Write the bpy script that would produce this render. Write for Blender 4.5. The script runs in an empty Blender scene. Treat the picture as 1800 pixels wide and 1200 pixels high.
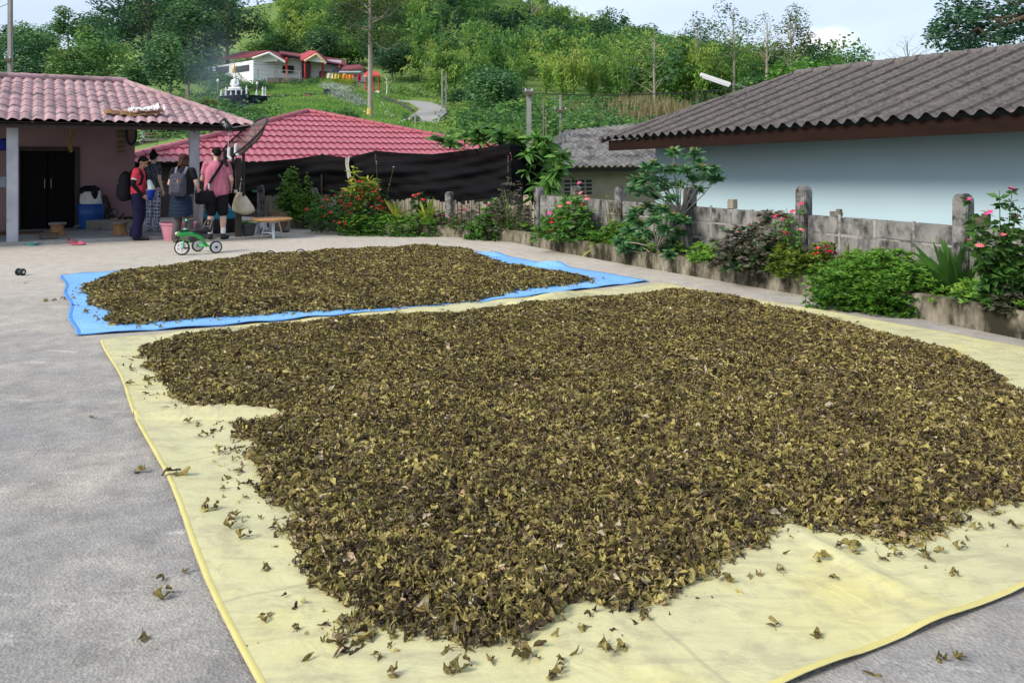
import bpy, bmesh, math, random
import numpy as np
from mathutils import Vector, Matrix

random.seed(7); RNG = np.random.default_rng(11)
SC = bpy.context.scene
COL = SC.collection
R = math.radians

# ------------------------------------------------------------------ camera, world, sun, exposure
F, CX, HY, H = 1450.0, 900.0, 279.0, 1.6          # focal length, centre, horizon (photo pixels), eye height (m)
cam = bpy.data.cameras.new('camera')
cam.sensor_width = 36; cam.lens = 36 * F / 1800; cam.shift_y = -(600 - HY) / 1800
cam.clip_start = 0.05; cam.clip_end = 2500
cam_o = bpy.data.objects.new('camera', cam); COL.objects.link(cam_o)
cam_o.location = (0, 0, H); cam_o.rotation_euler = (R(90), 0, 0)
SC.camera = cam_o

SUN_EL, SUN_AZ = 38.0, (-0.86, -0.51)             # sun high behind the left shoulder, through thin cloud
world = bpy.data.worlds.new('World'); SC.world = world; world.use_nodes = True
nt = world.node_tree
sky = nt.nodes.new('ShaderNodeTexSky'); sky.sky_type = 'NISHITA'; sky.sun_disc = False
sky.sun_elevation = R(SUN_EL); sky.sun_rotation = math.atan2(SUN_AZ[0], SUN_AZ[1])
sky.air_density = 1.0; sky.dust_density = 1.6; sky.ozone_density = 1.0
bg = nt.nodes['Background']
# thin bright cloud over the blue: a soft veil mixed into the sky
tcw = nt.nodes.new('ShaderNodeTexCoord'); nzw = nt.nodes.new('ShaderNodeTexNoise')
mpw = nt.nodes.new('ShaderNodeMapping'); mpw.inputs['Scale'].default_value = (1.2, 1.2, 4.0)
nzw.inputs['Scale'].default_value = 2.2; nzw.inputs['Detail'].default_value = 6
rpw = nt.nodes.new('ShaderNodeValToRGB'); rpw.color_ramp.elements[0].position = .25; rpw.color_ramp.elements[1].position = .7
rpw.color_ramp.elements[0].color = (.35, .35, .35, 1); rpw.color_ramp.elements[1].color = (.80, .80, .80, 1)
mxw = nt.nodes.new('ShaderNodeMix'); mxw.data_type = 'RGBA'
mxw.inputs[7].default_value = (6.6, 7.5, 8.9, 1)
nt.links.new(tcw.outputs['Generated'], mpw.inputs[0]); nt.links.new(mpw.outputs[0], nzw.inputs['Vector'])
nt.links.new(nzw.outputs[0], rpw.inputs[0]); nt.links.new(rpw.outputs[0], mxw.inputs[0])
nt.links.new(sky.outputs[0], mxw.inputs[6])
# one small white cloud low over the right hand ridge
cd_ = Vector((555 / F, 1, 207 / F)).normalized(); vm = nt.nodes.new('ShaderNodeVectorMath'); vm.operation = 'SUBTRACT'; vm.inputs[1].default_value = cd_
sc_ = nt.nodes.new('ShaderNodeVectorMath'); sc_.operation = 'MULTIPLY'; sc_.inputs[1].default_value = (1, 1, 1.9); ln_ = nt.nodes.new('ShaderNodeVectorMath'); ln_.operation = 'LENGTH'
nt.links.new(tcw.outputs['Generated'], vm.inputs[0]); nt.links.new(vm.outputs[0], sc_.inputs[0]); nt.links.new(sc_.outputs[0], ln_.inputs[0])
nzc = nt.nodes.new('ShaderNodeTexNoise'); nzc.inputs['Scale'].default_value = 38; nzc.inputs['Detail'].default_value = 5; nt.links.new(tcw.outputs['Generated'], nzc.inputs['Vector'])
ma_ = nt.nodes.new('ShaderNodeMath'); ma_.operation = 'MULTIPLY_ADD'; ma_.inputs[1].default_value = .045; nt.links.new(nzc.outputs[0], ma_.inputs[0]); nt.links.new(ln_.outputs['Value'], ma_.inputs[2])
mc_ = nt.nodes.new('ShaderNodeMapRange'); mc_.inputs[1].default_value = .034; mc_.inputs[2].default_value = .058; mc_.inputs[3].default_value = .8; mc_.inputs[4].default_value = 0; nt.links.new(ma_.outputs[0], mc_.inputs[0])
mx2 = nt.nodes.new('ShaderNodeMix'); mx2.data_type = 'RGBA'; mx2.inputs[7].default_value = (9.4, 9.2, 9.0, 1); nt.links.new(mc_.outputs[0], mx2.inputs[0]); nt.links.new(mxw.outputs[2], mx2.inputs[6]); nt.links.new(mx2.outputs[2], bg.inputs['Color'])
bg.inputs['Strength'].default_value = 0.10

sun = bpy.data.lights.new('sun', 'SUN'); sun.energy = 2.9; sun.angle = R(20); sun.color = (1.0, .92, .80)
sun_o = bpy.data.objects.new('sun', sun); COL.objects.link(sun_o)
ce = math.cos(R(SUN_EL))
sun_o.rotation_euler = Vector((SUN_AZ[0] * ce, SUN_AZ[1] * ce, math.sin(R(SUN_EL)))).to_track_quat('Z', 'Y').to_euler()
VS = SC.view_settings
VS.view_transform = 'Standard'; VS.look = 'None'; VS.gamma = 1; VS.exposure = 0.58
SC.display_settings.display_device = 'sRGB'

# ------------------------------------------------------------------ placing by measurement
U = Vector((.8692, .4945, 0)); V = Vector((-.4945, .8692, 0)); Z = Vector((0, 0, 1))   # the yard's two axes
def at(px, py, d): return Vector(((px - CX) / F * d, d, H - (py - HY) / F * d))
def gr(px, py, z=0.0):
    d = (H - z) * F / (py - HY)
    return Vector(((px - CX) / F * d, d, z))
def onl(px, P, D):
    """foot of the sight column px on the plan line P + s D -> s"""
    k = (px - CX) / F
    return (k * P.y - P.x) / (D.x - k * D.y)
def onp(px, py, P, D):
    s = onl(px, P, D); q = P + D * s
    return at(px, py, q.y)

# ------------------------------------------------------------------ object helpers
def wloc(o):
    v = Vector((0, 0, 0))
    while o is not None: v = v + o.location; o = o.parent
    return v
def tag(o, label=None, cat=None, group=None, kind=None):
    if label: o['label'] = label
    if cat: o['category'] = cat
    if group: o['group'] = group
    if kind: o['kind'] = kind
    return o
def thing(name, label, cat, loc, group=None):
    o = bpy.data.objects.new(name, None); COL.objects.link(o); o.location = loc
    o.empty_display_size = .1
    return tag(o, label, cat, group)
def link_mesh(name, me, parent=None, loc=None):
    o = bpy.data.objects.new(name, me); COL.objects.link(o)
    if parent is not None: o.parent = parent
    if loc is not None: o.location = loc
    return o
def copy_tree(o, loc=None, rz=None, sc=None):
    c = o.copy(); COL.objects.link(c)
    if loc is not None: c.location = loc
    if rz is not None: c.rotation_euler = (0, 0, rz)
    if sc is not None: c.scale = sc if hasattr(sc, '__len__') else (sc, sc, sc)
    for ch in list(o.children):
        d = ch.copy(); COL.objects.link(d); d.parent = c
        for g in list(ch.children):
            e = g.copy(); COL.objects.link(e); e.parent = d
    return c

class MB:
    """collects boxes, tubes, lathes, grids; build() links them as one mesh"""
    def __init__(s): s.v = []; s.f = []
    def add(s, vs, fs):
        b = len(s.v); s.v += [Vector(p) for p in vs]; s.f += [tuple(i + b for i in f) for f in fs]; return s
    def hexa(s, p):
        return s.add(p, [(0, 3, 2, 1), (4, 5, 6, 7), (0, 1, 5, 4), (1, 2, 6, 5), (2, 3, 7, 6), (3, 0, 4, 7)])
    def box(s, c, sx, sy, sz, ax=None, ay=None, az=None):
        """c = centre"""
        ax = (ax or Vector((1, 0, 0))) * sx / 2; ay = (ay or Vector((0, 1, 0))) * sy / 2; az = (az or Z) * sz / 2
        c = Vector(c)
        return s.hexa([c - ax - ay - az, c + ax - ay - az, c + ax + ay - az, c - ax + ay - az,
                       c - ax - ay + az, c + ax - ay + az, c + ax + ay + az, c - ax + ay + az])
    def wall(s, a, b, z0, z1, th, side=None):
        """vertical slab from plan point a to b; thickness to the left of a->b"""
        a = Vector(a); b = Vector(b); d = (b - a); d.z = 0; n = Vector((-d.y, d.x, 0)).normalized() * th
        a0 = Vector((a.x, a.y, z0)); b0 = Vector((b.x, b.y, z0)); up = Vector((0, 0, z1 - z0))
        return s.hexa([a0, b0, b0 + n, a0 + n, a0 + up, b0 + up, b0 + n + up, a0 + n + up])
    def tube(s, pts, rad, n=8, cap=True):
        pts = [Vector(p) for p in pts]; m = len(pts)
        if not hasattr(rad, '__len__'): rad = [rad] * m
        rings = []; prev = None
        for i, p in enumerate(pts):
            t = (pts[min(i + 1, m - 1)] - pts[max(i - 1, 0)])
            if t.length < 1e-9: t = Vector((0, 0, 1))
            t.normalize()
            if prev is None:
                a = t.cross(Z) if abs(t.z) < .95 else t.cross(Vector((1, 0, 0)))
            else:
                a = prev - t * prev.dot(t)
            a.normalize(); prev = a; b = t.cross(a)
            rings.append([p + (a * math.cos(2 * math.pi * k / n) + b * math.sin(2 * math.pi * k / n)) * rad[i] for k in range(n)])
        vs = [q for r in rings for q in r]; fs = []
        for i in range(m - 1):
            for k in range(n):
                fs.append((i * n + k, i * n + (k + 1) % n, (i + 1) * n + (k + 1) % n, (i + 1) * n + k))
        if cap:
            fs.append(tuple(range(n - 1, -1, -1))); fs.append(tuple((m - 1) * n + k for k in range(n)))
        return s.add(vs, fs)
    def capsule(s, a, ra, b, rb, n=12):
        a = Vector(a); b = Vector(b); t = (b - a); L = t.length
        if L < 1e-6: t = Vector((0, 0, 1))
        t = t.normalized()
        pts = []; rad = []
        for k in range(5):
            an = math.pi / 2 * (1 - k / 4); pts.append(a - t * ra * math.sin(an)); rad.append(max(ra * math.cos(an), 1e-4))
        for k in range(5):
            an = math.pi / 2 * (k / 4); pts.append(b + t * rb * math.sin(an)); rad.append(max(rb * math.cos(an), 1e-4))
        return s.tube(pts, rad, n)
    def ell(s, c, rx, ry, rz, n=14, m=9, rot=None):
        c = Vector(c); vs = []; fs = []
        for i in range(m + 1):
            th = math.pi * i / m
            for k in range(n):
                ph = 2 * math.pi * k / n
                p = Vector((rx * math.sin(th) * math.cos(ph), ry * math.sin(th) * math.sin(ph), rz * math.cos(th)))
                if rot: p = rot @ p
                vs.append(c + p)
        for i in range(m):
            for k in range(n):
                fs.append((i * n + k, (i + 1) * n + k, (i + 1) * n + (k + 1) % n, i * n + (k + 1) % n))
        return s.add(vs, fs)
    def lathe(s, prof, c, n=24, axis=None, caps=True):
        """prof: list of (r, z)"""
        c = Vector(c); vs = []; fs = []
        rot = axis.to_track_quat('Z', 'Y') if axis is not None else None
        for r, z in prof:
            for k in range(n):
                p = Vector((r * math.cos(2 * math.pi * k / n), r * math.sin(2 * math.pi * k / n), z))
                vs.append(c + (rot @ p if rot else p))
        for i in range(len(prof) - 1):
            for k in range(n):
                fs.append((i * n + k, i * n + (k + 1) % n, (i + 1) * n + (k + 1) % n, (i + 1) * n + k))
        if caps:
            if prof[0][0] > 1e-4: fs.append(tuple(range(n - 1, -1, -1)))
            if prof[-1][0] > 1e-4: fs.append(tuple((len(prof) - 1) * n + k for k in range(n)))
        return s.add(vs, fs)
    def grid(s, fn, nu, nv):
        vs = [fn(i / nu, j / nv) for j in range(nv + 1) for i in range(nu + 1)]
        fs = [(j * (nu + 1) + i, j * (nu + 1) + i + 1, (j + 1) * (nu + 1) + i + 1, (j + 1) * (nu + 1) + i) for j in range(nv) for i in range(nu)]
        return s.add(vs, fs)
    def prism(s, poly, z0, z1):
        n = len(poly)
        vs = [Vector((p[0], p[1], z0)) for p in poly] + [Vector((p[0], p[1], z1)) for p in poly]
        return s.add(vs, [tuple(range(n - 1, -1, -1)), tuple(range(n, 2 * n))] + [(i, (i + 1) % n, n + (i + 1) % n, n + i) for i in range(n)])
    def mesh(s, name, mat, off=Vector((0, 0, 0)), smooth=False, bevel=0, fix=True):
        me = bpy.data.meshes.new(name)
        me.from_pydata([tuple(p - off) for p in s.v], [], s.f)
        if fix or bevel:
            bm = bmesh.new(); bm.from_mesh(me)
            bmesh.ops.dissolve_degenerate(bm, edges=bm.edges, dist=1e-5)
            if fix: bmesh.ops.recalc_face_normals(bm, faces=bm.faces)
            if bevel:
                es = [e for e in bm.edges if len(e.link_faces) == 2 and e.calc_face_angle(0) > .6]
                bmesh.ops.bevel(bm, geom=es, offset=bevel, segments=2, affect='EDGES', clamp_overlap=True)
            bm.to_mesh(me); bm.free()
        if smooth:
            me.polygons.foreach_set('use_smooth', [True] * len(me.polygons))
            if smooth != 'all':
                try: me.set_sharp_from_angle(angle=R(42))
                except Exception: pass
        if mat: me.materials.append(mat)
        return me
    def build(s, name, mat, parent=None, smooth=False, bevel=0, loc=None, fix=True):
        off = wloc(parent) if parent is not None else (Vector(loc) if loc is not None else Vector((0, 0, 0)))
        me = s.mesh(name, mat, off, smooth, bevel, fix)
        return link_mesh(name, me, parent, None if parent is not None else (loc if loc is not None else None))

# ---- many small leaves in one mesh
LEAF2 = (np.array([[0, 0, 0], [.42, .5, .05], [.45, 0, -.02], [.42, -.5, .05], [1, 0, -.10]]), np.array([[0, 2, 4, 1], [0, 3, 4, 2]]))
BLADE = (np.array([[0, -.5, 0], [0, .5, 0], [.35, -.5, .06], [.35, .5, .06], [.7, -.38, 0.0], [.7, .38, 0.0], [1, -.04, -.14], [1, .04, -.14]]),
         np.array([[0, 2, 3, 1], [2, 4, 5, 3], [4, 6, 7, 5]]))
def nrm(a): return a / np.maximum(np.linalg.norm(a, axis=-1, keepdims=True), 1e-9)
def cards(P, D, N, L, W, T):
    D = nrm(D); B = nrm(np.cross(N, D)); N2 = np.cross(D, B)
    L = np.broadcast_to(np.asarray(L, float), (len(P),)); W = np.broadcast_to(np.asarray(W, float), (len(P),))
    v = P[:, None, :] + (T[0][None, :, 0] * L[:, None])[..., None] * D[:, None, :] \
        + (T[0][None, :, 1] * W[:, None])[..., None] * B[:, None, :] + (T[0][None, :, 2] * L[:, None])[..., None] * N2[:, None, :]
    n = T[0].shape[0]
    f = (T[1][None] + (np.arange(len(P)) * n)[:, None, None]).reshape(-1, 4)
    return v.reshape(-1, 3), f
class NP:
    def __init__(s): s.v = []; s.f = []; s.t = []; s.n = 0
    def add(s, v, f, tint):
        s.v.append(v); s.f.append(f + s.n); s.n += len(v)
        k = len(v) // len(tint); s.t.append(np.repeat(tint, k)); return s
    def leaves(s, P, D, N, L, W, T, tint):
        v, f = cards(P, D, N, L, W, T); return s.add(v, f, np.broadcast_to(np.asarray(tint, float), (len(P),)))
    def mesh(s, name, mat, off=(0, 0, 0), smooth=False):
        v = np.concatenate(s.v) - np.array(off, float); f = np.concatenate(s.f).astype(np.int32); t = np.concatenate(s.t)
        me = bpy.data.meshes.new(name)
        me.vertices.add(len(v)); me.vertices.foreach_set('co', v.astype(np.float32).ravel())
        me.loops.add(f.size); me.loops.foreach_set('vertex_index', f.ravel())
        me.polygons.add(len(f)); me.polygons.foreach_set('loop_start', (np.arange(len(f)) * 4).astype(np.int32))
        if smooth: me.polygons.foreach_set('use_smooth', np.ones(len(f), bool))
        me.update(calc_edges=True)
        a = me.attributes.new('tint', 'FLOAT', 'POINT'); a.data.foreach_set('value', t.astype(np.float32))
        if mat: me.materials.append(mat)
        return me
    def build(s, name, mat, parent=None, loc=None, smooth=False):
        off = wloc(parent) if parent is not None else (Vector(loc) if loc is not None else Vector((0, 0, 0)))
        return link_mesh(name, s.mesh(name, mat, off, smooth), parent, None if parent is not None else loc)
def rdir(n, zmin=-1, zmax=1):
    z = RNG.uniform(zmin, zmax, n); a = RNG.uniform(0, 2 * math.pi, n); r = np.sqrt(np.maximum(0, 1 - z * z))
    return np.stack([r * np.cos(a), r * np.sin(a), z], 1)

# ------------------------------------------------------------------ materials
def newmat(name):
    m = bpy.data.materials.new(name); m.use_nodes = True
    return m, m.node_tree, m.node_tree.nodes['Principled BSDF']
def ramp(nt, stops):
    r = nt.nodes.new('ShaderNodeValToRGB'); e = r.color_ramp.elements
    while len(e) < len(stops): e.new(.5)
    for k, (p, c) in enumerate(stops): e[k].position = p; e[k].color = (*c, 1)
    return r
def noise(nt, vec, scale, detail=4, rough=.55, dist=0):
    n = nt.nodes.new('ShaderNodeTexNoise'); n.inputs['Scale'].default_value = scale
    n.inputs['Detail'].default_value = detail; n.inputs['Roughness'].default_value = rough; n.inputs['Distortion'].default_value = dist
    if vec is not None: nt.links.new(vec, n.inputs['Vector'])
    return n
def objco(nt, scale=(1, 1, 1), rot=(0, 0, 0)):
    t = nt.nodes.new('ShaderNodeTexCoord'); m = nt.nodes.new('ShaderNodeMapping')
    m.inputs['Scale'].default_value = scale; m.inputs['Rotation'].default_value = rot
    nt.links.new(t.outputs['Object'], m.inputs[0]); return m.outputs[0]
def mixc(nt, fac, a, b, mode='MIX'):
    m = nt.nodes.new('ShaderNodeMix'); m.data_type = 'RGBA'; m.blend_type = mode
    for sck, val in ((0, fac), (6, a), (7, b)):
        if isinstance(val, (int, float)): m.inputs[sck].default_value = val
        elif isinstance(val, tuple): m.inputs[sck].default_value = (*val, 1)
        else: nt.links.new(val, m.inputs[sck])
    return m.outputs[2]
def bump(nt, b, h, strength=.3, dist=.01):
    n = nt.nodes.new('ShaderNodeBump'); n.inputs['Strength'].default_value = strength; n.inputs['Distance'].default_value = dist
    nt.links.new(h, n.inputs['Height']); nt.links.new(n.outputs[0], b.inputs['Normal'])
def pm(name, c, c2=None, scale=6, rough=.7, bmp=.15, bdist=.01, metal=0, stretch=(1, 1, 1), stain=None, sscale=1.5, samt=(.5, .75)):
    m, nt, b = newmat(name)
    co = objco(nt, stretch)
    n = noise(nt, co, scale, 6)
    c2 = c2 or tuple(x * .78 for x in c)
    r = ramp(nt, [(.3, c2), (.7, c)]); nt.links.new(n.outputs[0], r.inputs[0]); out = r.outputs[0]
    if stain:
        n2 = noise(nt, co, sscale, 8, .65)
        r2 = ramp(nt, [(samt[0], (0, 0, 0)), (samt[1], (1, 1, 1))]); nt.links.new(n2.outputs[0], r2.inputs[0])
        out = mixc(nt, r2.outputs[0], out, stain)
    nt.links.new(out, b.inputs['Base Color'])
    b.inputs['Roughness'].default_value = rough; b.inputs['Metallic'].default_value = metal
    b.inputs['Specular IOR Level'].default_value = .12 if rough > .65 else .4
    if bmp:
        n3 = noise(nt, co, scale * 4, 5); bump(nt, b, n3.outputs[0], bmp, bdist)
    return m
def leafmat(name, stops, rough=.55, tr=.3, spec=.3):
    m, nt, b = newmat(name)
    a = nt.nodes.new('ShaderNodeAttribute'); a.attribute_name = 'tint'
    r = ramp(nt, stops); nt.links.new(a.outputs['Fac'], r.inputs[0])
    oi = nt.nodes.new('ShaderNodeObjectInfo'); hs = nt.nodes.new('ShaderNodeHueSaturation')
    mr = nt.nodes.new('ShaderNodeMapRange'); mr.inputs[3].default_value = .8; mr.inputs[4].default_value = 1.2
    nt.links.new(oi.outputs['Random'], mr.inputs[0]); nt.links.new(mr.outputs[0], hs.inputs['Value'])
    nt.links.new(r.outputs[0], hs.inputs['Color'])
    nt.links.new(hs.outputs[0], b.inputs['Base Color']); b.inputs['Roughness'].default_value = rough
    b.inputs['Specular IOR Level'].default_value = spec
    if tr:
        t = nt.nodes.new('ShaderNodeBsdfTranslucent'); nt.links.new(hs.outputs[0], t.inputs['Color'])
        x = nt.nodes.new('ShaderNodeMixShader'); x.inputs[0].default_value = tr
        nt.links.new(b.outputs[0], x.inputs[1]); nt.links.new(t.outputs[0], x.inputs[2])
        nt.links.new(x.outputs[0], nt.nodes['Material Output'].inputs['Surface'])
    return m
M = {}
def concrete_ground():
    m, nt, b = newmat('yard_concrete')
    co = objco(nt)
    big = noise(nt, co, .8, 7, .62, .5); fine = noise(nt, co, 60, 4, .7); mid = noise(nt, co, 5, 7, .7)
    r = ramp(nt, [(.30, (.215, .205, .192)), (.5, (.325, .31, .288)), (.72, (.44, .42, .385))]); nt.links.new(mid.outputs[0], r.inputs[0])
    rb = ramp(nt, [(.3, (.60, .60, .605)), (.5, (.87, .87, .865)), (.68, (1.02, .995, .94))]); nt.links.new(big.outputs[0], rb.inputs[0])
    c = mixc(nt, 1.0, r.outputs[0], rb.outputs[0], 'MULTIPLY')
    # worn sweep marks, stretched across the yard
    st = objco(nt, (.6, 1.5, 1), (0, 0, R(-8))); s = noise(nt, st, 1.3, 7, .65, .6)
    rs = ramp(nt, [(.44, (0, 0, 0)), (.62, (1, 1, 1))]); nt.links.new(s.outputs[0], rs.inputs[0])
    c = mixc(nt, rs.outputs[0], c, mixc(nt, .5, c, (.19, .19, .20)))
    s2 = noise(nt, st, 2.9, 8, .7, .3); rs2 = ramp(nt, [(.60, (0, 0, 0)), (.72, (.7, .7, .7))]); nt.links.new(s2.outputs[0], rs2.inputs[0])
    c = mixc(nt, rs2.outputs[0], c, (.56, .54, .50))
    # trodden earth dust lies towards the houses
    sx = nt.nodes.new('ShaderNodeSeparateXYZ'); nt.links.new(co, sx.inputs[0]); ad0 = nt.nodes.new('ShaderNodeMath'); ad0.operation = 'MULTIPLY_ADD'; ad0.inputs[1].default_value = 5.0
    nt.links.new(big.outputs[0], ad0.inputs[0]); nt.links.new(sx.outputs[1], ad0.inputs[2]); md = nt.nodes.new('ShaderNodeMapRange'); md.inputs[1].default_value = 7.5; md.inputs[2].default_value = 15.0; md.inputs[4].default_value = .72
    nt.links.new(ad0.outputs[0], md.inputs[0]); dcol = ramp(nt, [(.3, (.43, .385, .32)), (.7, (.58, .53, .45))]); nt.links.new(mid.outputs[0], dcol.inputs[0]); c = mixc(nt, md.outputs[0], c, dcol.outputs[0])
    # exposed aggregate
    vo = nt.nodes.new('ShaderNodeTexVoronoi'); vo.inputs['Scale'].default_value = 85; nt.links.new(co, vo.inputs['Vector'])
    rv = ramp(nt, [(.0, (.72, .72, .74)), (.5, (1, 1, 1)), (1, (1.35, 1.33, 1.3))])
    nt.links.new(vo.outputs['Color'], rv.inputs[0]); c = mixc(nt, .5, c, rv.outputs[0], 'MULTIPLY')
    rf = ramp(nt, [(.3, (.62, .62, .63)), (.6, (1.1, 1.1, 1.1))]); nt.links.new(fine.outputs[0], rf.inputs[0])
    c = mixc(nt, .6, c, rf.outputs[0], 'MULTIPLY')
    nt.links.new(c, b.inputs['Base Color']); b.inputs['Roughness'].default_value = .92
    ad = nt.nodes.new('ShaderNodeMath'); ad.operation = 'ADD'; nt.links.new(fine.outputs[0], ad.inputs[0]); nt.links.new(vo.outputs['Distance'], ad.inputs[1])
    bump(nt, b, ad.outputs[0], .6, .006)
    return m
M['yard'] = concrete_ground()
def terrain_mat():
    m, nt, b = newmat('hill_grass')
    co = objco(nt); n1 = noise(nt, co, .12, 6, .6); n2 = noise(nt, co, 1.6, 6, .7)
    r = ramp(nt, [(.3, (.06, .12, .025)), (.5, (.12, .205, .04)), (.64, (.18, .23, .055)), (.78, (.24, .22, .10))])
    mx = nt.nodes.new('ShaderNodeMix'); mx.inputs[0].default_value = .55
    nt.links.new(n1.outputs[0], mx.inputs[2]); nt.links.new(n2.outputs[0], mx.inputs[3]); nt.links.new(mx.outputs[0], r.inputs[0])
    nt.links.new(r.outputs[0], b.inputs['Base Color']); b.inputs['Roughness'].default_value = .95
    bump(nt, b, n2.outputs[0], .8, .25); return m
M['hill'] = terrain_mat()
def sheet_mat(name, c1, c2, c3, dirt):
    m, nt, b = newmat(name)
    co = objco(nt); n1 = noise(nt, co, 1.1, 5, .6, .5); n2 = noise(nt, co, 7, 7, .7)
    r = ramp(nt, [(.3, c1), (.55, c2), (.75, c3)]); nt.links.new(n1.outputs[0], r.inputs[0])
    rd = ramp(nt, [(.50, (0, 0, 0)), (.74, (.75, .75, .75))]); nt.links.new(n2.outputs[0], rd.inputs[0])
    st = objco(nt, (1, 5, 1), (0, 0, R(-30))); n3 = noise(nt, st, 2.2, 8, .7, .3)
    rs = ramp(nt, [(.50, (0, 0, 0)), (.70, (.65, .65, .65))]); nt.links.new(n3.outputs[0], rs.inputs[0])
    c = mixc(nt, rd.outputs[0], r.outputs[0], dirt); c = mixc(nt, rs.outputs[0], c, dirt)
    # welded panel seams and old fold lines
    sx = nt.nodes.new('ShaderNodeSeparateXYZ'); nt.links.new(objco(nt, (1, 1, 1), (0, 0, R(-29.6))), sx.inputs[0]); seam = None
    for k, per in ((0, .93), (1, .78)):
        pp = nt.nodes.new('ShaderNodeMath'); pp.operation = 'PINGPONG'; pp.inputs[1].default_value = per
        n6 = noise(nt, co, 1.7, 2); wob_ = nt.nodes.new('ShaderNodeMath'); wob_.operation = 'MULTIPLY_ADD'; wob_.inputs[1].default_value = .10; nt.links.new(n6.outputs[0], wob_.inputs[0]); nt.links.new(sx.outputs[k], wob_.inputs[2])
        nt.links.new(wob_.outputs[0], pp.inputs[0]); mr = nt.nodes.new('ShaderNodeMapRange'); mr.inputs[1].default_value = .004; mr.inputs[2].default_value = .012; mr.inputs[3].default_value = 1; mr.inputs[4].default_value = 0; nt.links.new(pp.outputs[0], mr.inputs[0])
        if seam is None: seam = mr.outputs[0]
        else:
            mx_ = nt.nodes.new('ShaderNodeMath'); mx_.operation = 'MAXIMUM'; nt.links.new(seam, mx_.inputs[0]); nt.links.new(mr.outputs[0], mx_.inputs[1]); seam = mx_.outputs[0]
    sf_ = nt.nodes.new('ShaderNodeMath'); sf_.operation = 'MULTIPLY'; sf_.inputs[1].default_value = .45; nt.links.new(seam, sf_.inputs[0]); c = mixc(nt, sf_.outputs[0], c, dirt)
    nt.links.new(c, b.inputs['Base Color']); b.inputs['Roughness'].default_value = .5
    wv = nt.nodes.new('ShaderNodeTexWave'); wv.inputs['Scale'].default_value = 120; nt.links.new(co, wv.inputs['Vector'])
    ad = nt.nodes.new('ShaderNodeMath'); ad.operation = 'MULTIPLY_ADD'; ad.inputs[1].default_value = .04
    n5 = noise(nt, objco(nt, (1, 1, 1)), 4.5, 4, .55, 1.2)
    nt.links.new(wv.outputs[0], ad.inputs[0]); nt.links.new(n5.outputs[0], ad.inputs[2]); bump(nt, b, ad.outputs[0], .5, .03)
    return m
M['ysheet'] = sheet_mat('pale_yellow_sheet', (.52, .50, .29), (.59, .56, .295), (.61, .545, .20), (.33, .29, .19))
M['yhem'] = pm('yellow_hem', (.58, .52, .19), (.50, .44, .15), 9, .6)
M['bsheet'] = sheet_mat('blue_sheet', (.17, .42, .84), (.20, .48, .90), (.25, .53, .90), (.14, .28, .50))
M['bhem'] = pm('blue_hem', (.08, .26, .62), None, 9, .5)
M['tea'] = leafmat('dried_tea_leaf', [(.0, (.046, .034, .028)), (.2, (.115, .084, .046)), (.40, (.235, .192, .070)), (.60, (.385, .325, .105)), (.8, (.57, .50, .21)), (.9, (.38, .25, .16)), (1, (.60, .56, .42))], .65, .15, .2)
_m = M['tea']; _nt = _m.node_tree; _b = _nt.nodes['Principled BSDF']; _src = _b.inputs['Base Color'].links[0].from_socket
_co = objco(_nt); _n = noise(_nt, _co, 95, 4, .7); _r = ramp(_nt, [(.3, (.45, .42, .40)), (.5, (.95, .95, .95)), (.68, (1.7, 1.65, 1.45))]); _nt.links.new(_n.outputs[0], _r.inputs[0])
_c = mixc(_nt, 1.0, _src, _r.outputs[0], 'MULTIPLY'); _nt.links.new(_c, _b.inputs['Base Color']); bump(_nt, _b, _n.outputs[0], .9, .006)
M['teabase'] = pm('tea_under', (.085, .070, .03), (.035, .028, .014), 30, .9, .6, .02)
M['pinkroof'] = pm('weathered_pink_tile', (.46, .315, .33), (.33, .205, .22), 1.6, .8, .3, .01, stain=(.11, .095, .095), sscale=3.2, samt=(.47, .68))
M['redroof'] = pm('crimson_tile', (.41, .105, .135), (.32, .075, .098), 2.2, .38, .08, .01, stain=(.26, .055, .06), sscale=3.5, samt=(.55, .8))
M['greyroof'] = pm('asbestos_roof', (.165, .150, .143), (.085, .077, .075), 16, .9, .6, .01, stain=(.050, .046, .044), sscale=7, samt=(.52, .74))
M['greyroof2'] = pm('mossy_asbestos_roof', (.205, .20, .195), (.085, .085, .088), 10, .9, .5, .01, stain=(.05, .05, .055), sscale=2.3, samt=(.46, .66))
M['pinkwall'] = pm('dusty_pink_plaster', (.36, .235, .235), (.28, .17, .175), 1.4, .85, .1, .005, stain=(.15, .10, .09), sscale=1.2, samt=(.55, .85))
M['pillar'] = pm('pale_painted_pillar', (.47, .48, .52), (.34, .35, .39), 3, .8, .2, .005, stain=(.09, .085, .08), sscale=4, samt=(.6, .8))
M['darkwood'] = pm('dark_wood', (.05, .03, .022), (.025, .016, .012), 5, .6, .2, .005, stretch=(1, 1, .2))
M['brownbeam'] = pm('brown_fascia', (.022, .010, .007), (.013, .007, .005), 3, .85, .1, stretch=(.5, .5, 3))
M['black'] = pm('black_plastic', (.014, .014, .016), (.010, .010, .011), 20, .5, .05)
M['blackcloth'] = pm('black_fabric', (.016, .016, .019), (.009, .009, .011), 30, .85, .3, .004)
M['bluewall'] = pm('pale_blue_plaster', (.43, .565, .635), (.40, .53, .595), .8, .85, .06, .004, stain=(.27, .34, .38), sscale=5, samt=(.66, .84))
M['beige'] = pm('beige_plaster', (.40, .345, .255), (.31, .265, .19), 2, .9, .1)
M['block'] = pm('grey_block', (.28, .275, .262), (.15, .147, .142), 5, .95, .6, .01, stain=(.04, .038, .036), sscale=4.5, samt=(.46, .62), stretch=(1, 1, .6))
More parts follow.
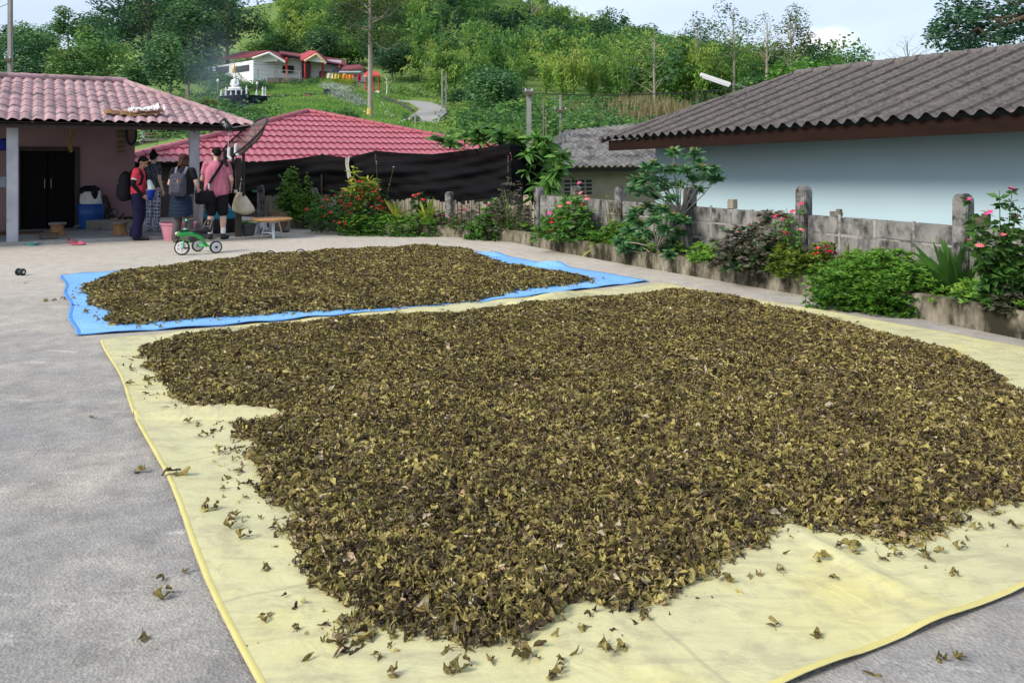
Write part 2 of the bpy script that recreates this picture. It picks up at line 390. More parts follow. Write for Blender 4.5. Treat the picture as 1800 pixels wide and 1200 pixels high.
M['mortar'] = pm('pale_mortar', (.35, .34, .32), (.19, .185, .175), 9, .95, .5, stain=(.06, .058, .054), sscale=5, samt=(.5, .66))
M['post'] = pm('weathered_concrete_post', (.27, .265, .255), (.11, .107, .104), 11, .95, .8, .01, stain=(.03, .029, .028), sscale=6, samt=(.46, .62))
M['kerb'] = pm('stained_kerb', (.31, .285, .225), (.16, .14, .10), 5, .95, .5, .01, stain=(.030, .028, .018), sscale=3.2, samt=(.40, .56), stretch=(1, 1, .45))
M['soil'] = pm('planter_soil', (.10, .08, .05), (.05, .04, .026), 9, .98, 1, .03, stain=(.16, .15, .06), sscale=4)
M['white'] = pm('white_paint', (.74, .74, .74), (.66, .66, .66), 3, .6, .05)
M['whitewall'] = pm('white_render', (.86, .87, .88), (.80, .81, .83), .6, .8, .05)
M['maroon'] = pm('maroon_roof', (.20, .035, .045), (.13, .022, .03), 2, .6, .2)
M['redpaint'] = pm('red_paint', (.55, .035, .03), None, 4, .5)
M['cream'] = pm('cream_trim', (.62, .50, .30), None, 3, .6)
M['gold'] = pm('gold_paint', (.55, .36, .08), None, 9, .4, .1, metal=.4)
M['glass'] = pm('dark_window', (.035, .03, .03), (.015, .015, .018), 2, .15, 0)
M['stonedark'] = pm('dark_blue_retaining_wall', (.035, .042, .075), (.018, .021, .04), 1.5, .9, .3, stain=(.10, .11, .14), sscale=2)
M['stone'] = pm('rubble_stone', (.22, .20, .17), (.09, .085, .075), 3, .95, .8, .05)
M['road'] = pm('hill_road', (.33, .325, .315), (.25, .245, .235), .8, .95, .2)
M['trunk'] = pm('tree_bark', (.22, .185, .145), (.12, .10, .08), 5, .95, .8, .02, stretch=(1, 1, .35))
M['palebark'] = pm('pale_bark', (.36, .33, .28), (.24, .215, .18), 5, .95, .6, .02, stretch=(1, 1, .3))
M['stem'] = pm('green_stem', (.10, .14, .04), (.07, .09, .035), 12, .7)
M['stembrown'] = pm('brown_stem', (.14, .105, .075), (.08, .06, .045), 12, .85)
M['metalgrey'] = pm('galvanised', (.33, .34, .35), (.25, .26, .27), 10, .45, .05, metal=.6)
M['pole'] = pm('grey_pole', (.30, .295, .285), (.22, .215, .21), 3, .9, .2)
M['yellowpaint'] = pm('yellow_band', (.62, .46, .10), (.45, .33, .08), 6, .8)
M['orange'] = pm('orange_cloth', (.72, .25, .03), None, 4, .8)
M['maroonc'] = pm('crimson_cloth', (.34, .02, .06), None, 4, .8)
M['bamboo'] = pm('pale_bamboo', (.34, .30, .23), (.17, .15, .125), 9, .85, .2, stretch=(1, 1, .2))

# shade of the gaps painted along the side laps of the grey roof sheets, one dark line every four waves
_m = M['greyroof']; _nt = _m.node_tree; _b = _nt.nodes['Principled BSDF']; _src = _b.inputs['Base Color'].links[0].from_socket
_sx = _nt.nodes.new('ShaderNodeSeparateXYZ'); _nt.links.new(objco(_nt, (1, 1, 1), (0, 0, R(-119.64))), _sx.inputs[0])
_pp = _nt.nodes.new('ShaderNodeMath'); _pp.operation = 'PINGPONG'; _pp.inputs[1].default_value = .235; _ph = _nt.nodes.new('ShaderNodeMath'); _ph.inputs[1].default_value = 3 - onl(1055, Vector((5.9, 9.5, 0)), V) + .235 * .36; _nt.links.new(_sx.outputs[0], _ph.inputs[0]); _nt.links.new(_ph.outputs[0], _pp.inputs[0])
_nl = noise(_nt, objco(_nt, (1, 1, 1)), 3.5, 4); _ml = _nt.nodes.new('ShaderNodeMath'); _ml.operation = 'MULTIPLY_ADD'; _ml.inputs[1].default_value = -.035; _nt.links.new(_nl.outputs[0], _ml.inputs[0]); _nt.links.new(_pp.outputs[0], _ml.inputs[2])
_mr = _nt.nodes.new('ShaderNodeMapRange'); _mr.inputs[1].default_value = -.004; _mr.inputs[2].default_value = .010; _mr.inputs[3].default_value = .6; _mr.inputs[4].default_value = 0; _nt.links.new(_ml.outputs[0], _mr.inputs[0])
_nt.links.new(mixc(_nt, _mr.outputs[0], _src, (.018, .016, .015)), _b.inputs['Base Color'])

# ================================================================== THE SETTING
# ---- terrain: thin-plate surface through measured heights (photo column, row, distance)
TP = [(600, 213, 50), (370, 195, 58), (480, 192, 60), (652, 208, 64), (280, 264, 46), (280, 252, 56), (230, 215, 72), (80, 235, 60), (430, 189, 74), (560, 160, 88),
      (480, 157, 100), (560, 144, 107), (440, 158, 104), (610, 152, 102), (400, 150, 108), (650, 160, 100), (700, 200, 66), (735, 229, 60), (770, 200, 74), (740, 182, 88), (690, 170, 95),
      (850, 232, 55), (850, 205, 75), (1000, 214, 62), (1000, 190, 80), (1150, 196, 76), (1300, 200, 80), (1500, 205, 85), (1800, 215, 90), (930, 236, 42), (800, 190, 84),
      (700, 118, 125), (800, 130, 118), (900, 110, 140), (1000, 140, 130), (1150, 150, 130), (1300, 170, 130), (1600, 190, 140),
      (560, -12, 225), (700, -45, 235), (850, -20, 220), (930, 10, 210), (1010, 75, 205), (1110, 92, 205), (1210, 118, 205), (1400, 165, 205), (1800, 205, 210),
      (440, 18, 215), (330, 30, 205), (200, 85, 200), (100, 90, 200), (0, 100, 200), (-200, 120, 200), (300, 130, 110), (100, 150, 110), (-100, 170, 110), (380, 110, 130), (500, 95, 140),
      (600, 150, 330), (1000, 190, 320), (1500, 230, 320), (200, 170, 320), (-400, 200, 320), (2200, 240, 200), (2200, 250, 90), (-400, 220, 100)]
tp = np.array([[*at(*t)] for t in TP])
near = np.array([[x, y, -1.5] for x in (-60, -35, -15, 0, 15, 35, 60) for y in (-30, 0, 18, 32)])
tp = np.concatenate([tp, near]); KS = 60.0
def _tps(r2): return np.where(r2 > 1e-12, r2 * np.log(np.maximum(r2, 1e-12)) * .5, 0)
A = tp[:, :2] / KS; n_ = len(A)
K = _tps(((A[:, None] - A[None]) ** 2).sum(-1)) + np.eye(n_) * .003
Pm = np.concatenate([np.ones((n_, 1)), A], 1)
sol = np.linalg.solve(np.block([[K, Pm], [Pm.T, np.zeros((3, 3))]]), np.concatenate([tp[:, 2], np.zeros(3)]))
def terr(x, y):
    q = np.stack([np.atleast_1d(x), np.atleast_1d(y)], -1) / KS
    z = np.concatenate([_tps(((q[c:c + 4000, None] - A[None]) ** 2).sum(-1)) @ sol[:n_] for c in range(0, len(q), 4000)]) + sol[n_] + q @ sol[n_ + 1:]
    d = np.atleast_1d(y); w = np.clip((d - 26) / 14, 0, 1); w = w * w * (3 - 2 * w)
    far = np.clip((d - 360) / 120, 0, 1)
    return (z * w + -1.5 * (1 - w)) * (1 - far) + far * -5
def hill(px, d, dx=0):
    x = (px - CX) / F * d + dx
    return Vector((x, d, float(terr(x, d)[0])))
xs = np.linspace(-260, 300, 190); ys = np.concatenate([np.linspace(-40, 40, 30), np.linspace(42, 250, 120), np.linspace(256, 560, 40)])
gx, gy = np.meshgrid(xs, ys); gz = terr(gx.ravel(), gy.ravel())
me = bpy.data.meshes.new('ground')
nx, ny = len(xs), len(ys)
me.from_pydata(np.stack([gx.ravel(), gy.ravel(), gz], 1).tolist(), [],
               [(j * nx + i, j * nx + i + 1, (j + 1) * nx + i + 1, (j + 1) * nx + i) for j in range(ny - 1) for i in range(nx - 1)])
me.polygons.foreach_set('use_smooth', [True] * len(me.polygons)); me.materials.append(M['hill'])
tag(link_mesh('ground', me), kind='structure')

# ---- the concrete yard, one slab with a skirt
KERB = [gr(2300, 708), gr(1800, 597), gr(1430, 522.5), gr(1100, 465), gr(990, 444), gr(895, 425), gr(800, 417), gr(640, 412), gr(535, 402), gr(496, 399.5)]
WA = Vector((5.16, 7.64, 0))                       # a point of the block wall's plan line (direction V)
yard = [(-30, -12), (9.5, -12), (9.5, 0.4), (5.6, 7.6), (.4, 16.7), (-1.0, 18.4), (-5.2, 21.2), (-9, 24), (-30, 24)]
b = MB(); b.prism(yard, -1.8, 0.0)
tag(b.build('yard_pavement', M['yard']), kind='structure')

# ---- hill road
def ray(px, py, dflt, d0=44, d1=130):
    ds = np.linspace(d0, d1, 240); zt = terr((px - CX) / F * ds, ds); zr = H - (py - HY) / F * ds; w = np.where(zt >= zr)[0]
    return at(px, py, float(ds[w[0]]) if len(w) else dflt)
rp = [ray(x, y, 60) for x, y in ((731, 231), (745, 217), (758, 206), (762, 198), (752, 190), (736, 184), (716, 180))]
rp = [hill(734, 58.5)] + rp[1:]
b = MB(); L = []; rpts = rp
for i, p in enumerate(rpts):
    t = (rpts[min(i + 1, len(rpts) - 1)] - rpts[max(0, i - 1)]); t.z = 0; n = Vector((-t.y, t.x, 0)).normalized()
    L.append((p - n * 1.25 + Z * .2, p + n * 1.25 + Z * .2, p + n * 1.35 - Z * .6, p - n * 1.35 - Z * .6))
def sub(L, k=4):
    out = []
    for i in range(len(L) - 1):
        for j in range(k):
            q = [L[i][m].lerp(L[i + 1][m], j / k) for m in range(4)]
            zz = [float(terr(w.x, w.y)[0]) + .22 for w in q[:2]]; q[0].z, q[1].z = max(zz), max(zz); out.append(tuple(q))
    return out + [L[-1]]
L = sub(L)
b.add([q for r in L for q in r], [(4 * i + k, 4 * i + (k + 1) % 4, 4 * i + 4 + (k + 1) % 4, 4 * i + 4 + k) for i in range(len(L) - 1) for k in range(4)])
tag(b.build('hill_road', M['road'], smooth=True), kind='structure')

# ================================================================== SHEETS AND DRYING LEAVES
def vnoise(x, y, s):
    return (np.sin(x * 2.1 * s + 1.3 * np.sin(y * 1.7 * s)) + np.sin(y * 2.6 * s + 1.1 * np.sin(x * 1.9 * s + 2)) + np.sin((x + y) * 3.7 * s + .7)) / 3
def sheet(name, label, C, mat, hem, nu, nv, crease=None, hw=.055, wob=.03, amp=.012, bow=0):
    """C: corners NL, NR, FR, FL"""
    NL, NR, FR, FL = [np.array(c) for c in C]
    u, v = np.meshgrid(np.linspace(0, 1, nu + 1), np.linspace(0, 1, nv + 1))
    # edges wander a little
    def P(u, v):
        p = ((1 - u) * (1 - v))[..., None] * NL + (u * (1 - v))[..., None] * NR + (u * v)[..., None] * FR + ((1 - u) * v)[..., None] * FL
        w = wob * (np.sin(v * 17 + 1) * (1 - u) ** 4 + np.sin(v * 13) * u ** 4)
        w2 = wob * (np.sin(u * 15 + 2) * (1 - v) ** 4 + np.sin(u * 19) * v ** 4)
        p = p - (bow * np.sin(np.pi * np.clip(u, 0, 1)) * (1 - v) ** 2)[..., None] * np.array([V.x, V.y])
        return p + w[..., None] * np.array([U.x, U.y]) + w2[..., None] * np.array([V.x, V.y])
    def ZZ(p, u, v):
        x, y = p[..., 0], p[..., 1]
        ed = np.minimum(np.minimum(u, 1 - u), np.minimum(v, 1 - v))
        z = .007 + amp * .5 * (1 + vnoise(x, y, 1.1)) * .6 + amp * .35 * np.abs(vnoise(y, x, 3.3)) + amp * .9 * np.clip(.03 - ed, 0, .03) / .03 * (.5 + .5 * np.sin(x * 9 + y * 7))
        for cr in (crease or []):
            a, bb, hgt, wd = cr
            a = np.array(a); bb = np.array(bb); d = bb - a; LL = np.hypot(*d); d = d / LL
            rel = p - a; s = rel @ d; t = rel @ np.array([-d[1], d[0]]) + .05 * np.sin(s * 3)
            f = np.clip(s / LL, 0, 1); prof = np.sin(np.pi * np.clip(f * .85 + .15, 0, 1)) * (s > -.12) * (s < LL)
            z = z + hgt * prof * np.exp(-(t / wd) ** 2)
        return z
    p = P(u, v); z = ZZ(p, u, v)
    vs = np.concatenate([p, z[..., None]], -1).reshape(-1, 3)
    me = bpy.data.meshes.new(name)
    W = nu + 1
    me.from_pydata(vs.tolist(), [], [(j * W + i, j * W + i + 1, (j + 1) * W + i + 1, (j + 1) * W + i) for j in range(nv) for i in range(nu)])
    me.polygons.foreach_set('use_smooth', [True] * len(me.polygons)); me.materials.append(mat)
    o = tag(link_mesh(name, me), label, 'plastic sheet')
    # hem: a folded double strip along the border
    sz = [np.hypot(*(NR - NL)), np.hypot(*(FL - NL))]; hu, hv = hw / sz[0], hw / sz[1]
    vs = []; fs = []
    def strip(fn, n):
        base = len(vs)
        for i in range(n + 1):
            for k in (0, .33, .66, 1):
                uu, vv = fn(i / n, k); uu = np.array(uu); vv = np.array(vv); q = P(uu, vv); zz = float(ZZ(q, uu, vv)) + (.0025 if k in (.33, .66) else .0015 if k == 1 else -.002)
                vs.append((float(q[0]), float(q[1]), zz))
        for i in range(n):
            for k in range(3): fs.append((base + i * 4 + k, base + i * 4 + k + 1, base + i * 4 + 5 + k, base + i * 4 + 4 + k))
    strip(lambda s, k: (s, k * hv), nu * 2); strip(lambda s, k: (s, 1 - k * hv), nu * 2)
    strip(lambda s, k: (k * hu, hv + s * (1 - 2 * hv)), nv * 2); strip(lambda s, k: (1 - k * hu, hv + s * (1 - 2 * hv)), nv * 2)
    m2 = bpy.data.meshes.new('hem'); m2.from_pydata(vs, [], fs); m2.materials.append(hem)
    m2.polygons.foreach_set('use_smooth', [True] * len(m2.polygons))
    link_mesh('hem', m2, o)
    return o
g2 = lambda *a: tuple(gr(*a)[:2])
YC = [(-.42, 1.9), (5.72, 4.90), (1.93, 10.5), (-3.6, 7.23)]
sheet('yellow_sheet', 'pale yellow plastic sheet spread on the yard under the big heap of drying leaves', YC, M['ysheet'], M['yhem'], 200, 260,
      crease=[(g2(262, 738), g2(520, 724), .075, .028), (g2(1070, 1095), g2(1230, 1215), .012, .02), (g2(1350, 905), g2(1690, 1085), .02, .03), (g2(300, 857), g2(450, 842), .01, .012),
              (g2(1560, 1030), g2(1830, 935), .014, .015), (g2(915, 540), g2(1060, 522), .12, .10), (g2(380, 600), g2(420, 580), .05, .08)], amp=.013, wob=.014, hw=.023)
BC = [g2(130, 592), g2(1140, 495), g2(790, 434), g2(108, 485)]
sheet('blue_sheet', 'bright blue plastic sheet under the smaller heap of drying leaves', BC, M['bsheet'], M['bhem'], 90, 90,
      crease=[(g2(940, 468), g2(1010, 468), .07, .12), (g2(840, 447), g2(900, 450), .05, .1)], amp=.014, wob=.02, hw=.04, bow=.30)

def inpoly(x, y, P):
    ins = np.zeros(len(x), bool); n = len(P); dm = np.full(len(x), 1e9)
    for i in range(n):
        x1, y1 = P[i]; x2, y2 = P[(i + 1) % n]
        c = ((y1 > y) != (y2 > y)) & (x < (x2 - x1) * (y - y1) / (y2 - y1 + 1e-12) + x1); ins ^= c
        dx, dy = x2 - x1, y2 - y1; t = np.clip(((x - x1) * dx + (y - y1) * dy) / (dx * dx + dy * dy + 1e-12), 0, 1)
        dm = np.minimum(dm, np.hypot(x - x1 - t * dx, y - y1 - t * dy))
    return ins, dm
def tea_fine(rng):
    xs = np.linspace(0, 1, 6); wd = np.array([.1, .62, 1, .95, .6, .04]); T = []; W_ = 4
    c1 = rng.uniform(.4, 1.5) * rng.choice([-1, 1]); c2 = rng.uniform(-1.1, 1.1); tw = rng.uniform(-2, 2); roll = rng.uniform(.35, 1); p1, p2 = rng.uniform(0, 6, 2)
    for i, x in enumerate(xs):
        for j, y in enumerate((-.5, -.17, .17, .5)):
            yy = y * wd[i] * roll + rng.normal(0, .035); a = tw * x
            zz = c1 * abs(y) * wd[i] * .55 + c2 * (x - .5) ** 2 + .07 * math.sin(x * 9 + p1) * (1 if j in (0, 3) else .3) + rng.normal(0, .05)
            T.append([x - .5 + rng.normal(0, .03), yy * math.cos(a) - .3 * zz * math.sin(a), zz + .5 * yy * math.sin(a)])
    fs = [[i * 4 + j, (i + 1) * 4 + j, (i + 1) * 4 + j + 1, i * 4 + j + 1] for i in range(5) for j in range(3)]
    return np.array(T), np.array(fs)
def tea_template(rng):
    xs = np.array([0, .3, .68, 1.0]); wd = np.array([.12, .95, .8, .06]); T = []
    c1 = rng.uniform(.3, 1.3) * rng.choice([-1, 1]); c2 = rng.uniform(-.8, .8); tw = rng.uniform(-1.8, 1.8); roll = rng.uniform(.3, .95)
    for i, x in enumerate(xs):
        for j, y in enumerate((-.5, 0, .5)):
            yy = y * wd[i] * roll + rng.normal(0, .05); a = tw * x
            zz = c1 * abs(y) * wd[i] * .5 + c2 * (x - .5) ** 2 + rng.normal(0, .075)
            T.append([x - .5, yy * math.cos(a), zz + .35 * yy * math.sin(a)])
    fs = [[i * 3 + j, (i + 1) * 3 + j, (i + 1) * 3 + j + 1, i * 3 + j + 1] for i in range(3) for j in range(2)]
    return np.array(T), np.array(fs)
TEA = [tea_template(np.random.default_rng(40 + k)) for k in range(10)]; TEF = [tea_fine(np.random.default_rng(140 + k)) for k in range(10)]
def tea_heap(name, label, poly, dens, hmax, size, seed, group=None, flat=.16):
    rng = np.random.default_rng(seed); P = [tuple(gr(*p, .03)[:2]) for p in poly]
    a = np.array(P); lo, hi = a.min(0), a.max(0)
    Hf = lambda x, y, d: hmax * (1 - np.exp(-d / flat)) * np.maximum(.25, .62 + .38 * vnoise(x, y, 1.9) + .22 * vnoise(y, x, 5.1)) + .008
    acc = NP()
    # close mound below the leaves
    st = .05; gx, gy = np.meshgrid(np.arange(lo[0], hi[0], st), np.arange(lo[1], hi[1], st)); X, Y = gx.ravel(), gy.ravel()
    ins, d = inpoly(X, Y, P); ins &= d > .10
    hz = np.where(ins, Hf(X, Y, np.maximum(d - .06, 0)) - .020 + rng.uniform(-.008, .008, len(X)), -.02)
    idx = ins.reshape(gx.shape); w = gx.shape[1]; J, I = np.where(idx[:-1, :-1] & idx[1:, :-1] & idx[:-1, 1:] & idx[1:, 1:])
    q = J * w + I; f = np.stack([q, q + 1, q + w + 1, q + w], 1)
    acc.add(np.stack([X, Y, hz], 1), f, np.clip(rng.normal(.12, .05, len(X)), 0, 1))
    # leaves
    area = (hi - lo).prod(); n = int(area * dens * 1.0)
    X = rng.uniform(lo[0], hi[0], n); Y = rng.uniform(lo[1], hi[1], n); ins, d = inpoly(X, Y, P)
    edge = .10 * (.5 + .9 * vnoise(X, Y, 6) + .5 * vnoise(Y, X, 14))
    keep = (ins & (d > edge * .7) & (rng.random(n) < np.clip(.35 + d * 3.5, 0, 1))) | (~ins & (d < .14 + .1 * vnoise(X, Y, 5)) & (rng.random(n) < .035 * np.exp(-d / .08)))
    X, Y, d, ins = X[keep], Y[keep], np.where(ins, d, 0)[keep], ins[keep]; n = len(X)
    hz = Hf(X, Y, d); zz = np.where(ins, hz - .022 + rng.random(n) ** .6 * .036, .016)
    # leaves off the heap lie on the sheet
    big = np.clip(rng.lognormal(0, .32, n), .5, 2.0); Lh = size * big; Wd = Lh * rng.uniform(.20, .60, n)
    D = np.stack([rng.normal(0, 1, n), rng.normal(0, 1, n), rng.normal(0, .42, n)], 1); Nn = np.stack([rng.normal(0, .8, n), rng.normal(0, .8, n), np.ones(n)], 1)
    # colours come in small drifts
    t = .42 + .12 * vnoise(X, Y, 2.4) + .08 * vnoise(Y, X, 9) + rng.normal(0, .165, n)
    rare = rng.random(n); t = np.where(rare < .035, rng.uniform(.88, 1, n), np.where(rare < .22, rng.uniform(0, .22, n), np.clip(t, .05, .85)))
    k = rng.integers(0, len(TEA), n)
    for m in range(len(TEA)):
        for nearer, TT in ((True, TEF), (False, TEA)):
            s = (k == m) & ((Y < 5.6) == nearer)
            if s.any(): acc.leaves(np.stack([X, Y, zz], 1)[s], D[s], Nn[s], Lh[s], Wd[s], TT[m], t[s])
    # stalks
    n = int(len(X) * .045); pick = rng.integers(0, len(X), n)
    Dk = np.stack([rng.normal(0, 1, n), rng.normal(0, 1, n), rng.normal(0, .2, n)], 1)
    acc.leaves(np.stack([X, Y, zz + .008], 1)[pick], Dk, np.tile([0, 0, 1.], (n, 1)), rng.uniform(.7, 1.7, n) * size, .0035, BLADE, rng.choice([.9, .88, .30, .75], n))
    me = acc.mesh(name, M['tea'], smooth=True); o = link_mesh(name, me)
    tag(o, label, 'drying leaves', None, 'stuff'); return o, P
YP = [(238, 608), (300, 588), (420, 575), (600, 557), (800, 546), (950, 527), (1100, 517), (1180, 506), (1300, 522), (1420, 548), (1560, 584), (1680, 614), (1745, 642), (1772, 664), (1815, 692),
      (1860, 770), (1870, 880), (1800, 885), (1760, 890), (1700, 912), (1650, 958), (1590, 962), (1540, 948), (1480, 945), (1440, 935), (1390, 926), (1370, 952), (1330, 975), (1260, 1000), (1240, 1030), (1180, 1062), (1120, 1078),
      (1060, 1072), (1000, 1090), (960, 1120), (890, 1135), (830, 1150), (780, 1118), (700, 1125), (655, 1128), (600, 1142), (555, 1125), (575, 1095), (590, 1070), (540, 1045), (525, 1000),
      (500, 965), (485, 930), (495, 900), (450, 860), (420, 835), (432, 795), (405, 765), (385, 742), (430, 733), (485, 726), (430, 722), (350, 722), (292, 698), (276, 672), (258, 652), (242, 632)]
BP = [(135, 503), (200, 478), (330, 465), (450, 448), (620, 438), (750, 433), (830, 438), (870, 456), (905, 467), (1000, 480), (1052, 490), (1000, 501), (930, 506), (880, 519), (830, 530),
      (760, 537), (680, 541), (600, 545), (520, 548), (430, 554), (330, 560), (250, 568), (195, 569), (172, 560), (190, 550), (150, 535), (148, 518)]
_, YPg = tea_heap('drying_leaf_heap', 'large spread heap of dark drying tea leaves on the pale yellow sheet', YP, 7800, .074, .036, 3)
_, BPg = tea_heap('drying_leaf_heap', 'smaller heap of olive drying tea leaves on the blue sheet', BP, 4600, .095, .044, 5)

# loose leaves lying on the bare parts of the sheets and on the concrete
LOOSE_Y = [(310, 840), (375, 735), (348, 752), (330, 748), (378, 762), (352, 772), (420, 790), (392, 800), (392, 866), (430, 880), (455, 915), (362, 900), (380, 898), (408, 916), (405, 930), (433, 950),
           (465, 1008), (462, 1098), (520, 1115), (665, 1165), (690, 1192), (790, 1190), (815, 1182), (860, 1170), (910, 1165), (925, 1160), (985, 1170), (985, 1185), (975, 1200), (1060, 1140), (1065, 1155), (1090, 1148),
           (1035, 1090), (1135, 1093), (1270, 1028), (1280, 1025), (1335, 1018), (1372, 1012), (1465, 1024), (1550, 990), (1580, 985), (1680, 1018), (1630, 990), (1620, 980), (1690, 970), (1735, 905), (1755, 910),
           (1740, 930), (1780, 932), (1720, 935), (1360, 1108), (1437, 1128), (250, 622), (270, 640), (232, 655), (228, 680), (262, 680), (255, 672), (1650, 975), (1600, 970), (1480, 970), (1500, 975), (1440, 990)]
LOOSE_B = [(133, 510), (128, 528), (140, 518), (130, 540), (150, 552), (244, 580), (282, 578), (420, 568), (470, 556), (700, 550), (840, 534), (905, 512), (1010, 496), (1040, 499), (1060, 492)]
LOOSE_C = [(245, 830), (325, 1008), (285, 1020), (292, 1048), (160, 735), (95, 530), (45, 498), (250, 1125), (80, 530), (1688, 1158), (1530, 1182), (1655, 950 + 210), (440, 1140), (110, 527)]
def loose_meshes():
    out = []
    rng = np.random.default_rng(77)
    for k in range(7):
        acc = NP(); m = rng.integers(2, 5)
        for j in range(m):
            acc.leaves(np.array([[rng.normal(0, .012), rng.normal(0, .012), .012 + .006 * j]]), np.array([[rng.normal(), rng.normal(), rng.normal(0, .3)]]), np.array([[rng.normal(0, .6), rng.normal(0, .6), 1]]),
                       rng.uniform(.04, .06), rng.uniform(.02, .034), TEF[rng.integers(0, 10)], [float(np.clip(rng.normal(.38, .12), .1, .8))])
        acc.leaves(np.array([[0, 0, .006]]), np.array([[1, .4, .02]]), np.array([[0, 0, 1.]]), .05, .003, BLADE, [.3])
        out.append(acc.mesh('loose_leaf', M['tea'], smooth=True))
    return out
LM = loose_meshes()
rl = random.Random(5)
for lst, lab, grp, zz in ((LOOSE_Y, 'small curled dried leaf lying loose on the bare margin of the yellow sheet', 'loose dried leaves on the yellow sheet', .013),
                          (LOOSE_B, 'small curled dried leaf lying loose on the bare margin of the blue sheet', 'loose dried leaves on the blue sheet', .013),
                          (LOOSE_C, 'small dried leaf or stalk lying loose on the bare concrete', 'loose dried leaves on the concrete', 0.0)):
    for i, (px, py) in enumerate(lst):
        o = link_mesh('dried_leaf', LM[rl.randrange(7)]); o.location = gr(px, py) + Z * zz; o.rotation_euler = (0, 0, rl.uniform(0, 6.28))
        s = rl.uniform(.5, 1.0); o.scale = (s, s, s)
        if (px, py) == (310, 840): o.scale = (1.7, 1.7, 1.7)
        tag(o, lab, 'dried leaf', grp)

# ================================================================== ROOF SHEETS
def roof_face(b, Apt, Bpt, Cpt, Dpt, period=.19, amp=.022, rows=9, step=.022, per=8, tile=True, rowsub=1, lap=0):
    """A-B eave (left to right), C right ridge end, D left ridge end; wavy sheet in overlapping courses"""
    Apt, Bpt, Cpt, Dpt = [Vector(p) for p in (Apt, Bpt, Cpt, Dpt)]
    e = (Bpt - Apt); Le = e.length; e = e / Le
    sD = (Dpt - Apt).dot(e); w = Dpt - Apt - e * sD
    sC = (Cpt - Apt).dot(e); res = Cpt - (Apt + e * sC + w)
    n = e.cross(w).normalized()
    if n.z < 0: n = -n
    lo, hi = min(0, sD), max(Le, sC); ns = int((hi - lo) / period * per)
    ss = [lo + i * (hi - lo) / ns for i in range(ns + 1)]
    base = len(b.v); rws = []
    for k in range(rows):
        for j in range(rowsub + 1): rws.append(((k + j / rowsub) / rows, step * (1 - j / rowsub), k))
    for t, off, k in rws:
        l = t * sD; r = Le + t * (sC - Le)
        for s in ss:
            q = min(max(s, l), r); ph = 2 * math.pi * q / period
            wv = math.sin(ph) if not tile else (math.sin(ph) + .35 * math.sin(2 * ph + .8))
            fr = (q - l) / max(r - l, 1e-6)
            b.v.append(Apt + e * q + w * t + res * (t * fr) + n * (amp * wv + off + (.016 * (1 - ((q / period + .25 + 2 * (k % 2)) % lap) / lap) if lap else 0)))
    m = ns + 1
    for j in range(len(rws) - 1):
        for i in range(ns):
            f = (base + j * m + i, base + j * m + i + 1, base + (j + 1) * m + i + 1, base + (j + 1) * m + i)
            if (b.v[f[0]] - b.v[f[1]]).length < 1e-4 and (b.v[f[2]] - b.v[f[3]]).length < 1e-4: continue
            b.f.append(f)
    return b
def ridge_cap(b, p, q, r=.09, seg=.34, lift=.05):
    p, q = Vector(p), Vector(q); n = max(2, int((q - p).length / seg)); d = (q - p) / n
    for i in range(n):
        a = p + d * i + Z * lift; c = p + d * (i + 1.12) + Z * lift
        b.tube([a, c], [r * 1.08, r * .88], 10)

# ================================================================== LEFT HOUSE (pink roofed porch)
HO = gr(22, 430)                                    # foot of the near porch pillar
def hp(s, t, z=0): return HO + U * s + V * t + Z * z
M['darkdoor'] = pm('black_door', (.010, .009, .009), (.006, .006, .006), 9, .8, .05)
TW = 2.9                                            # depth of the porch
house = thing('porch_house', 'dusty pink house with an open porch under a faded pink tiled roof', 'house', hp(1.0, TW))
def ws(px, t=TW): return onl(px, hp(0, t), U)
s_r = ws(237); dl, dr = ws(33), ws(134)
wy = lambda py, s, t=TW: H - (py - HY) / F * hp(s, t).y
ztop = 2.75; dz = wy(262, dl)
b = MB()
b.wall(hp(-9, TW), hp(dl, TW), .0, ztop, .15); b.wall(hp(dr, TW), hp(s_r, TW), .0, ztop, .15); b.wall(hp(dl, TW), hp(dr, TW), dz, ztop, .15)
b.wall(hp(s_r, TW + .15), hp(s_r, TW + 6), .0, ztop, .15); b.wall(hp(-9, TW + 3), hp(s_r - .15, TW + 3), .0, ztop, .15); b.wall(hp(-9, TW + 3), hp(-9, TW + .15), 0, ztop, -.15)
b.hexa([hp(-9, TW + .15, 2.5), hp(s_r - .15, TW + .15, 2.5), hp(s_r - .15, TW + 3, 2.5), hp(-9, TW + 3, 2.5), hp(-9, TW + .15, 2.56), hp(s_r - .15, TW + .15, 2.56), hp(s_r - .15, TW + 3, 2.56), hp(-9, TW + 3, 2.56)])
b.build('wall', M['pinkwall'], house)
b = MB(); b.wall(hp(dl - .06, TW - .04), hp(dl + .03, TW - .04), .06, dz + .05, .16); b.wall(hp(dr - .03, TW - .04), hp(dr + .07, TW - .04), .06, dz + .05, .16)
b.wall(hp(dl + .03, TW - .04), hp(dr - .03, TW - .04), dz - .04, dz + .05, .16); fr_ = b.build('door_frame', M['darkwood'], house, bevel=.006)
mid = (dl + dr) / 2
for a, c in ((dl + .03, mid - .012), (mid + .012, dr - .03)):
    b = MB(); b.wall(hp(a, TW + .09), hp(c, TW + .09), .07, dz - .04, .04)
    for k in range(5):
        x = a + (c - a) * (k + .5) / 5; b.wall(hp(x - .005, TW + .083), hp(x + .005, TW + .083), .08, dz - .06, .008)
    dd = b.build('door', M['darkdoor'], house)
    h_ = MB(); xx = c - .05 if a < mid - .1 else a + .05
    h_.tube([hp(xx, TW + .07, .95), hp(xx, TW + .04, .95), hp(xx, TW + .04, 1.15), hp(xx, TW + .07, 1.15)], .009); h_.build('handle', M['metalgrey'], dd)
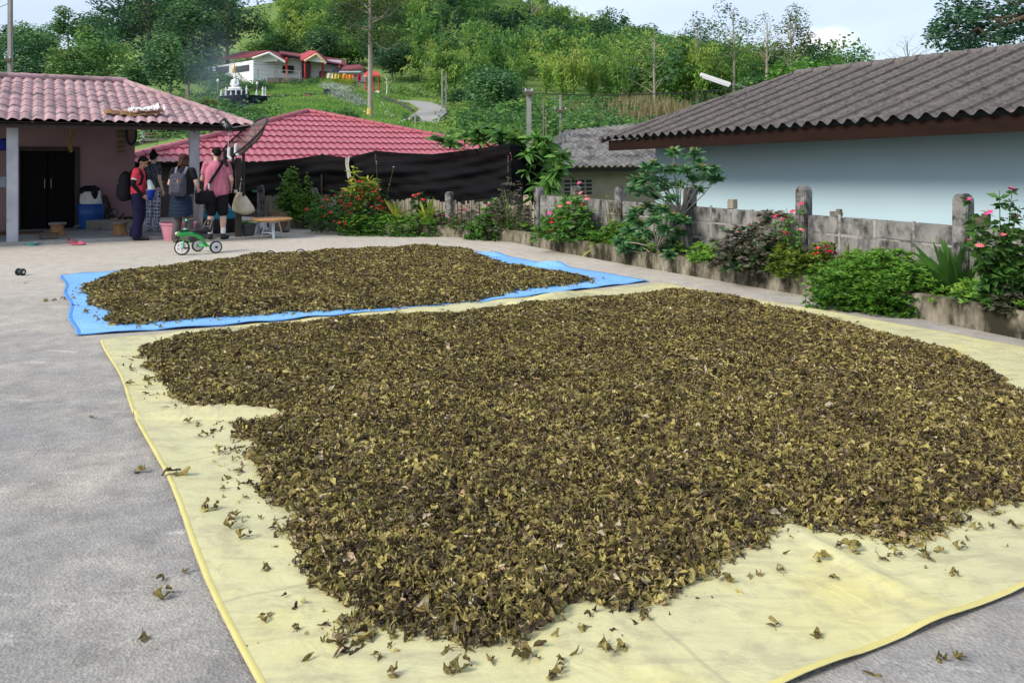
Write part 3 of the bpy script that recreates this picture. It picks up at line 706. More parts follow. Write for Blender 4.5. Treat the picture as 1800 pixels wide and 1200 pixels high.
b = MB(); b.prism([tuple(hp(-9, -.28)[:2]), tuple(hp(4.0, -.28)[:2]), tuple(hp(4.0, TW)[:2]), tuple(hp(-9, TW)[:2])], -.02, .06)
b.build('porch_floor', pm('porch_cement', (.33, .33, .325), (.23, .23, .225), 2, .8, .2, stain=(.13, .12, .11), sscale=3, samt=(.55, .8)), house)
s_p2 = onl(341, hp(0, 0), U)
for s in (0.0, s_p2, -3.4):
    b = MB(); b.box(hp(s, 0, 1.15), .19, .19, 2.26, U, V); b.build('pillar', M['pillar'], house, bevel=.012)
EZ = 2.30; SE = 4.25; RS, RZ = 2.12, 3.36
A_, B_ = hp(-9, -.55, EZ + .03), hp(SE, -.55, EZ)
C_, D_ = hp(RS, TW, RZ), hp(-9, TW, RZ)
b = MB(); roof_face(b, A_, B_, C_, D_, .195, .020, 7, .014)
BK = hp(SE, TW - .3, 2.62)
roof_face(b, B_, BK, C_ + V * .02, C_, .205, .025, 6, .02)
roof_face(b, hp(s_r + .6, TW + 3.4, 2.6), hp(-9, TW + 3.4, 2.6), D_, C_ - U * .0, .205, .025, 6, .02)
rf = b.build('roof', M['pinkroof'], house, smooth=True, fix=False)
b = MB(); dn = Z * -.075; b.add([A_ + dn, B_ + dn, C_ + dn, D_ + dn], [(0, 1, 2, 3)]); b.add([B_ + dn, BK + dn, C_ + dn], [(0, 1, 2)]); b.build('bounce_blocker', M['darkdoor'], house, fix=False)  # near-black sheet added under the roof to cut bounce onto the porch wall
b = MB(); ridge_cap(b, D_, C_, .075, .4, .03); ridge_cap(b, C_, B_, .06, .36, .01); b.build('ridge_tiles', M['pinkroof'], rf, smooth=True)
b = MB(); b.wall(hp(-9, -.46), hp(SE - .12, -.46), EZ - .14, EZ - .02, .05); b.wall(hp(-9, -.07), hp(SE - .3, -.07), 2.27, 2.40, .12)
b.wall(hp(s_p2 - .05, .05), hp(s_p2 - .05, TW), 2.27, 2.40, .1)
for k in range(9): 
    s = SE - .35 - k * .9
    b.hexa([hp(s, -.5, EZ - .09), hp(s + .06, -.5, EZ - .09), hp(s + .06, TW, RZ - .12) if s < RS else hp(s + .06, 1.2, 2.62), hp(s, TW, RZ - .12) if s < RS else hp(s, 1.2, 2.62),
            hp(s, -.5, EZ - .02), hp(s + .06, -.5, EZ - .02), hp(s + .06, TW, RZ - .05) if s < RS else hp(s + .06, 1.2, 2.7), hp(s, TW, RZ - .05) if s < RS else hp(s, 1.2, 2.7)])
b.build('roof_beam', M['darkwood'], house)

def pin(px, py, t): return onp(px, py, hp(0, t), U)  # a point of the porch's plane at depth t
def fl(px, py): return gr(px, py, .06)               # a point of the porch floor

# ================================================================== MIDDLE HOUSE (crimson tiled)
P0 = Vector((-6.48, 20, 0)); MS = 1.16; mp = lambda s, t, z=0: Vector(((P0 + U * s + V * t).x * MS, (P0 + U * s + V * t).y * MS, H + (z - H) * MS))
mid_h = thing('tiled_house', 'low house behind the black net under a pyramid of glossy crimson tiles', 'house', mp(3.3, 5, -1.5))
Am, Bm, Apx = mp(-2.9, 0, 1.5), mp(9.5, 0, 1.5), mp(2.95, 5, 3.07)
b = MB(); roof_face(b, Am, Bm, Apx, Apx, .22, .018, 9, .045)
roof_face(b, Bm, mp(9.5, 10, 1.5), Apx, Apx, .195, .022, 10, .03, per=4); roof_face(b, mp(-2.9, 10, 1.5), Am, Apx, Apx, .195, .022, 10, .03, per=4)
rf = b.build('roof', M['redroof'], mid_h, smooth=True, fix=False)
b = MB(); ridge_cap(b, Am, Apx, .095, .36, .03); ridge_cap(b, Bm, Apx, .095, .36, .03); b.build('ridge_tiles', M['redroof'], rf, smooth=True)
b = MB()
for q0, q1 in (((-2.4, .5), (9.0, .5)), ((9.0, .5), (9.0, 9.5)), ((9, 9.5), (-2.4, 9.5)), ((-2.4, 9.5), (-2.4, .5))): b.wall(mp(*q0), mp(*q1), -1.6, 1.5, -.12)
b.build('wall', pm('dark_house_wall', (.10, .08, .07), (.06, .05, .045), 2, .9), mid_h)
b = MB(); b.wall(mp(-2.8, .1), mp(9.4, .1), 1.36, 1.46, .04); b.build('fascia', M['brownbeam'], mid_h)

# ================================================================== SMALL GREY HOUSE in the gap
S0 = at(952, 293, 20.5); S0.z = 0; sp = lambda s, t, z=0: S0 + U * s + V * t + Z * z
sm_h = thing('grey_roofed_house', 'small beige house with vent blocks under a mossy grey corrugated roof', 'house', sp(2, 3, -1.5))
ze = 1.6 - 15 / F * 20.5
sA, sB = sp(0, 0, ze), sp(5.2, 0, ze); sD = at(1003, 229, 25.2); sC = at(1330, 196, 27.5)
b = MB(); roof_face(b, sA, sB, sC, sD, .2, .03, 5, .012, tile=False)
roof_face(b, sp(0, 1.6, ze), sA, sD, sD + V * .3, .2, .03, 4, .012, tile=False, per=5)
b.build('roof', M['greyroof2'], sm_h, smooth=True, fix=False)
b = MB(); b.wall(sp(.35, .5), sp(5.0, .5), -1.7, ze + .06, .12); b.wall(sp(.35, 1.5), sp(.35, .62), -1.7, ze, .12); b.build('wall', M['beige'], sm_h)
b = MB(); b.wall(sp(.1, .12), sp(5.1, .12), ze - .13, ze - .03, .04); b.build('fascia', M['darkwood'], sm_h)
v0, v1 = onl(990, sp(0, .5), U), onl(1041, sp(0, .5), U); vy0, vy1 = 1.6 - 66 / F * 21, 1.6 - 37 / F * 21
bk = MB(); bk.wall(sp(v0, .492), sp(v1, .492), vy0, vy1, .006); vb = bk.build('vent_block', M['beige'], sm_h)
b = MB()
for i in range(4):
    for j in range(4):
        a = v0 + (v1 - v0) * (i + .12) / 4; c = v0 + (v1 - v0) * (i + .9) / 4; z0 = vy0 + (vy1 - vy0) * (j + .15) / 4
        b.wall(sp(a, .487), sp(c, .487), z0, z0 + (vy1 - vy0) * .16, .004)
b.build('vent_opening', M['black'], vb)

# ================================================================== RIGHT HOUSE (blue wall, grey corrugated roof)
E0 = Vector((5.9, 9.5, 0)); rp_ = lambda s, t, z=0: E0 + V * s + U * t + Z * z       # s along the eave (away), t into the house
bl_h = thing('blue_walled_house', 'long house with a pale blue wall and a grey corrugated roof on the right', 'house', rp_(3, 4, -1.5))
ezf = lambda s: 2.16 - .0195 * s
s_l = onl(1055, E0, V)
rA, rB = rp_(s_l, 0, ezf(s_l)), rp_(-6, 0, ezf(-6)); rC, rD = rp_(-6, 4, 3.40), rp_(onl(1400, rp_(0, 4), V), 4, 3.40)
b = MB(); roof_face(b, rA, rB, rC, rD, .235, .038, 5, .010, tile=False, lap=2, per=10)
roof_face(b, rp_(s_l, 8, 2.0), rA, rD, rD, .225, .032, 4, .012, tile=False, per=5)
roof_face(b, rp_(-6, 8, 2.1), rp_(s_l, 8, 2.0), rD, rC, .225, .032, 4, .012, tile=False, per=5)
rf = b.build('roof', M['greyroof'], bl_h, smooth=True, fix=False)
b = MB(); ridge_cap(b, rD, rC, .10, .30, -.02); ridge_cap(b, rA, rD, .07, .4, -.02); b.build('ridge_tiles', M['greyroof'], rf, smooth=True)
b = MB(); b.hexa([rp_(s_l - .15, .10, ezf(s_l) - .24), rp_(-6, .10, ezf(-6) - .24), rp_(-6, .15, ezf(-6) - .24), rp_(s_l - .15, .15, ezf(s_l) - .24),
                  rp_(s_l - .15, .10, ezf(s_l) - .035), rp_(-6, .10, ezf(-6) - .035), rp_(-6, .15, ezf(-6) - .035), rp_(s_l - .15, .15, ezf(s_l) - .035)])
b.build('fascia', M['brownbeam'], bl_h)
sw = onl(1152, rp_(0, 1.15), V)
b = MB(); b.wall(rp_(sw, 1.15), rp_(-6, 1.15), -1.7, 2.3, .15); b.wall(rp_(sw, 7), rp_(sw, 1.3), -1.7, 2.0, .15); b.build('wall', M['bluewall'], bl_h)
b = MB(); b.add([rp_(s_l - .2, .16, ezf(s_l) - .10), rp_(-6, .16, ezf(-6) - .10), rp_(-6, 1.14, ezf(-6) - .04), rp_(s_l - .2, 1.14, ezf(s_l) - .04)], [(0, 1, 2, 3)])
b.build('soffit', M['darkwood'], bl_h)
# strip lamp on a bracket above the hip
L0, L1, L2 = at(1231, 131, 16.6), at(1284, 149, 16.6), at(1312, 154, 16.6)
lamp = thing('strip_lamp', 'white fluorescent strip lamp on a thin arm above the grey corrugated roof', 'lamp', L2 - Z * .5)
ax = (L1 - L0).normalized(); b = MB(); b.box((L0 + L1) / 2, (L1 - L0).length, .06, .075, ax, Vector((0, 1, 0)), ax.cross(Vector((0, 1, 0)))); b.build('housing', M['white'], lamp, bevel=.01)
b = MB(); b.tube([L0 + ax * .04 - Z * .055 - Vector((0, .02, 0)), L1 - ax * .04 - Z * .055 - Vector((0, .02, 0))], .016, 8); b.build('tube', M['white'], lamp)
b = MB(); b.tube([L1 - ax * .1, L2, L2 + Vector((.25, .1, -.9))], .014, 6); b.build('arm', M['metalgrey'], lamp)

# ================================================================== PLANTER KERB, BLOCK FENCE, SLAT FENCE, BLACK NET
kt = thing('planter_kerb', 'low mossy concrete kerb holding the flower bed along the yard', 'kerb', KERB[2])
b = MB()
for i in range(len(KERB) - 1): b.wall(KERB[i + 1], KERB[i] + (KERB[i] - KERB[i + 1]).normalized() * .02, -.3, .235 + .012 * (i % 2), .13)
b.build('kerb', M['kerb'], kt, bevel=.012)
inner = [p + (U * .1 if i < 6 else V * .1) for i, p in enumerate(KERB)]
outer = [p + U * .80 for p in KERB[:5]] + [gr(960, 418), gr(860, 408) + V * .5, gr(640, 404) + V * .4, gr(520, 398) + V * .4, gr(488, 396) + V * .4]
b = MB()
nn = len(inner)
for i, p in enumerate(inner): b.v += [Vector((p.x, p.y, .19)), Vector((outer[i].x, outer[i].y, .24)), Vector((outer[i].x, outer[i].y, -1.7)), Vector((p.x, p.y, -.2))]
for i in range(nn - 1):
    for k in range(3): b.f.append((4 * i + k, 4 * i + k + 1, 4 * i + 4 + k + 1, 4 * i + 4 + k))
tag(b.build('planter_soil', M['soil'], fix=False), kind='structure')

wp = lambda s, t=0, z=0: WA + V * s + U * t + Z * z
pxs = [1690, 1410, 1210, 1088, 1010, 945]; ptop = [1.24, 1.26, 1.18, 1.14, 1.12, 1.06]
ps = [onl(p, WA, V) for p in pxs]
ps = [ps[0] - 4.0, ps[0] - 2.0] + ps; ptop = [1.25, 1.25] + ptop
bf = thing('block_fence', 'grey concrete block fence with round topped concrete posts beside the flower bed', 'fence', wp(ps[3]))
rr = random.Random(3)
for i in range(len(ps) - 1):
    s0, s1 = ps[i] + .07, ps[i + 1] - .07; Ln = s1 - s0; nb = max(2, round(Ln / .43))
    b = MB()
    for r in range(4):
        z1 = .905 - r * .225; z0 = z1 - .213
        for k in range(nb):
            o = (.5 if r % 2 else 0); a0 = s0 + Ln * max(0, (k - o * .0)) / nb; a1 = s0 + Ln * (k + 1) / nb
            j = rr.uniform(-.004, .004)
            b.box(wp((a0 + a1) / 2, .05 + j, (z0 + z1) / 2), a1 - a0 - .030, .09, z1 - z0 - .010, V, U)
    pn = b.build('block_panel', M['block'], bf, bevel=.006)
    b = MB(); b.box(wp((s0 + s1) / 2, .05, .44), Ln, .078, .915, V, U)
    for k in range(1, nb): b.box(wp(s0 + Ln * k / nb, .012, .55 + rr.uniform(-.02, .05)), .036, .016, .68, V, U)
    b.build('mortar', M['mortar'], pn)
def post_mb(b, P, w, h, ax=U, ay=V):
    prof = [(-w / 2, -.3), (w / 2, -.3), (w / 2, h - w * .5)] + [(w / 2 * math.cos(a), h - w * .5 + w * .5 * math.sin(a)) for a in [math.pi * k / 8 for k in range(1, 8)]] + [(-w / 2, h - w * .5)]
    n = len(prof); vs = [P + ay * x + Z * z - ax * w * .42 for x, z in prof] + [P + ay * x + Z * z + ax * w * .42 for x, z in prof]
    b.add(vs, [tuple(range(n - 1, -1, -1)), tuple(range(n, 2 * n))] + [(i, (i + 1) % n, n + (i + 1) % n, n + i) for i in range(n)])
for s, h in zip(ps, ptop):
    b = MB(); post_mb(b, wp(s, .03), .165, h); b.build('post', M['post'], bf, bevel=.012)
# odds and ends lying on the wall
b = MB(); b.box(wp(onl(1282, WA, V), .06, .905 + .065), .11, .09, .13, V, U); b.box(wp(onl(1276, WA, V), .07, .905 + .05), .05, .05, .10, V, U)
tag(b.build('wood_block', M['bamboo'], loc=wp(onl(1282, WA, V), .06, .905), bevel=.006), 'pale cut wood block standing on top of the block fence', 'wood block')
b = MB(); b.box(wp(onl(1465, WA, V), .05, .905 + .03), .15, .07, .055, V, U); b.box(wp(onl(1470, WA, V), .05, .905 + .045), .06, .06, .09, V, U)
tag(b.build('brick_piece', M['stone'], loc=wp(onl(1465, WA, V), .05, .905), bevel=.008), 'small dark brick piece lying on top of the block fence', 'brick')
b = MB(); b.box(wp(onl(1718, WA, V), .05, .905 + .05), .16, .08, .10, V, U); b.box(wp(onl(1728, WA, V), .05, .905 + .07), .07, .07, .14, V, U)
tag(b.build('brick_piece', M['stembrown'], loc=wp(onl(1718, WA, V), .05, .905), bevel=.008), 'brown brick lying on the fence beside the nearest post', 'brick')

FA = Vector((.45, 15.95, 0)); FB = Vector((-6.2, 20.3, 0)); FD = (FB - FA).normalized(); FN = Vector((-FD.y, FD.x, 0)); FN = FN if FN.y > 0 else -FN
fp = lambda s, t=0, z=0: FA + FD * s + FN * t + Z * z; FL = (FB - FA).length
sf = thing('slat_fence', 'weathered grey fence of upright split bamboo slats under the black net', 'fence', fp(3))
b = MB(); s = .1
while s < FL:
    w = rr.uniform(.035, .07); h = rr.uniform(.66, .76); b.box(fp(s, rr.uniform(-.01, .01), h / 2), w, .015, h, FD, FN); s += w + rr.uniform(.004, .016)
b.build('slats', M['bamboo'], sf)
b = MB()
for z in (.3, .6): b.tube([fp(0, .03, z), fp(FL, .03, z)], .02, 6)
b.build('rail', M['bamboo'], sf)
for px, h in ((793, .92), (650, .80), (556, .92), (462, .95)):
    b = MB(); post_mb(b, fp(onl(px, FA, FD), -.06), .15, h, FN, FD); b.build('post', M['post'], sf, bevel=.012)
# black shade net
def netmat():
    m, nt, bb = newmat('black_shade_net'); bb.inputs['Base Color'].default_value = (.012, .013, .014, 1); bb.inputs['Roughness'].default_value = .8; bb.inputs['Specular IOR Level'].default_value = .08
    co = objco(nt, (.4, .4, 9)); n = noise(nt, co, 4, 8, .75); r = ramp(nt, [(.35, (.002, .002, .003)), (.80, (.010, .011, .013))]); nt.links.new(n.outputs[0], r.inputs[0]); nt.links.new(r.outputs[0], bb.inputs['Base Color'])
    t = nt.nodes.new('ShaderNodeBsdfTransparent'); x = nt.nodes.new('ShaderNodeMixShader'); x.inputs[0].default_value = .008
    nt.links.new(bb.outputs[0], x.inputs[1]); nt.links.new(t.outputs[0], x.inputs[2]); nt.links.new(x.outputs[0], nt.nodes['Material Output'].inputs['Surface']); return m
M['net'] = netmat()
net = thing('shade_net', 'long black shade net hung on poles above the slat fence', 'net', fp(3, .25))
NT = [(392, 290), (430, 287), (520, 279), (566, 272), (612, 277), (661, 265), (705, 269), (760, 271), (820, 264), (862, 258), (895, 252)]
NB = [(392, 370), (560, 363), (610, 361), (700, 358), (780, 356), (850, 350), (907, 342)]
itp = lambda T, x: float(np.interp(x, [p[0] for p in T], [p[1] for p in T]))
def netpt(u, v):
    px = 392 + (897 - 392) * u; py = itp(NB, px) * (1 - v) + itp(NT, px) * v
    q = onp(px, py, fp(0, .22), FD)
    k = .02 * math.sin(px * .13 + v * 21) * (1 - v) + .018 * math.sin(v * 31 - px * .03) + .05 * math.sin(px * .021 + v * 5) + .035 * math.sin(px * .05 - v * 7) + .02 * math.sin(v * 16 + px * .01)
    return q + FN * (k * (4 * v * (1 - v) + .15))
b = MB(); b.grid(netpt, 140, 34)
b.grid(lambda u, v: (lambda q: Vector((q.x, q.y, 0)) + U * (u * .75) + FN * (.03 * math.sin(u * 9 + v * 3)) + Z * ((q.z) * (1 - .0 * u) - .16 * u * v))(netpt(1, v)), 14, 12)
b.build('fabric', M['net'], net, smooth='all', fix=False)
for px, py in ((566, 270), (661, 264), (894, 250)):
    q = onp(px, py, fp(0, .25), FD); b = MB(); b.tube([Vector((q.x, q.y, 0)), q], .025, 8); b.build('pole', M['darkwood'], net)

# ================================================================== PLANTS OF THE FLOWER BED
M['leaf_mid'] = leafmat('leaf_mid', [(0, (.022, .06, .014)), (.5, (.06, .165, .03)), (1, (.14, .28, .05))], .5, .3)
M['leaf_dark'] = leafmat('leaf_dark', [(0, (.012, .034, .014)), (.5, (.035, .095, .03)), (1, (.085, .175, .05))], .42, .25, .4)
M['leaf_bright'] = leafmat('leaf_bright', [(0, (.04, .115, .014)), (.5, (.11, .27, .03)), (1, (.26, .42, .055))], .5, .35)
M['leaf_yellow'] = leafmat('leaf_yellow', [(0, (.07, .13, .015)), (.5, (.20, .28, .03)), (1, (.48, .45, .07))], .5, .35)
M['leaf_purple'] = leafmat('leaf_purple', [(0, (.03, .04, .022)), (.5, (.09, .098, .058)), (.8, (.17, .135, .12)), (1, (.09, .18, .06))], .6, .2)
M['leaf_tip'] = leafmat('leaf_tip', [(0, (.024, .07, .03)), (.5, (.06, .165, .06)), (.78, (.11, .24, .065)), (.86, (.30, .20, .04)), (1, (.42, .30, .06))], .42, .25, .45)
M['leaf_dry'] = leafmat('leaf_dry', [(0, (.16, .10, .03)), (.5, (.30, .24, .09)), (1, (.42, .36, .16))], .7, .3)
M['hot_pink'] = pm('hot_pink_petal', (.75, .06, .28), (.62, .04, .20), 30, .5)
M['red_petal'] = pm('red_petal', (.72, .035, .03), (.55, .02, .03), 30, .5)
M['crimson_petal'] = pm('crimson_petal', (.62, .02, .10), (.48, .015, .07), 30, .5)
M['coral_petal'] = pm('coral_petal', (.80, .20, .20), (.65, .10, .16), 30, .5)
M['disk'] = pm('flower_centre', (.25, .07, .02), (.45, .28, .04), 60, .8)
def zinnia(mat):
    b = MB()
    for ring, (r, n, zz) in enumerate(((.034, 12, 0), (.024, 9, .006))):
        for k in range(n):
            a = 2 * math.pi * k / n + ring * .2; d = Vector((math.cos(a), math.sin(a), 0)); t = Vector((-d.y, d.x, 0)); w = r * .30
            b.add([d * .006 + Z * zz, d * r * .6 - t * w + Z * (zz + .003), d * r - t * w * .5 + Z * (zz - .004), d * r + t * w * .5 + Z * (zz - .004), d * r * .6 + t * w + Z * (zz + .003)], [(0, 1, 2, 3, 4)])
    me = b.mesh('flower', mat, fix=False)
    c = MB(); c.ell((0, 0, .008), .010, .010, .008, 8, 5); n0 = len(me.polygons)
    me2 = bpy.data.meshes.new('flower'); vs = [v.co[:] for v in me.vertices]; k0 = len(vs)
    me2.from_pydata(vs + [tuple(p) for p in c.v], [], [tuple(p.vertices) for p in me.polygons] + [tuple(i + k0 for i in f) for f in c.f])
    me2.materials.append(mat); me2.materials.append(M['disk'])
    for i in range(n0, len(me2.polygons)): me2.polygons[i].material_index = 1
    return me2
def floret(mat):
    acc = NP(); n = 16; d = rdir(n, .0, 1)
    acc.leaves(d * .012, rdir(n, -.3, .5), d, .022, .018, LEAF2, RNG.uniform(0, 1, n)); return acc.mesh('flower', mat)
FLW = {'hot': zinnia(M['hot_pink']), 'red': floret(M['red_petal']), 'crim': zinnia(M['crimson_petal']), 'coral': zinnia(M['coral_petal']), 'bud': floret(M['crimson_petal']), 'white': floret(M['white'])}
def put_flower(par, kind, p, s=1.0, tilt=None):
    o = link_mesh('flower', FLW[kind], par, Vector(p) - wloc(par)); o.scale = (s, s, s)
    o.rotation_euler = (rr.uniform(-.5, .5) if tilt is None else tilt, rr.uniform(-.5, .5), rr.uniform(0, 6)); return o
PGRP = 'flowering plants of the bed'
def col_hit(px, L):
    for i in range(len(L) - 1):
        s = onl(px, L[i], L[i + 1] - L[i])
        if -.02 <= s <= 1.02: return (L[i] + (L[i + 1] - L[i]) * s).y
    return None
def bed(px, py, z0):
    """a point of the flower bed in sight column px, as near to the measured one as the bed allows"""
    d = gr(px, py, z0).y; a = col_hit(px, KERB)
    if a is None: return gr(px, py, z0)
    if px < 935: c = (FA + FD * onl(px, FA, FD)).y - .10
    else: c = (WA + V * onl(px, WA, V)).y - .10
    lo, hi = min(a + .14, c - .02), c; d = min(max(d, lo), hi)
    return Vector(((px - CX) / F * d, d, z0))
def rosette(acc, c, n, L, W, up=.5, tint=.5, spread=1.0, tmpl=LEAF2, tv=.12):
    c = np.asarray(c, float); a = RNG.uniform(0, 2 * math.pi, n); z = RNG.uniform(up - .75, up + .35, n)
    D = np.stack([np.cos(a) * spread, np.sin(a) * spread, z], 1); N = np.stack([-np.cos(a) * .3, -np.sin(a) * .3 - .35, np.ones(n) * .8], 1) + RNG.normal(0, .5, (n, 3))
    acc.leaves(np.tile(c, (n, 1)), D, N, L * RNG.uniform(.7, 1.2, n), W * RNG.uniform(.8, 1.15, n), tmpl, np.clip(tint + RNG.normal(0, tv, n), 0, 1))
def bush(name, label, px, py, w, h, mat, n=60, L=.06, W=.03, per=10, up=.4, z0=.2, dp=None, flowers=None, stems=7, cat='bush', stemmat='stem', top=0.0, tmpl=LEAF2, group=PGRP, shape=2.0, tint=(.3, .75), base=None, low=.0):
    """w, h in photo pixels; a crown of leafy tips over an uneven dome"""
    P = base or bed(px, py, z0); k = P.y / F; w *= k * 1.1; h *= k; dp = (dp * k) if dp else w * .8
    o = thing(name, label, cat, P, group); acc = NP(); tips = []; n = int(n * 1.7); per = int(per * 1.3); L *= 1.3; W *= 1.5
    for i in range(n):
        while True:
            q = np.array([RNG.uniform(-1, 1), RNG.uniform(-1, 1), RNG.uniform(low, 1)])
            rad = (q[0] ** 2 + q[1] ** 2 + max(q[2], 0) ** shape)
            if rad < 1 and rad > RNG.uniform(0, .75): break
        j = 1 + .18 * math.sin(q[0] * 5 + px) + .12 * math.sin(q[1] * 7 + py)
        c = np.array([P.x + q[0] * w / 2 * j, P.y + q[1] * dp / 2, P.z + max(q[2] * h * j, -P.z + .02)]); tips.append(c)
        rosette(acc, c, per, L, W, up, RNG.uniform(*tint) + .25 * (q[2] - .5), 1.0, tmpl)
    acc.build('foliage', M[mat], o)
    if stems:
        b = MB()
        for i in range(stems):
            t = tips[i * len(tips) // stems]; r0 = P + Vector((RNG.uniform(-.12, .12) * w, RNG.uniform(-.12, .12) * dp, -.03)); t = Vector(t)
            b.tube([r0, r0.lerp(t, .5) + Vector((0, 0, .05 * h)), t], [.006, .005, .003], 5)
        b.build('stem', M[stemmat], o)
    for f in (flowers or []):
        kind, num, s = f[:3]
        if len(f) > 3:      # exact photo spots
            for (fx, fy) in f[3]: put_flower(o, kind, at(fx, fy, P.y - dp * .25 + rr.uniform(-.1, .1) * dp), s)
        else:
            cand = sorted(tips, key=lambda t: (t[1] - P.y) * 1.2 - (t[2] - P.z) * .8)[:max(num * 2, 6)]
            for i in range(num): t = cand[rr.randrange(len(cand))]; put_flower(o, kind, (t[0] + rr.uniform(-.03, .03), t[1] - .03, t[2] + .03), s)
    return o
def lily(name, label, px, py, blades, mat, z0=.2, L=.5, W=.05, n=None, tint=.5, group=PGRP, cat='lily'):
    """strap leaved clump; blades: list of (tip px, tip py) reached by arching leaves"""
    P = bed(px, py, z0); o = thing(name, label, cat, P, group); acc = NP()
    blades = list(blades) + [(tx + rr.uniform(-14, 14), ty + rr.uniform(-6, 22)) for tx, ty in (blades if len(blades) > 4 else [])]; W *= 1.1
    for i, (tx, ty) in enumerate(blades):
        d = P.y + rr.uniform(-.22, .22); T = at(tx, ty, d); a = P + Vector((rr.uniform(-.05, .05), rr.uniform(-.05, .05), -.02)); hgt = (T - a).length
        mid = a.lerp(T, .55) + Z * hgt * (.22 if T.z - a.z < hgt * .75 else .06); seg = 8; pts = []
        for s in range(seg + 1):
            t = s / seg; pts.append(a * (1 - t) ** 2 + mid * 2 * t * (1 - t) + T * t * t)
        dirv = (T - a); sd = Vector((-dirv.y, dirv.x, 0)); sd = (sd.normalized() * .5 + Vector((1, 0, 0)) * .7).normalized()
        vs = []; ww = W * rr.uniform(.8, 1.2)
        for s, p in enumerate(pts):
            t = s / seg; hw = ww / 2 * min(1, .45 + 2.2 * t) * max(.04, (1 - t ** 3)); vs += [p - sd * hw + Z * .12 * hw, p - Vector((0, 0, .25 * hw)), p + sd * hw + Z * .12 * hw]
        vs = np.array([tuple(v) for v in vs]); fs = np.array([[s * 3 + k, s * 3 + k + 1, s * 3 + 4 + k, s * 3 + 3 + k] for s in range(seg) for k in range(2)])
        acc.add(vs, fs, np.array([tint + rr.uniform(-.25, .25)]))
    acc.build('leaves', M[mat], o, smooth=True); return o
def stalks(name, label, px, py, tips, mat, lv=8, L=.07, W=.025, z0=.2, flowers=None, fs=1.0, stemmat='stem', cat='flower', group=PGRP, bend=.1, rad=.006, tint=.5, bare=.15, droop=.1):
    P = bed(px, py, z0); o = thing(name, label, cat, P, group); b = MB(); acc = NP(); got = []
    for (tx, ty) in tips:
        T = at(tx, ty, P.y + rr.uniform(-.15, .15)); a = P + Vector((rr.uniform(-.1, .1), rr.uniform(-.06, .06), -.03))
        m = a.lerp(T, .5) + Vector((rr.uniform(-bend, bend), rr.uniform(-bend, bend), 0)) * .5
        pts = [a.lerp(m, t).lerp(m.lerp(T, t), t) for t in (0, .25, .5, .75, 1)]; b.tube(pts, [rad * 1.4, rad * 1.2, rad, rad * .8, rad * .5], 5)
        for i in range(lv):
            t = bare + (1 - bare) * (i + rr.random()) / lv; c = a.lerp(m, t).lerp(m.lerp(T, t), t); rosette(acc, c, 5, L * 1.15 * (1.15 - .5 * t), W * 1.4 * (1.15 - .5 * t), .25 - droop, tint + rr.uniform(-.2, .2))
        got.append(T)
    b.build('stem', M[stemmat], o)
    if lv: acc.build('leaves', M[mat], o)
    for i, T in enumerate(got):
        if flowers and flowers[i % len(flowers)]: put_flower(o, flowers[i % len(flowers)], T + Z * .008, fs)
    return o

# --- right, near the camera
stalks('zinnia_plant', 'tall zinnia plant with large pink blooms at the right end of the bed', 1768, 552,
       [(1779, 333), (1738, 374), (1702, 352), (1785, 382), (1792, 362), (1705, 425), (1722, 432), (1762, 414), (1757, 335), (1800, 400), (1815, 350), (1825, 395), (1840, 372), (1780, 430), (1745, 440), (1728, 390)],
       'leaf_mid', 14, .13, .05, flowers=['hot', 'hot', 'hot', 'hot', None, 'coral', 'coral', 'coral', None, None, 'hot', None, 'hot', None, None, None], fs=1.15, bare=.12, droop=.15, tint=.5)
bush('dry_undergrowth', 'dark tangled brown undergrowth below the tall pink zinnia plant', 1775, 558, 80, 48, 'leaf_purple', 45, .06, .025, 8, .1, flowers=None, cat='undergrowth', stemmat='stembrown', tint=(.1, .6))
lily('strap_lily', 'big dark green strap leaved lily clump beside the nearest fence post', 1682, 520,
     [(1606, 428), (1620, 470), (1652, 415), (1668, 440), (1700, 408), (1690, 430), (1640, 425), (1632, 450), (1665, 500), (1664, 495), (1727, 505), (1715, 440), (1735, 470), (1705, 455), (1660, 430), (1586, 468), (1622, 485), (1645, 470), (1725, 440), (1680, 425), (1650, 445)],
     'leaf_mid', L=.5, W=.075, tint=.42)
b = MB(); 
lily('fallen_strap_leaf', 'single pale green strap leaf hanging over the kerb edge', 1692, 505, [(1683, 548)], 'leaf_bright', z0=.30, W=.055, tint=.6, cat='leaf')
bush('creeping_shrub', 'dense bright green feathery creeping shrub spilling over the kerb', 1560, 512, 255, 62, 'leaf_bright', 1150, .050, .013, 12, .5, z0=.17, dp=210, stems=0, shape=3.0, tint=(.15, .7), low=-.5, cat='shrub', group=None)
bush('clover_patch', 'small clover like leaves below the strap lily at the bed edge', 1708, 530, 70, 18, 'leaf_mid', 60, .035, .03, 5, .5, stems=0, cat='ground plant', tint=(.4, .8))
lily('spider_plant', 'small pale yellow green spider plant above the creeping shrub', 1492, 487, [(1482, 440), (1489, 432), (1510, 427), (1498, 440), (1535, 452), (1520, 470), (1478, 460), (1505, 445), (1525, 462)], 'leaf_yellow', W=.05, tint=.55)
bush('balsam_plant', 'yellow green balsam with red blooms left of the spider plant', 1425, 484, 125, 52, 'leaf_yellow', 130, .07, .018, 8, .5, flowers=[('red', 1, 1.5, [(1438, 437), (1435, 447)]), ('bud', 1, 1.3, [(1455, 434), (1460, 443), (1453, 443)])], tint=(.05, .5), stems=14)
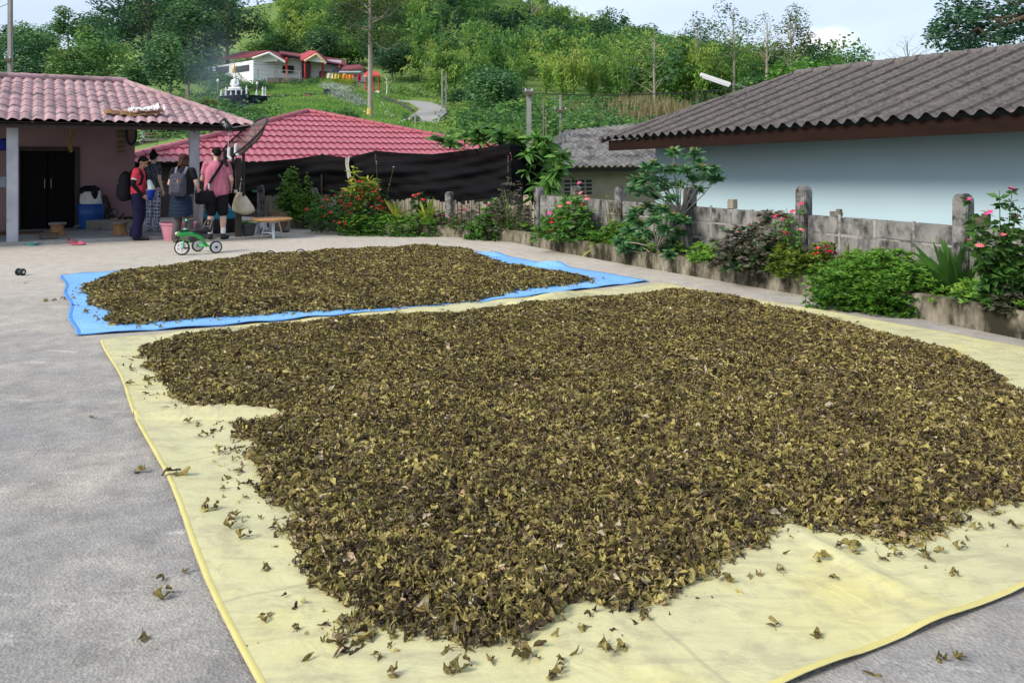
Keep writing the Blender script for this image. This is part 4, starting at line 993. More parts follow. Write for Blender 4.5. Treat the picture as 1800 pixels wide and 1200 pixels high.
stalks('zinnia_plant', 'leggy zinnia with crimson blooms in front of the second nearest fence post', 1398, 482, [(1361, 383), (1365, 380), (1375, 388), (1380, 382), (1393, 372), (1408, 359), (1382, 366), (1382, 410), (1400, 400), (1409, 405)], 'leaf_mid', 7, .08, .03,
       flowers=['crim', 'crim', 'crim', 'crim', 'crim', 'crim', None, 'crim', None, 'coral'], fs=1.25)
bush('purple_bush', 'purple grey twiggy bush with dark leaves left of the crimson zinnia', 1332, 480, 135, 90, 'leaf_purple', 150, .075, .032, 7, .3, stems=24, stemmat='stembrown', tint=(.25, .95), flowers=[('red', 1, .7, [(1320, 395), (1336, 388), (1298, 408)])])
bush('dark_leaf_plant', 'low dark green broad leaved plant at the foot of the purple bush', 1325, 478, 90, 45, 'leaf_dark', 40, .11, .05, 6, .4, tint=(.4, .9))
lily('arching_grass', 'long arching grass blade clump left of the purple bush', 1300, 468, [(1220, 455), (1228, 428), (1240, 440), (1262, 432)], 'leaf_bright', W=.03, tint=.6, cat='grass clump')
bush('weed_patch', 'small light green weeds on bare soil beside the arching grass', 1245, 462, 70, 26, 'leaf_bright', 55, .05, .018, 7, .4, stems=0, cat='weeds', tint=(.4, .9))
# --- the two glossy shrubs with yellow tips
def tipped(name, label, px, py, tips, trunkpts, L=.17, W=.056, n=16):
    n = int(n * 1.9)
    P = bed(px, py, .2); o = thing(name, label, 'shrub', P, 'glossy shrubs with yellow tips'); acc = NP(); b = MB()
    crown = []
    for (tx, ty, yl) in tips:
        T = at(tx, ty, P.y + RNG.uniform(-.4, .35)); crown.append(T)
        rosette(acc, T, n, L, W, .15, .45, 1.0, LEAF2, .12); rosette(acc, T + Z * .02, n // 2, L * .8, W * .9, .6, .55, 1.0)
        rosette(acc, T + Z * .03, 9, L * .45, W * .6, 1.2, .92 if yl else .6, 1.0, LEAF2, .05)
    acc.build('foliage', M['leaf_tip'], o)
    root = P - Z * .05; fork = root + Vector(trunkpts)
    b.tube([root, root.lerp(fork, .5) + Vector((.03, 0, 0)), fork], [.03, .026, .022], 7)
    for T in crown:
        s = fork if T.z > fork.z + .05 else root; b.tube([s, s.lerp(T, .5) + Vector((RNG.uniform(-.05, .05), 0, .03)), T], [.011, .008, .005], 5)
    b.build('stem', M['palebark'], o); return o
tipped('tipped_shrub', 'tall glossy shrub with pale trunk and yellow tips before the blue wall', 1210, 448,
       [(1183, 268, 1), (1219, 270, 1), (1150, 290, 1), (1185, 298, 1), (1136, 296, 0), (1120, 318, 1), (1160, 318, 0), (1205, 300, 0), (1234, 297, 1), (1255, 300, 1), (1240, 312, 0), (1216, 315, 0), (1145, 332, 0), (1128, 340, 0), (1170, 330, 0), (1195, 325, 0), (1165, 300, 0), (1225, 285, 0),
        (1112, 335, 0), (1180, 350, 0), (1135, 315, 0), (1150, 345, 0), (1228, 335, 0), (1260, 315, 0)], (-.12, 0, .6), n=13)
tipped('tipped_shrub', 'low round glossy shrub with yellow tips at the kerb before the grey post', 1155, 452,
       [(1118, 372, 1), (1140, 365, 1), (1165, 368, 1), (1125, 395, 1), (1150, 390, 0), (1182, 382, 1), (1200, 388, 1), (1105, 405, 0), (1170, 405, 0), (1195, 410, 1), (1145, 415, 1), (1120, 430, 0), (1165, 432, 0), (1198, 440, 1), (1090, 425, 0), (1135, 445, 0), (1180, 425, 0), (1205, 425, 0), (1175, 448, 0), (1110, 385, 0), (1130, 410, 0), (1155, 375, 0), (1098, 440, 0)], (0, 0, .15))
bush('light_green_plant', 'soft light green leafy plant left of the low glossy shrub', 1098, 432, 75, 45, 'leaf_bright', 110, .06, .022, 8, .4, tint=(.25, .7))
stalks('dry_weed', 'tall thin dry yellow weed stems between the zinnia bush and glossy shrub', 1068, 430, [(1060, 345), (1066, 338), (1078, 350), (1094, 338), (1087, 352), (1052, 362), (1072, 365), (1100, 350)], 'leaf_yellow', 12, .035, .010, tint=.85, stemmat='stembrown', cat='weed')
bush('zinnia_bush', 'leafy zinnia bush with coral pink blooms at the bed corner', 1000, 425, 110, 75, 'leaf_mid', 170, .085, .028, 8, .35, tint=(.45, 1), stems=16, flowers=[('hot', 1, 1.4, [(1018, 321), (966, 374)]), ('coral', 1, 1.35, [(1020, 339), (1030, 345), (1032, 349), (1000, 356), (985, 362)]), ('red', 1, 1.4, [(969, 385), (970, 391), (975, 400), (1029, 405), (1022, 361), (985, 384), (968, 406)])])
stalks('zinnia_plant', 'tall upright zinnia stems rising from the coral zinnia bush', 1012, 420, [(1018, 322), (1030, 345), (1000, 356), (1010, 338)], 'leaf_mid', 9, .07, .026, flowers=['coral', None, None, None], fs=1.2)
lily('drying_lily', 'yellowing limp strap leaves over the kerb below the zinnia bush', 1058, 432, [(1023, 448), (1030, 428), (1045, 445), (1074, 425), (1065, 405)], 'leaf_yellow', W=.035, tint=.9)
bush('purple_bush', 'dark purple feathery bush in front of the net corner', 893, 410, 95, 78, 'leaf_purple', 190, .05, .014, 8, .6, stems=24, stemmat='stembrown', tint=(.1, .8))
lily('green_blades', 'few upright green blades inside the dark purple bush', 897, 412, [(886, 330), (920, 350), (926, 346), (894, 360), (938, 380)], 'leaf_mid', W=.035, tint=.7, cat='blade plant')
bush('round_bush', 'dense round bush of small bright leaves hanging over the kerb corner', 862, 424, 78, 46, 'leaf_mid', 210, .05, .036, 7, .2, tint=(.35, .9), low=-.3, stems=0, z0=.15, flowers=[('hot', 1, 1.0, [(858, 360)])])
bush('reddish_plant', 'wispy pinkish plant with small red tips before the net', 822, 412, 60, 48, 'leaf_purple', 80, .045, .012, 7, .5, stems=14, stemmat='stembrown', flowers=[('crim', 1, 1.2, [(814, 369), (817, 367)]), ('bud', 1, .8, [(800, 372), (808, 385), (841, 372), (858, 360), (790, 384), (784, 378)])])
lily('fallow_grass', 'yellow orange drooping grass clump beside the wispy pinkish plant', 806, 412, [(785, 395), (795, 400), (782, 404), (820, 395), (828, 405)], 'leaf_dry', W=.04, tint=.6, cat='grass clump')
bush('clipped_hedge', 'low clipped light green hedge along the far kerb', 722, 418, 190, 25, 'leaf_bright', 760, .040, .016, 9, .5, dp=75, stems=0, shape=4, tint=(.2, .7), cat='hedge', low=-.85, z0=.16, group=None)
lily('blade_lily', 'yellow green blade lily between the red bush and the hibiscus', 700, 398, [(690, 352), (702, 356), (680, 352), (675, 350), (712, 370), (705, 360), (695, 365)], 'leaf_yellow', W=.075, tint=.62, z0=.3)
lily('blade_lily', 'wide spreading yellow green blade lily below the hibiscus', 750, 402, [(728, 358), (762, 345), (775, 360), (738, 352), (770, 370), (725, 372), (755, 350), (742, 375), (765, 380)], 'leaf_yellow', W=.075, tint=.66, z0=.3)
bush('hibiscus', 'small dark leaved hibiscus with two red blooms behind the blade lilies', 738, 372, 38, 44, 'leaf_dark', 45, .06, .022, 9, .5, z0=.35, flowers=[('red', 1, 2.0, [(735, 342), (744, 351), (728, 345)])], tint=(.4, .9))
bush('pinkish_shrub', 'small magenta tinted plant between blade lily and the reddish plant', 777, 398, 35, 26, 'leaf_purple', 40, .05, .018, 7, .5, flowers=[('hot', 1, 1.0, [(778, 378), (772, 384)])])
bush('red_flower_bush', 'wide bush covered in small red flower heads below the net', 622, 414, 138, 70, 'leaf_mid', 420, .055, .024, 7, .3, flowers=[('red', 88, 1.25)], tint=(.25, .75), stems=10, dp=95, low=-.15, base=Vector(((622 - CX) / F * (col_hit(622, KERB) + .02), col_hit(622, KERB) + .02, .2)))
stalks('corn_plant', 'tall yellow variegated corn plant rising before the net', 632, 385, [(622, 290), (640, 320), (655, 335), (668, 318), (610, 330)], 'leaf_yellow', 13, .24, .055, rad=.012, tint=.75, droop=.15, bend=.2, cat='plant')
bush('yellow_croton', 'yellow leaved croton behind the red flower bush', 634, 370, 52, 40, 'leaf_yellow', 16, .15, .035, 8, .4, z0=.7, dp=14, tint=(.4, 1.0), stems=6)
stalks('bud_stalks', 'two tall green stalks with bud tips against the black net', 668, 372, [(661, 285), (692, 294)], 'leaf_bright', 3, .05, .02, rad=.008, cat='plant', flowers=['white'], fs=.7)
bush('leafy_shrub', 'fine leaved green shrub against the net left of the corn plant', 510, 378, 54, 60, 'leaf_bright', 170, .065, .018, 8, .1, tint=(.2, .9), z0=.45, shape=1.4)
stalks('stem_plant', 'upright leafy green stems beside the fine leaved shrub', 542, 395, [(540, 303), (545, 330), (490, 305), (497, 312), (507, 330), (533, 335), (548, 318), (552, 345)], 'leaf_bright', 20, .09, .026, tint=.6, cat='plant')
bush('leafy_ground_plant', 'broad leaved green plant at the left end of the bed', 532, 405, 68, 48, 'leaf_bright', 85, .10, .04, 6, .4, tint=(.2, .7))
lily('strap_leaf_plant', 'yellow striped strap leaves beside the plastic stool table', 520, 402, [(528, 366), (508, 362), (500, 372), (560, 348), (565, 362), (545, 350), (588, 345), (524, 380)], 'leaf_yellow', W=.05, tint=.6)
# low weeds between the plants of the bed
acc = NP()
for i in range(820):
    q = RNG.random() * (nn - 2) + .6; k = int(q); f = q - k; a_ = inner[k].lerp(inner[k + 1], f); c_ = outer[k].lerp(outer[k + 1], f); p = a_.lerp(c_, RNG.random() ** 1.3 * 1.0 - .10); hgt = .20 + RNG.random() ** 2 * .16
    for _ in range(3): rosette(acc, (p.x + RNG.normal(0, .04), p.y + RNG.normal(0, .04), hgt + RNG.uniform(-.05, .10)), 8, .075, .026, .6, float(np.clip(.45 + .25 * math.sin(p.y * 1.7) + RNG.normal(0, .15), 0, 1)))
tag(acc.build('bed_weeds', M['leaf_bright']), 'low green weeds covering the soil between the plants of the flower bed', 'weeds', None, 'stuff')
# cloth rag hung on the net
b = MB(); q = onp(612, 276, fp(0, .12), FD)
b.grid(lambda u, v: q + FD * (u - .5) * .12 + Vector((0, -.02 - .02 * math.sin(u * 9 + v * 4), -v * .48 + .02 * math.sin(u * 7))) + FD * (.03 * math.sin(v * 5)), 6, 10)
tag(b.build('rag', pm('grey_rag', (.42, .41, .37), None, 20, .9), loc=q, smooth='all', fix=False), 'thin grey rag hanging on the black net above the corn plant', 'rag')
# --- the long leaved tree behind the net corner
tr = thing('long_leaved_tree', 'small tree with long drooping glossy leaves behind the right end of the net', 'tree', gr(940, 372, -.2))
acc = NP(); b = MB(); root = Vector((.75, 17.0, -1.4)); fork = Vector((.55, 17.1, 1.0)); b.tube([root, root.lerp(fork, .5) + Vector((.05, 0, 0)), fork], [.07, .06, .045], 8)
for (px, py) in [(795, 250), (820, 238), (845, 248), (865, 240), (880, 236), (905, 245), (888, 252), (840, 232), (925, 270), (945, 245), (958, 250), (965, 268), (940, 285), (960, 300), (925, 300), (975, 285), (950, 325), (930, 330), (985, 275), (915, 255), (945, 310), (965, 330), (920, 318), (860, 228), (780, 246), (955, 280), (970, 310), (935, 345), (942, 265), (985, 300)]:
    T = at(px, py, (17.0 if px < 925 else 16.75) + RNG.uniform(-.15 if px < 925 else -.4, .5)); rosette(acc, T, 20, .36, .085, .05, .5, 1.0, BLADE, .22); rosette(acc, T, 9, .28, .07, .8, .75, 1.0, BLADE, .15)
    b.tube([fork, fork.lerp(T, .5) + Z * .06, T], [.012, .009, .005], 5)
acc.build('crown', M['leaf_mid'], tr); b.build('trunk', M['trunk'], tr)

# ================================================================== PORCH THINGS
def lathe_thing(name, label, cat, c, prof, mat, parent=None, **kw):
    b = MB(); b.lathe(prof, c, kw.pop('n', 28)); return b
M['bluedrum'] = pm('blue_drum', (.012, .075, .30), (.010, .055, .22), 5, .45, .05)
M['whitesack'] = pm('white_sack', (.62, .63, .62), (.48, .49, .50), 12, .7, .4)
M['wicker'] = pm('woven_cane', (.36, .20, .09), (.20, .10, .045), 18, .8, .6, stretch=(1, 1, .5))
M['cement'] = pm('rough_cement', (.27, .255, .235), (.16, .15, .14), 6, .95, .6)
M['pinkplastic'] = pm('pink_plastic', (.68, .28, .36), None, 6, .4, .03)
M['bluetub'] = pm('sky_blue_plastic', (.06, .40, .68), None, 6, .35, .03)
M['blacktub'] = pm('black_tub', (.022, .024, .030), None, 6, .5, .05)
M['potgrey'] = pm('grey_plastic_pot', (.085, .10, .105), (.06, .07, .075), 6, .5, .1)
M['paleblue'] = pm('pale_blue_plastic', (.50, .58, .64), None, 6, .4, .03)
M['boardwood'] = pm('orange_wood', (.46, .23, .08), (.36, .17, .06), 6, .55, .15, stretch=(.3, 3, 1))
M['clay'] = pm('clay', (.20, .13, .08), (.12, .08, .05), 6, .9, .3)
M['cloth'] = pm('unbleached_cloth', (.60, .55, .42), (.48, .43, .32), 9, .9, .4)
M['skinA'] = pm('tan_skin', (.44, .24, .155), None, 20, .55, .05)
M['skinB'] = pm('fair_skin', (.62, .40, .31), None, 20, .55, .05)
M['hair'] = pm('black_hair', (.010, .008, .007), None, 60, .75, .3, stretch=(1, 1, .2))
M['hairbrown'] = pm('brown_hair', (.055, .022, .014), (.028, .013, .009), 60, .7, .3, stretch=(1, 1, .2))
drum_c = onp(160, 398, hp(0, TW - .42), U); drum_c.z = .06
b = MB(); b.lathe([(.235, 0), (.25, .03), (.262, .30), (.275, .33), (.268, .36), (.275, .53), (.285, .55), (.27, .55), (.255, .50), (.0, .49)], drum_c, 28)
tag(b.build('plastic_drum', M['bluedrum'], loc=drum_c, smooth=True), 'dark blue plastic drum against the pink porch wall', 'drum')
sk = thing('rubbish_sack', 'white sack with black plastic on top standing in the blue drum', 'sack', drum_c + Z * .5)
b = MB(); c = drum_c + Z * .5
b.grid(lambda u, v: c + Vector((math.cos(6.2832 * u), math.sin(6.2832 * u), 0)) * (.21 * (1 - .25 * v ** 3) * (1 + .10 * math.sin(u * 31 + v * 5))) + Z * (.34 * v + .02 * math.sin(u * 25)), 26, 8)
b.build('sack', M['whitesack'], sk, smooth='all')
b = MB(); b.ell(c + Vector((-.03, 0, .36)), .21, .20, .09, 14, 8); b.ell(c + Vector((.13, -.1, .30)), .07, .07, .16); b.ell(c + Vector((-.14, -.06, .33)), .08, .07, .08)
b.build('black_bag', M['blackcloth'], sk, smooth=True)
# hearth: cement frame, split wood, kettle
hc = onp(205, 405, hp(0, TW - .75), U); hc.z = .06
b = MB()
for (s, t, sx, sy) in ((-.42, .05, .36, .10), (.05, -.22, .75, .09), (.42, .02, .09, .40)): b.box(hc + U * s + V * t + Z * .10, sx, sy, .20, U, V)
tag(b.build('hearth', M['cement'], loc=hc, bevel=.012), 'low open fire hearth of cement slabs on the porch floor', 'hearth')
b = MB(); rk = random.Random(9)
for i in range(16): 
    p = hc + U * rk.uniform(-.28, .02) + V * rk.uniform(-.12, .12) + Z * (.03 + .012 * i); a = rk.uniform(0, 3.1); d = Vector((math.cos(a), math.sin(a), rk.uniform(-.1, .15))) * .13; b.tube([p - d, p + d], rk.uniform(.012, .025), 6)
tag(b.build('kindling_pile', M['bamboo'], loc=hc), 'pile of pale split firewood inside the hearth', 'firewood')
b = MB(); a = onp(130, 402, hp(0, TW - .55), U); a.z = .1; e = onp(182, 386, hp(0, TW - .55), U)
b.hexa([a, e, e + V * .16, a + V * .16, a + Z * .025, e + Z * .025, e + V * .16 + Z * .025, a + V * .16 + Z * .025])
tag(b.build('plank', M['cement'], loc=a), 'grey plank sloping up in front of the blue drum', 'plank')
kc = onp(199, 383, hp(0, TW - .55), U)
kt_ = thing('kettle', 'soot black kettle with hooped handle and curved spout above the fire hearth', 'kettle', kc - Z * .06)
b = MB(); b.lathe([(.0, -.075), (.10, -.075), (.125, -.03), (.12, .02), (.08, .06), (.03, .07), (.03, .09), (0, .095)], kc, 22); b.build('body', M['black'], kt_, smooth=True)
b = MB(); b.tube([kc + U * .10, kc + U * .16 + Z * .0, kc + U * .185 + Z * .06, kc + U * .22 + Z * .10], [.03, .024, .018, .016], 8); b.build('spout', M['black'], kt_, smooth=True)
b = MB(); b.tube([kc + U * (-.09) + Z * .05, kc - U * .10 + Z * .16, kc - U * .04 + Z * .19, kc + U * .05 + Z * .19, kc + U * .10 + Z * .15, kc + U * .08 + Z * .05], .011, 8); b.build('handle', M['black'], kt_, smooth=True)
b = MB(); 
for k in range(3): a = 2.1 * k; b.tube([kc + Vector((math.cos(a) * .12, math.sin(a) * .12, -.08)), kc + Vector((math.cos(a) * .15, math.sin(a) * .15, -kc.z + .06))], .012, 6)
b.tube([kc + Vector((math.cos(2 * math.pi * k / 12) * .12, math.sin(2 * math.pi * k / 12) * .12, -.085)) for k in range(13)], .01, 6)
tag(b.build('trivet', M['black'], loc=kc - Z * .2), 'black iron trivet carrying the kettle', 'trivet')
M['ember'] = newmat('ember')[0]; e_ = M['ember'].node_tree.nodes['Principled BSDF']; e_.inputs['Base Color'].default_value = (.5, .1, .02, 1); e_.inputs['Emission Color'].default_value = (1, .25, .03, 1); e_.inputs['Emission Strength'].default_value = 1.5
b = MB()
for i in range(5): b.tube([hc + U * (.10 + .02 * i) + Z * .08 + V * (.04 * (i % 2)), hc + U * (.11 + .02 * i) + Z * (.15 + .02 * (i % 3)) + V * .02], [.014, .003], 6)
tag(b.build('flame', M['ember'], loc=hc), 'small orange flame in the hearth', 'flame')
b = MB()
for i, (px0, py0, px1, py1) in enumerate(((183, 385, 183, 343), (190, 378, 178, 352), (196, 372, 186, 344), (186, 390, 180, 356), (192, 384, 189, 350))):
    p, q = onp(px0, py0, hp(0, TW - .3), U), onp(px1, py1, hp(0, TW - .12), U); dd = (q - p).normalized(); b.box((p + q) / 2, .05, .03, (q - p).length, U, dd.cross(U), dd)
tag(b.build('leaning_boards', M['darkwood'], loc=onp(187, 385, hp(0, TW - .3), U)), 'charred dark boards leaning on the wall behind the kettle', 'boards')
b = MB(); p = onp(192, 386, hp(0, TW - .5), U)
for i in range(5): b.ell(hc + U * (.18 + .06 * i) + V * .12 + Z * (.13 + .03 * (i % 2)), .07, .06, .05, 8, 6)
tag(b.build('stone_pile', M['clay'], loc=hc + U * .3, smooth=True), 'heap of brown burnt stones behind the woven stools', 'stones')
b = MB(); p = onp(226, 386, hp(0, TW - .4), U); b.lathe([(0, -.09), (.08, -.09), (.10, .0), (.105, .06), (.09, .06), (.085, 0), (0, -.07)], p, 18)
tag(b.build('dark_pot', M['black'], loc=p, smooth=True), 'small black pot beside the burnt stones', 'pot')
def woven_stool(c, label, r=.17, h=.30):
    o = thing('woven_stool', label, 'stool', c, 'woven cane stools on the porch')
    b = MB(); b.lathe([(r * .98, 0), (r * .98, .03), (r * .72, h * .45), (r * .80, h * .75), (r * .95, h - .035), (0, h - .035)], c, 28); b.build('woven_body', M['wicker'], o, smooth=True)
    b = MB(); b.lathe([(0, h - .034), (r * 1.04, h - .034), (r * 1.08, h - .012), (r * 1.02, h), (0, h)], c, 28); b.build('seat', M['cement'], o, smooth=True)
    b = MB(); b.lathe([(r * .99, -.0), (r * 1.06, .005), (r * 1.05, .025), (r * .98, .03)], c, 28); b.build('base_ring', M['wicker'], o, smooth=True)
woven_stool(fl(101, 414), 'woven cane stool with a pale top in front of the dark door', .155, .26); woven_stool(fl(211, 413), 'woven cane stool right of the hearth beside the man in coral', .155, .27)
c = fl(86, 420); b = MB(); b.box(c + Z * .10, .34, .22, .03, U, V)
for s in (-1, .15, 1): b.box(c + U * .14 * s + Z * .045, .04, .20, .085, U, V)
tag(b.build('low_wood_stool', M['stembrown'], loc=c, bevel=.006), 'low wooden block stool in front of the woven stool', 'stool')
b = MB(); c = fl(22, 411); b.box(c + Z * .012, 1.1, .5, .02, U, V); tag(b.build('door_mat', pm('brown_mat', (.16, .075, .04), None, 20, .95, .5), loc=c, bevel=.006), 'flat brown mat behind the near porch pillar', 'mat')
c = gr(56, 431.5); b = MB(); b.lathe([(.06, 0), (.085, .035), (.098, .05), (.09, .05), (.06, .012), (0, .01)], c, 24); tag(b.build('bowl', pm('turquoise_plastic', (.12, .52, .50), None, 6, .4), loc=c, smooth=True), 'small turquoise bowl at the edge of the porch', 'bowl')
def clog(c, rz, label):
    o = thing('clog', label, 'shoe', c, 'pair of pink clogs'); o.rotation_euler = (0, 0, rz); m = M['clogpink']
    b = MB(); b.ell((0, 0, .02), .13, .052, .022, 16, 8); b.ell((.06, 0, .022), .075, .058, .024, 16, 8)
    s = b.mesh('sole', m, smooth='all'); link_mesh('sole', s, o)
    b = MB(); b.grid(lambda u, v: Vector((.02 + .105 * v, math.cos(math.pi * u) * .056 * (1 - .35 * v ** 3), .02 + math.sin(math.pi * u) * .062 * (1 - .55 * v ** 2))), 14, 7); link_mesh('upper', b.mesh('upper', m, smooth='all'), o)
    b = MB(); b.tube([(-.0, .052, .05), (-.09, .045, .06), (-.125, 0, .065), (-.09, -.045, .06), (0, -.052, .05)], .008, 6); link_mesh('strap', b.mesh('strap', m, smooth='all'), o)
M['clogpink'] = pm('clog_pink', (.62, .13, .19), None, 6, .5)
clog(gr(122, 427.5), 2.6, 'pink clog resting on its side at the porch step, further from camera'); clog(gr(137, 431), .2, 'pink clog lying flat on the concrete, nearer to the camera')
# things on the wall and roof
p0 = onp(124, 230, hp(0, TW - .35), U); b = MB(); b.tube([p0 + Z * .25, p0 - Z * .4], .006, 5)
for i in range(46): b.ell(p0 + Z * (.18 - .014 * i) + Vector((rk.uniform(-.035, .035), rk.uniform(-.035, .035), 0)), .022, .022, .032, 7, 5)
tag(b.build('corn_string', pm('dry_corn', (.46, .33, .14), (.28, .19, .08), 14, .8), loc=p0, smooth=True), 'string of dried yellow corn hanging in front of the door', 'corn string')
b = MB(); 
for i, (px, py) in enumerate([(213, 232), (212, 240), (213, 250), (212, 258), (214, 266)]):
    p = onp(px, py, hp(0, TW - .03), U); b.box(p, .17, .03, .06, U, V)
    for k in range(4): b.box(p + U * (-.06 + .04 * k) - V * .016 - Z * .01, .012, .012, .05, U, V)
tag(b.build('wall_rack', pm('yellowed_card', (.26, .19, .09), (.12, .09, .05), 30, .8), loc=onp(213, 250, hp(0, TW - .03), U)), 'narrow wall rack of small yellowed cards near the wall corner', 'rack')
q = onp(231, 236, hp(0, TW - .08), U); b = MB(); b.tube([q + U * (.10 * math.cos(a)) + Z * (.24 * math.sin(a)) for a in [2 * math.pi * k / 24 for k in range(25)]], .028, 7)
tag(b.build('inner_tube', M['black'], loc=q, smooth=True), 'black rubber tube loop hanging at the wall corner', 'rubber tube')
q = onp(3, 320, hp(0, TW - .02), U); b = MB(); b.box(q, .16, .05, .22, U, V)
for i in range(3):
    for j in range(2): b.box(q + U * (-.04 + .08 * j) + Z * (-.065 + .065 * i) - V * .028, .05, .012, .045, U, V)
tag(b.build('switch_box', M['paleblue'], loc=q, bevel=.004), 'pale switch box on the wall at the left edge', 'switch box')
q = onp(2, 256, hp(0, .35), U); b = MB(); b.ell(q, .16, .12, .10, 14, 8); b.ell(q + Vector((.05, 0, .06)), .10, .09, .08)
tag(b.build('cloth_bundle', pm('dark_blue_cloth', (.02, .03, .22), None, 12, .9), loc=q, smooth=True), 'dark blue cloth bundle hanging at the left edge by the pillar', 'cloth')
def roofpt(px, py): return onp(px, py, hp(0, -.05), U)
cb = MB(); 
for i, (px, py, w, h, a) in enumerate(((200, 200, .34, .16, .1), (215, 203, .3, .14, -.2), (236, 204, .42, .16, .05), (262, 204, .4, .14, -.1), (280, 203, .2, .12, .3))):
    p = roofpt(px, py) + Z * .03; ax = (U + Z * a * .3).normalized(); cb.grid(lambda u, v: p + ax * (u - .5) * w + (V * .9 + Z * .35) * (v - .5) * h * 1.6 + Z * (.02 * math.sin(u * 6 + i) + .012 * i), 6, 3)
tag(cb.build('cardboard_scraps', pm('old_cardboard', (.30, .17, .08), (.16, .09, .05), 9, .9), loc=roofpt(240, 204), fix=False), 'torn brown cardboard scraps lying on the pink porch roof edge', 'cardboard')
cb = MB()
for i, (px, py, w, h, a) in enumerate(((240, 202, .20, .12, .1), (258, 201, .22, .13, .4), (272, 199, .17, .14, .9), (288, 200, .05, .16, 2.2), (229, 203, .09, .08, .2))):
    p = roofpt(px, py) + Z * .09; ax = (U + Z * a * .6).normalized(); cb.grid(lambda u, v: p + ax * (u - .5) * w + (V * .9 + Z * .35) * (v - .5) * h * 1.5 + Z * (.045 * abs(math.sin(u * 7 + v * 4 + i * 2)) + .02 * math.sin(v * 9 + u * 3 + i)), 7, 5)
tag(cb.build('paper_scraps', M['white'], loc=roofpt(255, 200), fix=False), 'crumpled white paper scraps on the cardboard on the porch roof', 'paper')
# cable from the roof corner to the dish, hose on the second pillar
p2 = hp(s_p2, 0); b = MB(); a, c = hp(s_p2 - .05, -.15, 2.25), at(360, 258, p2.y + .3); b.tube([a.lerp(c, t) - Z * (.12 * math.sin(math.pi * t)) for t in [k / 10 for k in range(11)]], .008, 5)
tag(b.build('cable', M['black'], loc=a), 'thin black cable sagging from the porch roof beside the second pillar', 'cable')
b = MB()
for k in range(4):
    b.tube([p2 + Vector((.14 + .02 * k, -.20, .55 - .02 * k)) + Vector((.06 * math.cos(a), .02 * math.sin(a * 2), .36 * math.sin(a))) for a in [2 * math.pi * i / 22 for i in range(23)]], .012, 6)
tag(b.build('hose_coil', pm('grey_hose', (.34, .34, .35), None, 9, .5), loc=p2, smooth=True), 'coil of grey hose hanging on the second porch pillar', 'hose')

# ================================================================== TUBS, POTS AND THE STOOL TABLE BY THE FENCE
def tub(name, label, c, r0, r1, h, mat, rim=.02, cat='tub'):
    b = MB(); b.lathe([(r0, 0), (r1, h - .03), (r1 + rim, h - .028), (r1 + rim, h), (r1 - .012, h), (r0 - .012, .02), (0, .02)], c, 32)
    return tag(b.build(name, mat, loc=c, smooth=True), label, cat)
tub('washing_tub', 'pink plastic tub on the ground behind the woman with the backpack', gr(314, 421), .27, .335, .34, M['pinkplastic'])
c = gr(384, 413); tub('stacked_tub', 'black round tub under the sky blue tub behind the man in shorts', c, .33, .40, .36, M['blacktub'])
c2 = c + Z * .29; tub('washing_tub', 'sky blue plastic tub standing in the black tub', c2, .36, .43, .25, M['bluetub'], .025)
pc = gr(435, 414); o = thing('potted_plant', 'dark grey plastic pot with a few green sprouts beside the wooden post', 'potted plant', pc)
b = MB(); b.lathe([(.13, 0), (.17, .22), (.19, .22), (.19, .25), (.165, .25), (.15, .21), (0, .20)], pc, 26); b.build('pot', M['potgrey'], o, smooth=True)
acc = NP()
for k in range(26): rosette(acc, (pc.x + RNG.uniform(-.13, .13), pc.y + RNG.uniform(-.13, .13), .24 + RNG.uniform(0, .06)), 6, .06, .022, .5, .5)
acc.build('sprouts', M['leaf_bright'], o)
wpst = gr(419, 416); b = MB(); post_mb(b, wpst, .13, 1.62); tag(b.build('wooden_post', pm('dark_weathered_wood', (.085, .072, .062), (.035, .030, .027), 8, .9, .6, stretch=(1, 1, .2)), loc=wpst, bevel=.01), 'weathered dark wooden post with the white cloth bag beside the tubs', 'post')
# cloth bag on the post
bc = at(424, 355, wpst.y - .14); o = thing('cloth_bag', 'off white cloth bag hanging by its strap from the wooden post', 'bag', bc)
b = MB()
def bagf(u, v):
    a = 2 * math.pi * u; w = .05 + .17 * math.sin(min(v * 1.25, 1) * math.pi / 2) if v < .8 else .22 * math.cos((v - .8) / .2 * 1.35)
    return bc + Vector((math.cos(a) * w + .10 * v ** 1.4 - .02, math.sin(a) * w * .5, .20 - .46 * v)) + Vector((.008 * math.sin(9 * a + v * 8), 0, .0))
b.grid(bagf, 26, 16); b.build('bag_body', M['cloth'], o, smooth='all', fix=False)
hk = at(424, 312, wpst.y - .1); b = MB(); b.tube([bc + Vector((-.03, 0, .19)), hk, bc + Vector((.05, 0, .17))], .01, 6); b.build('strap', M['cloth'], o)
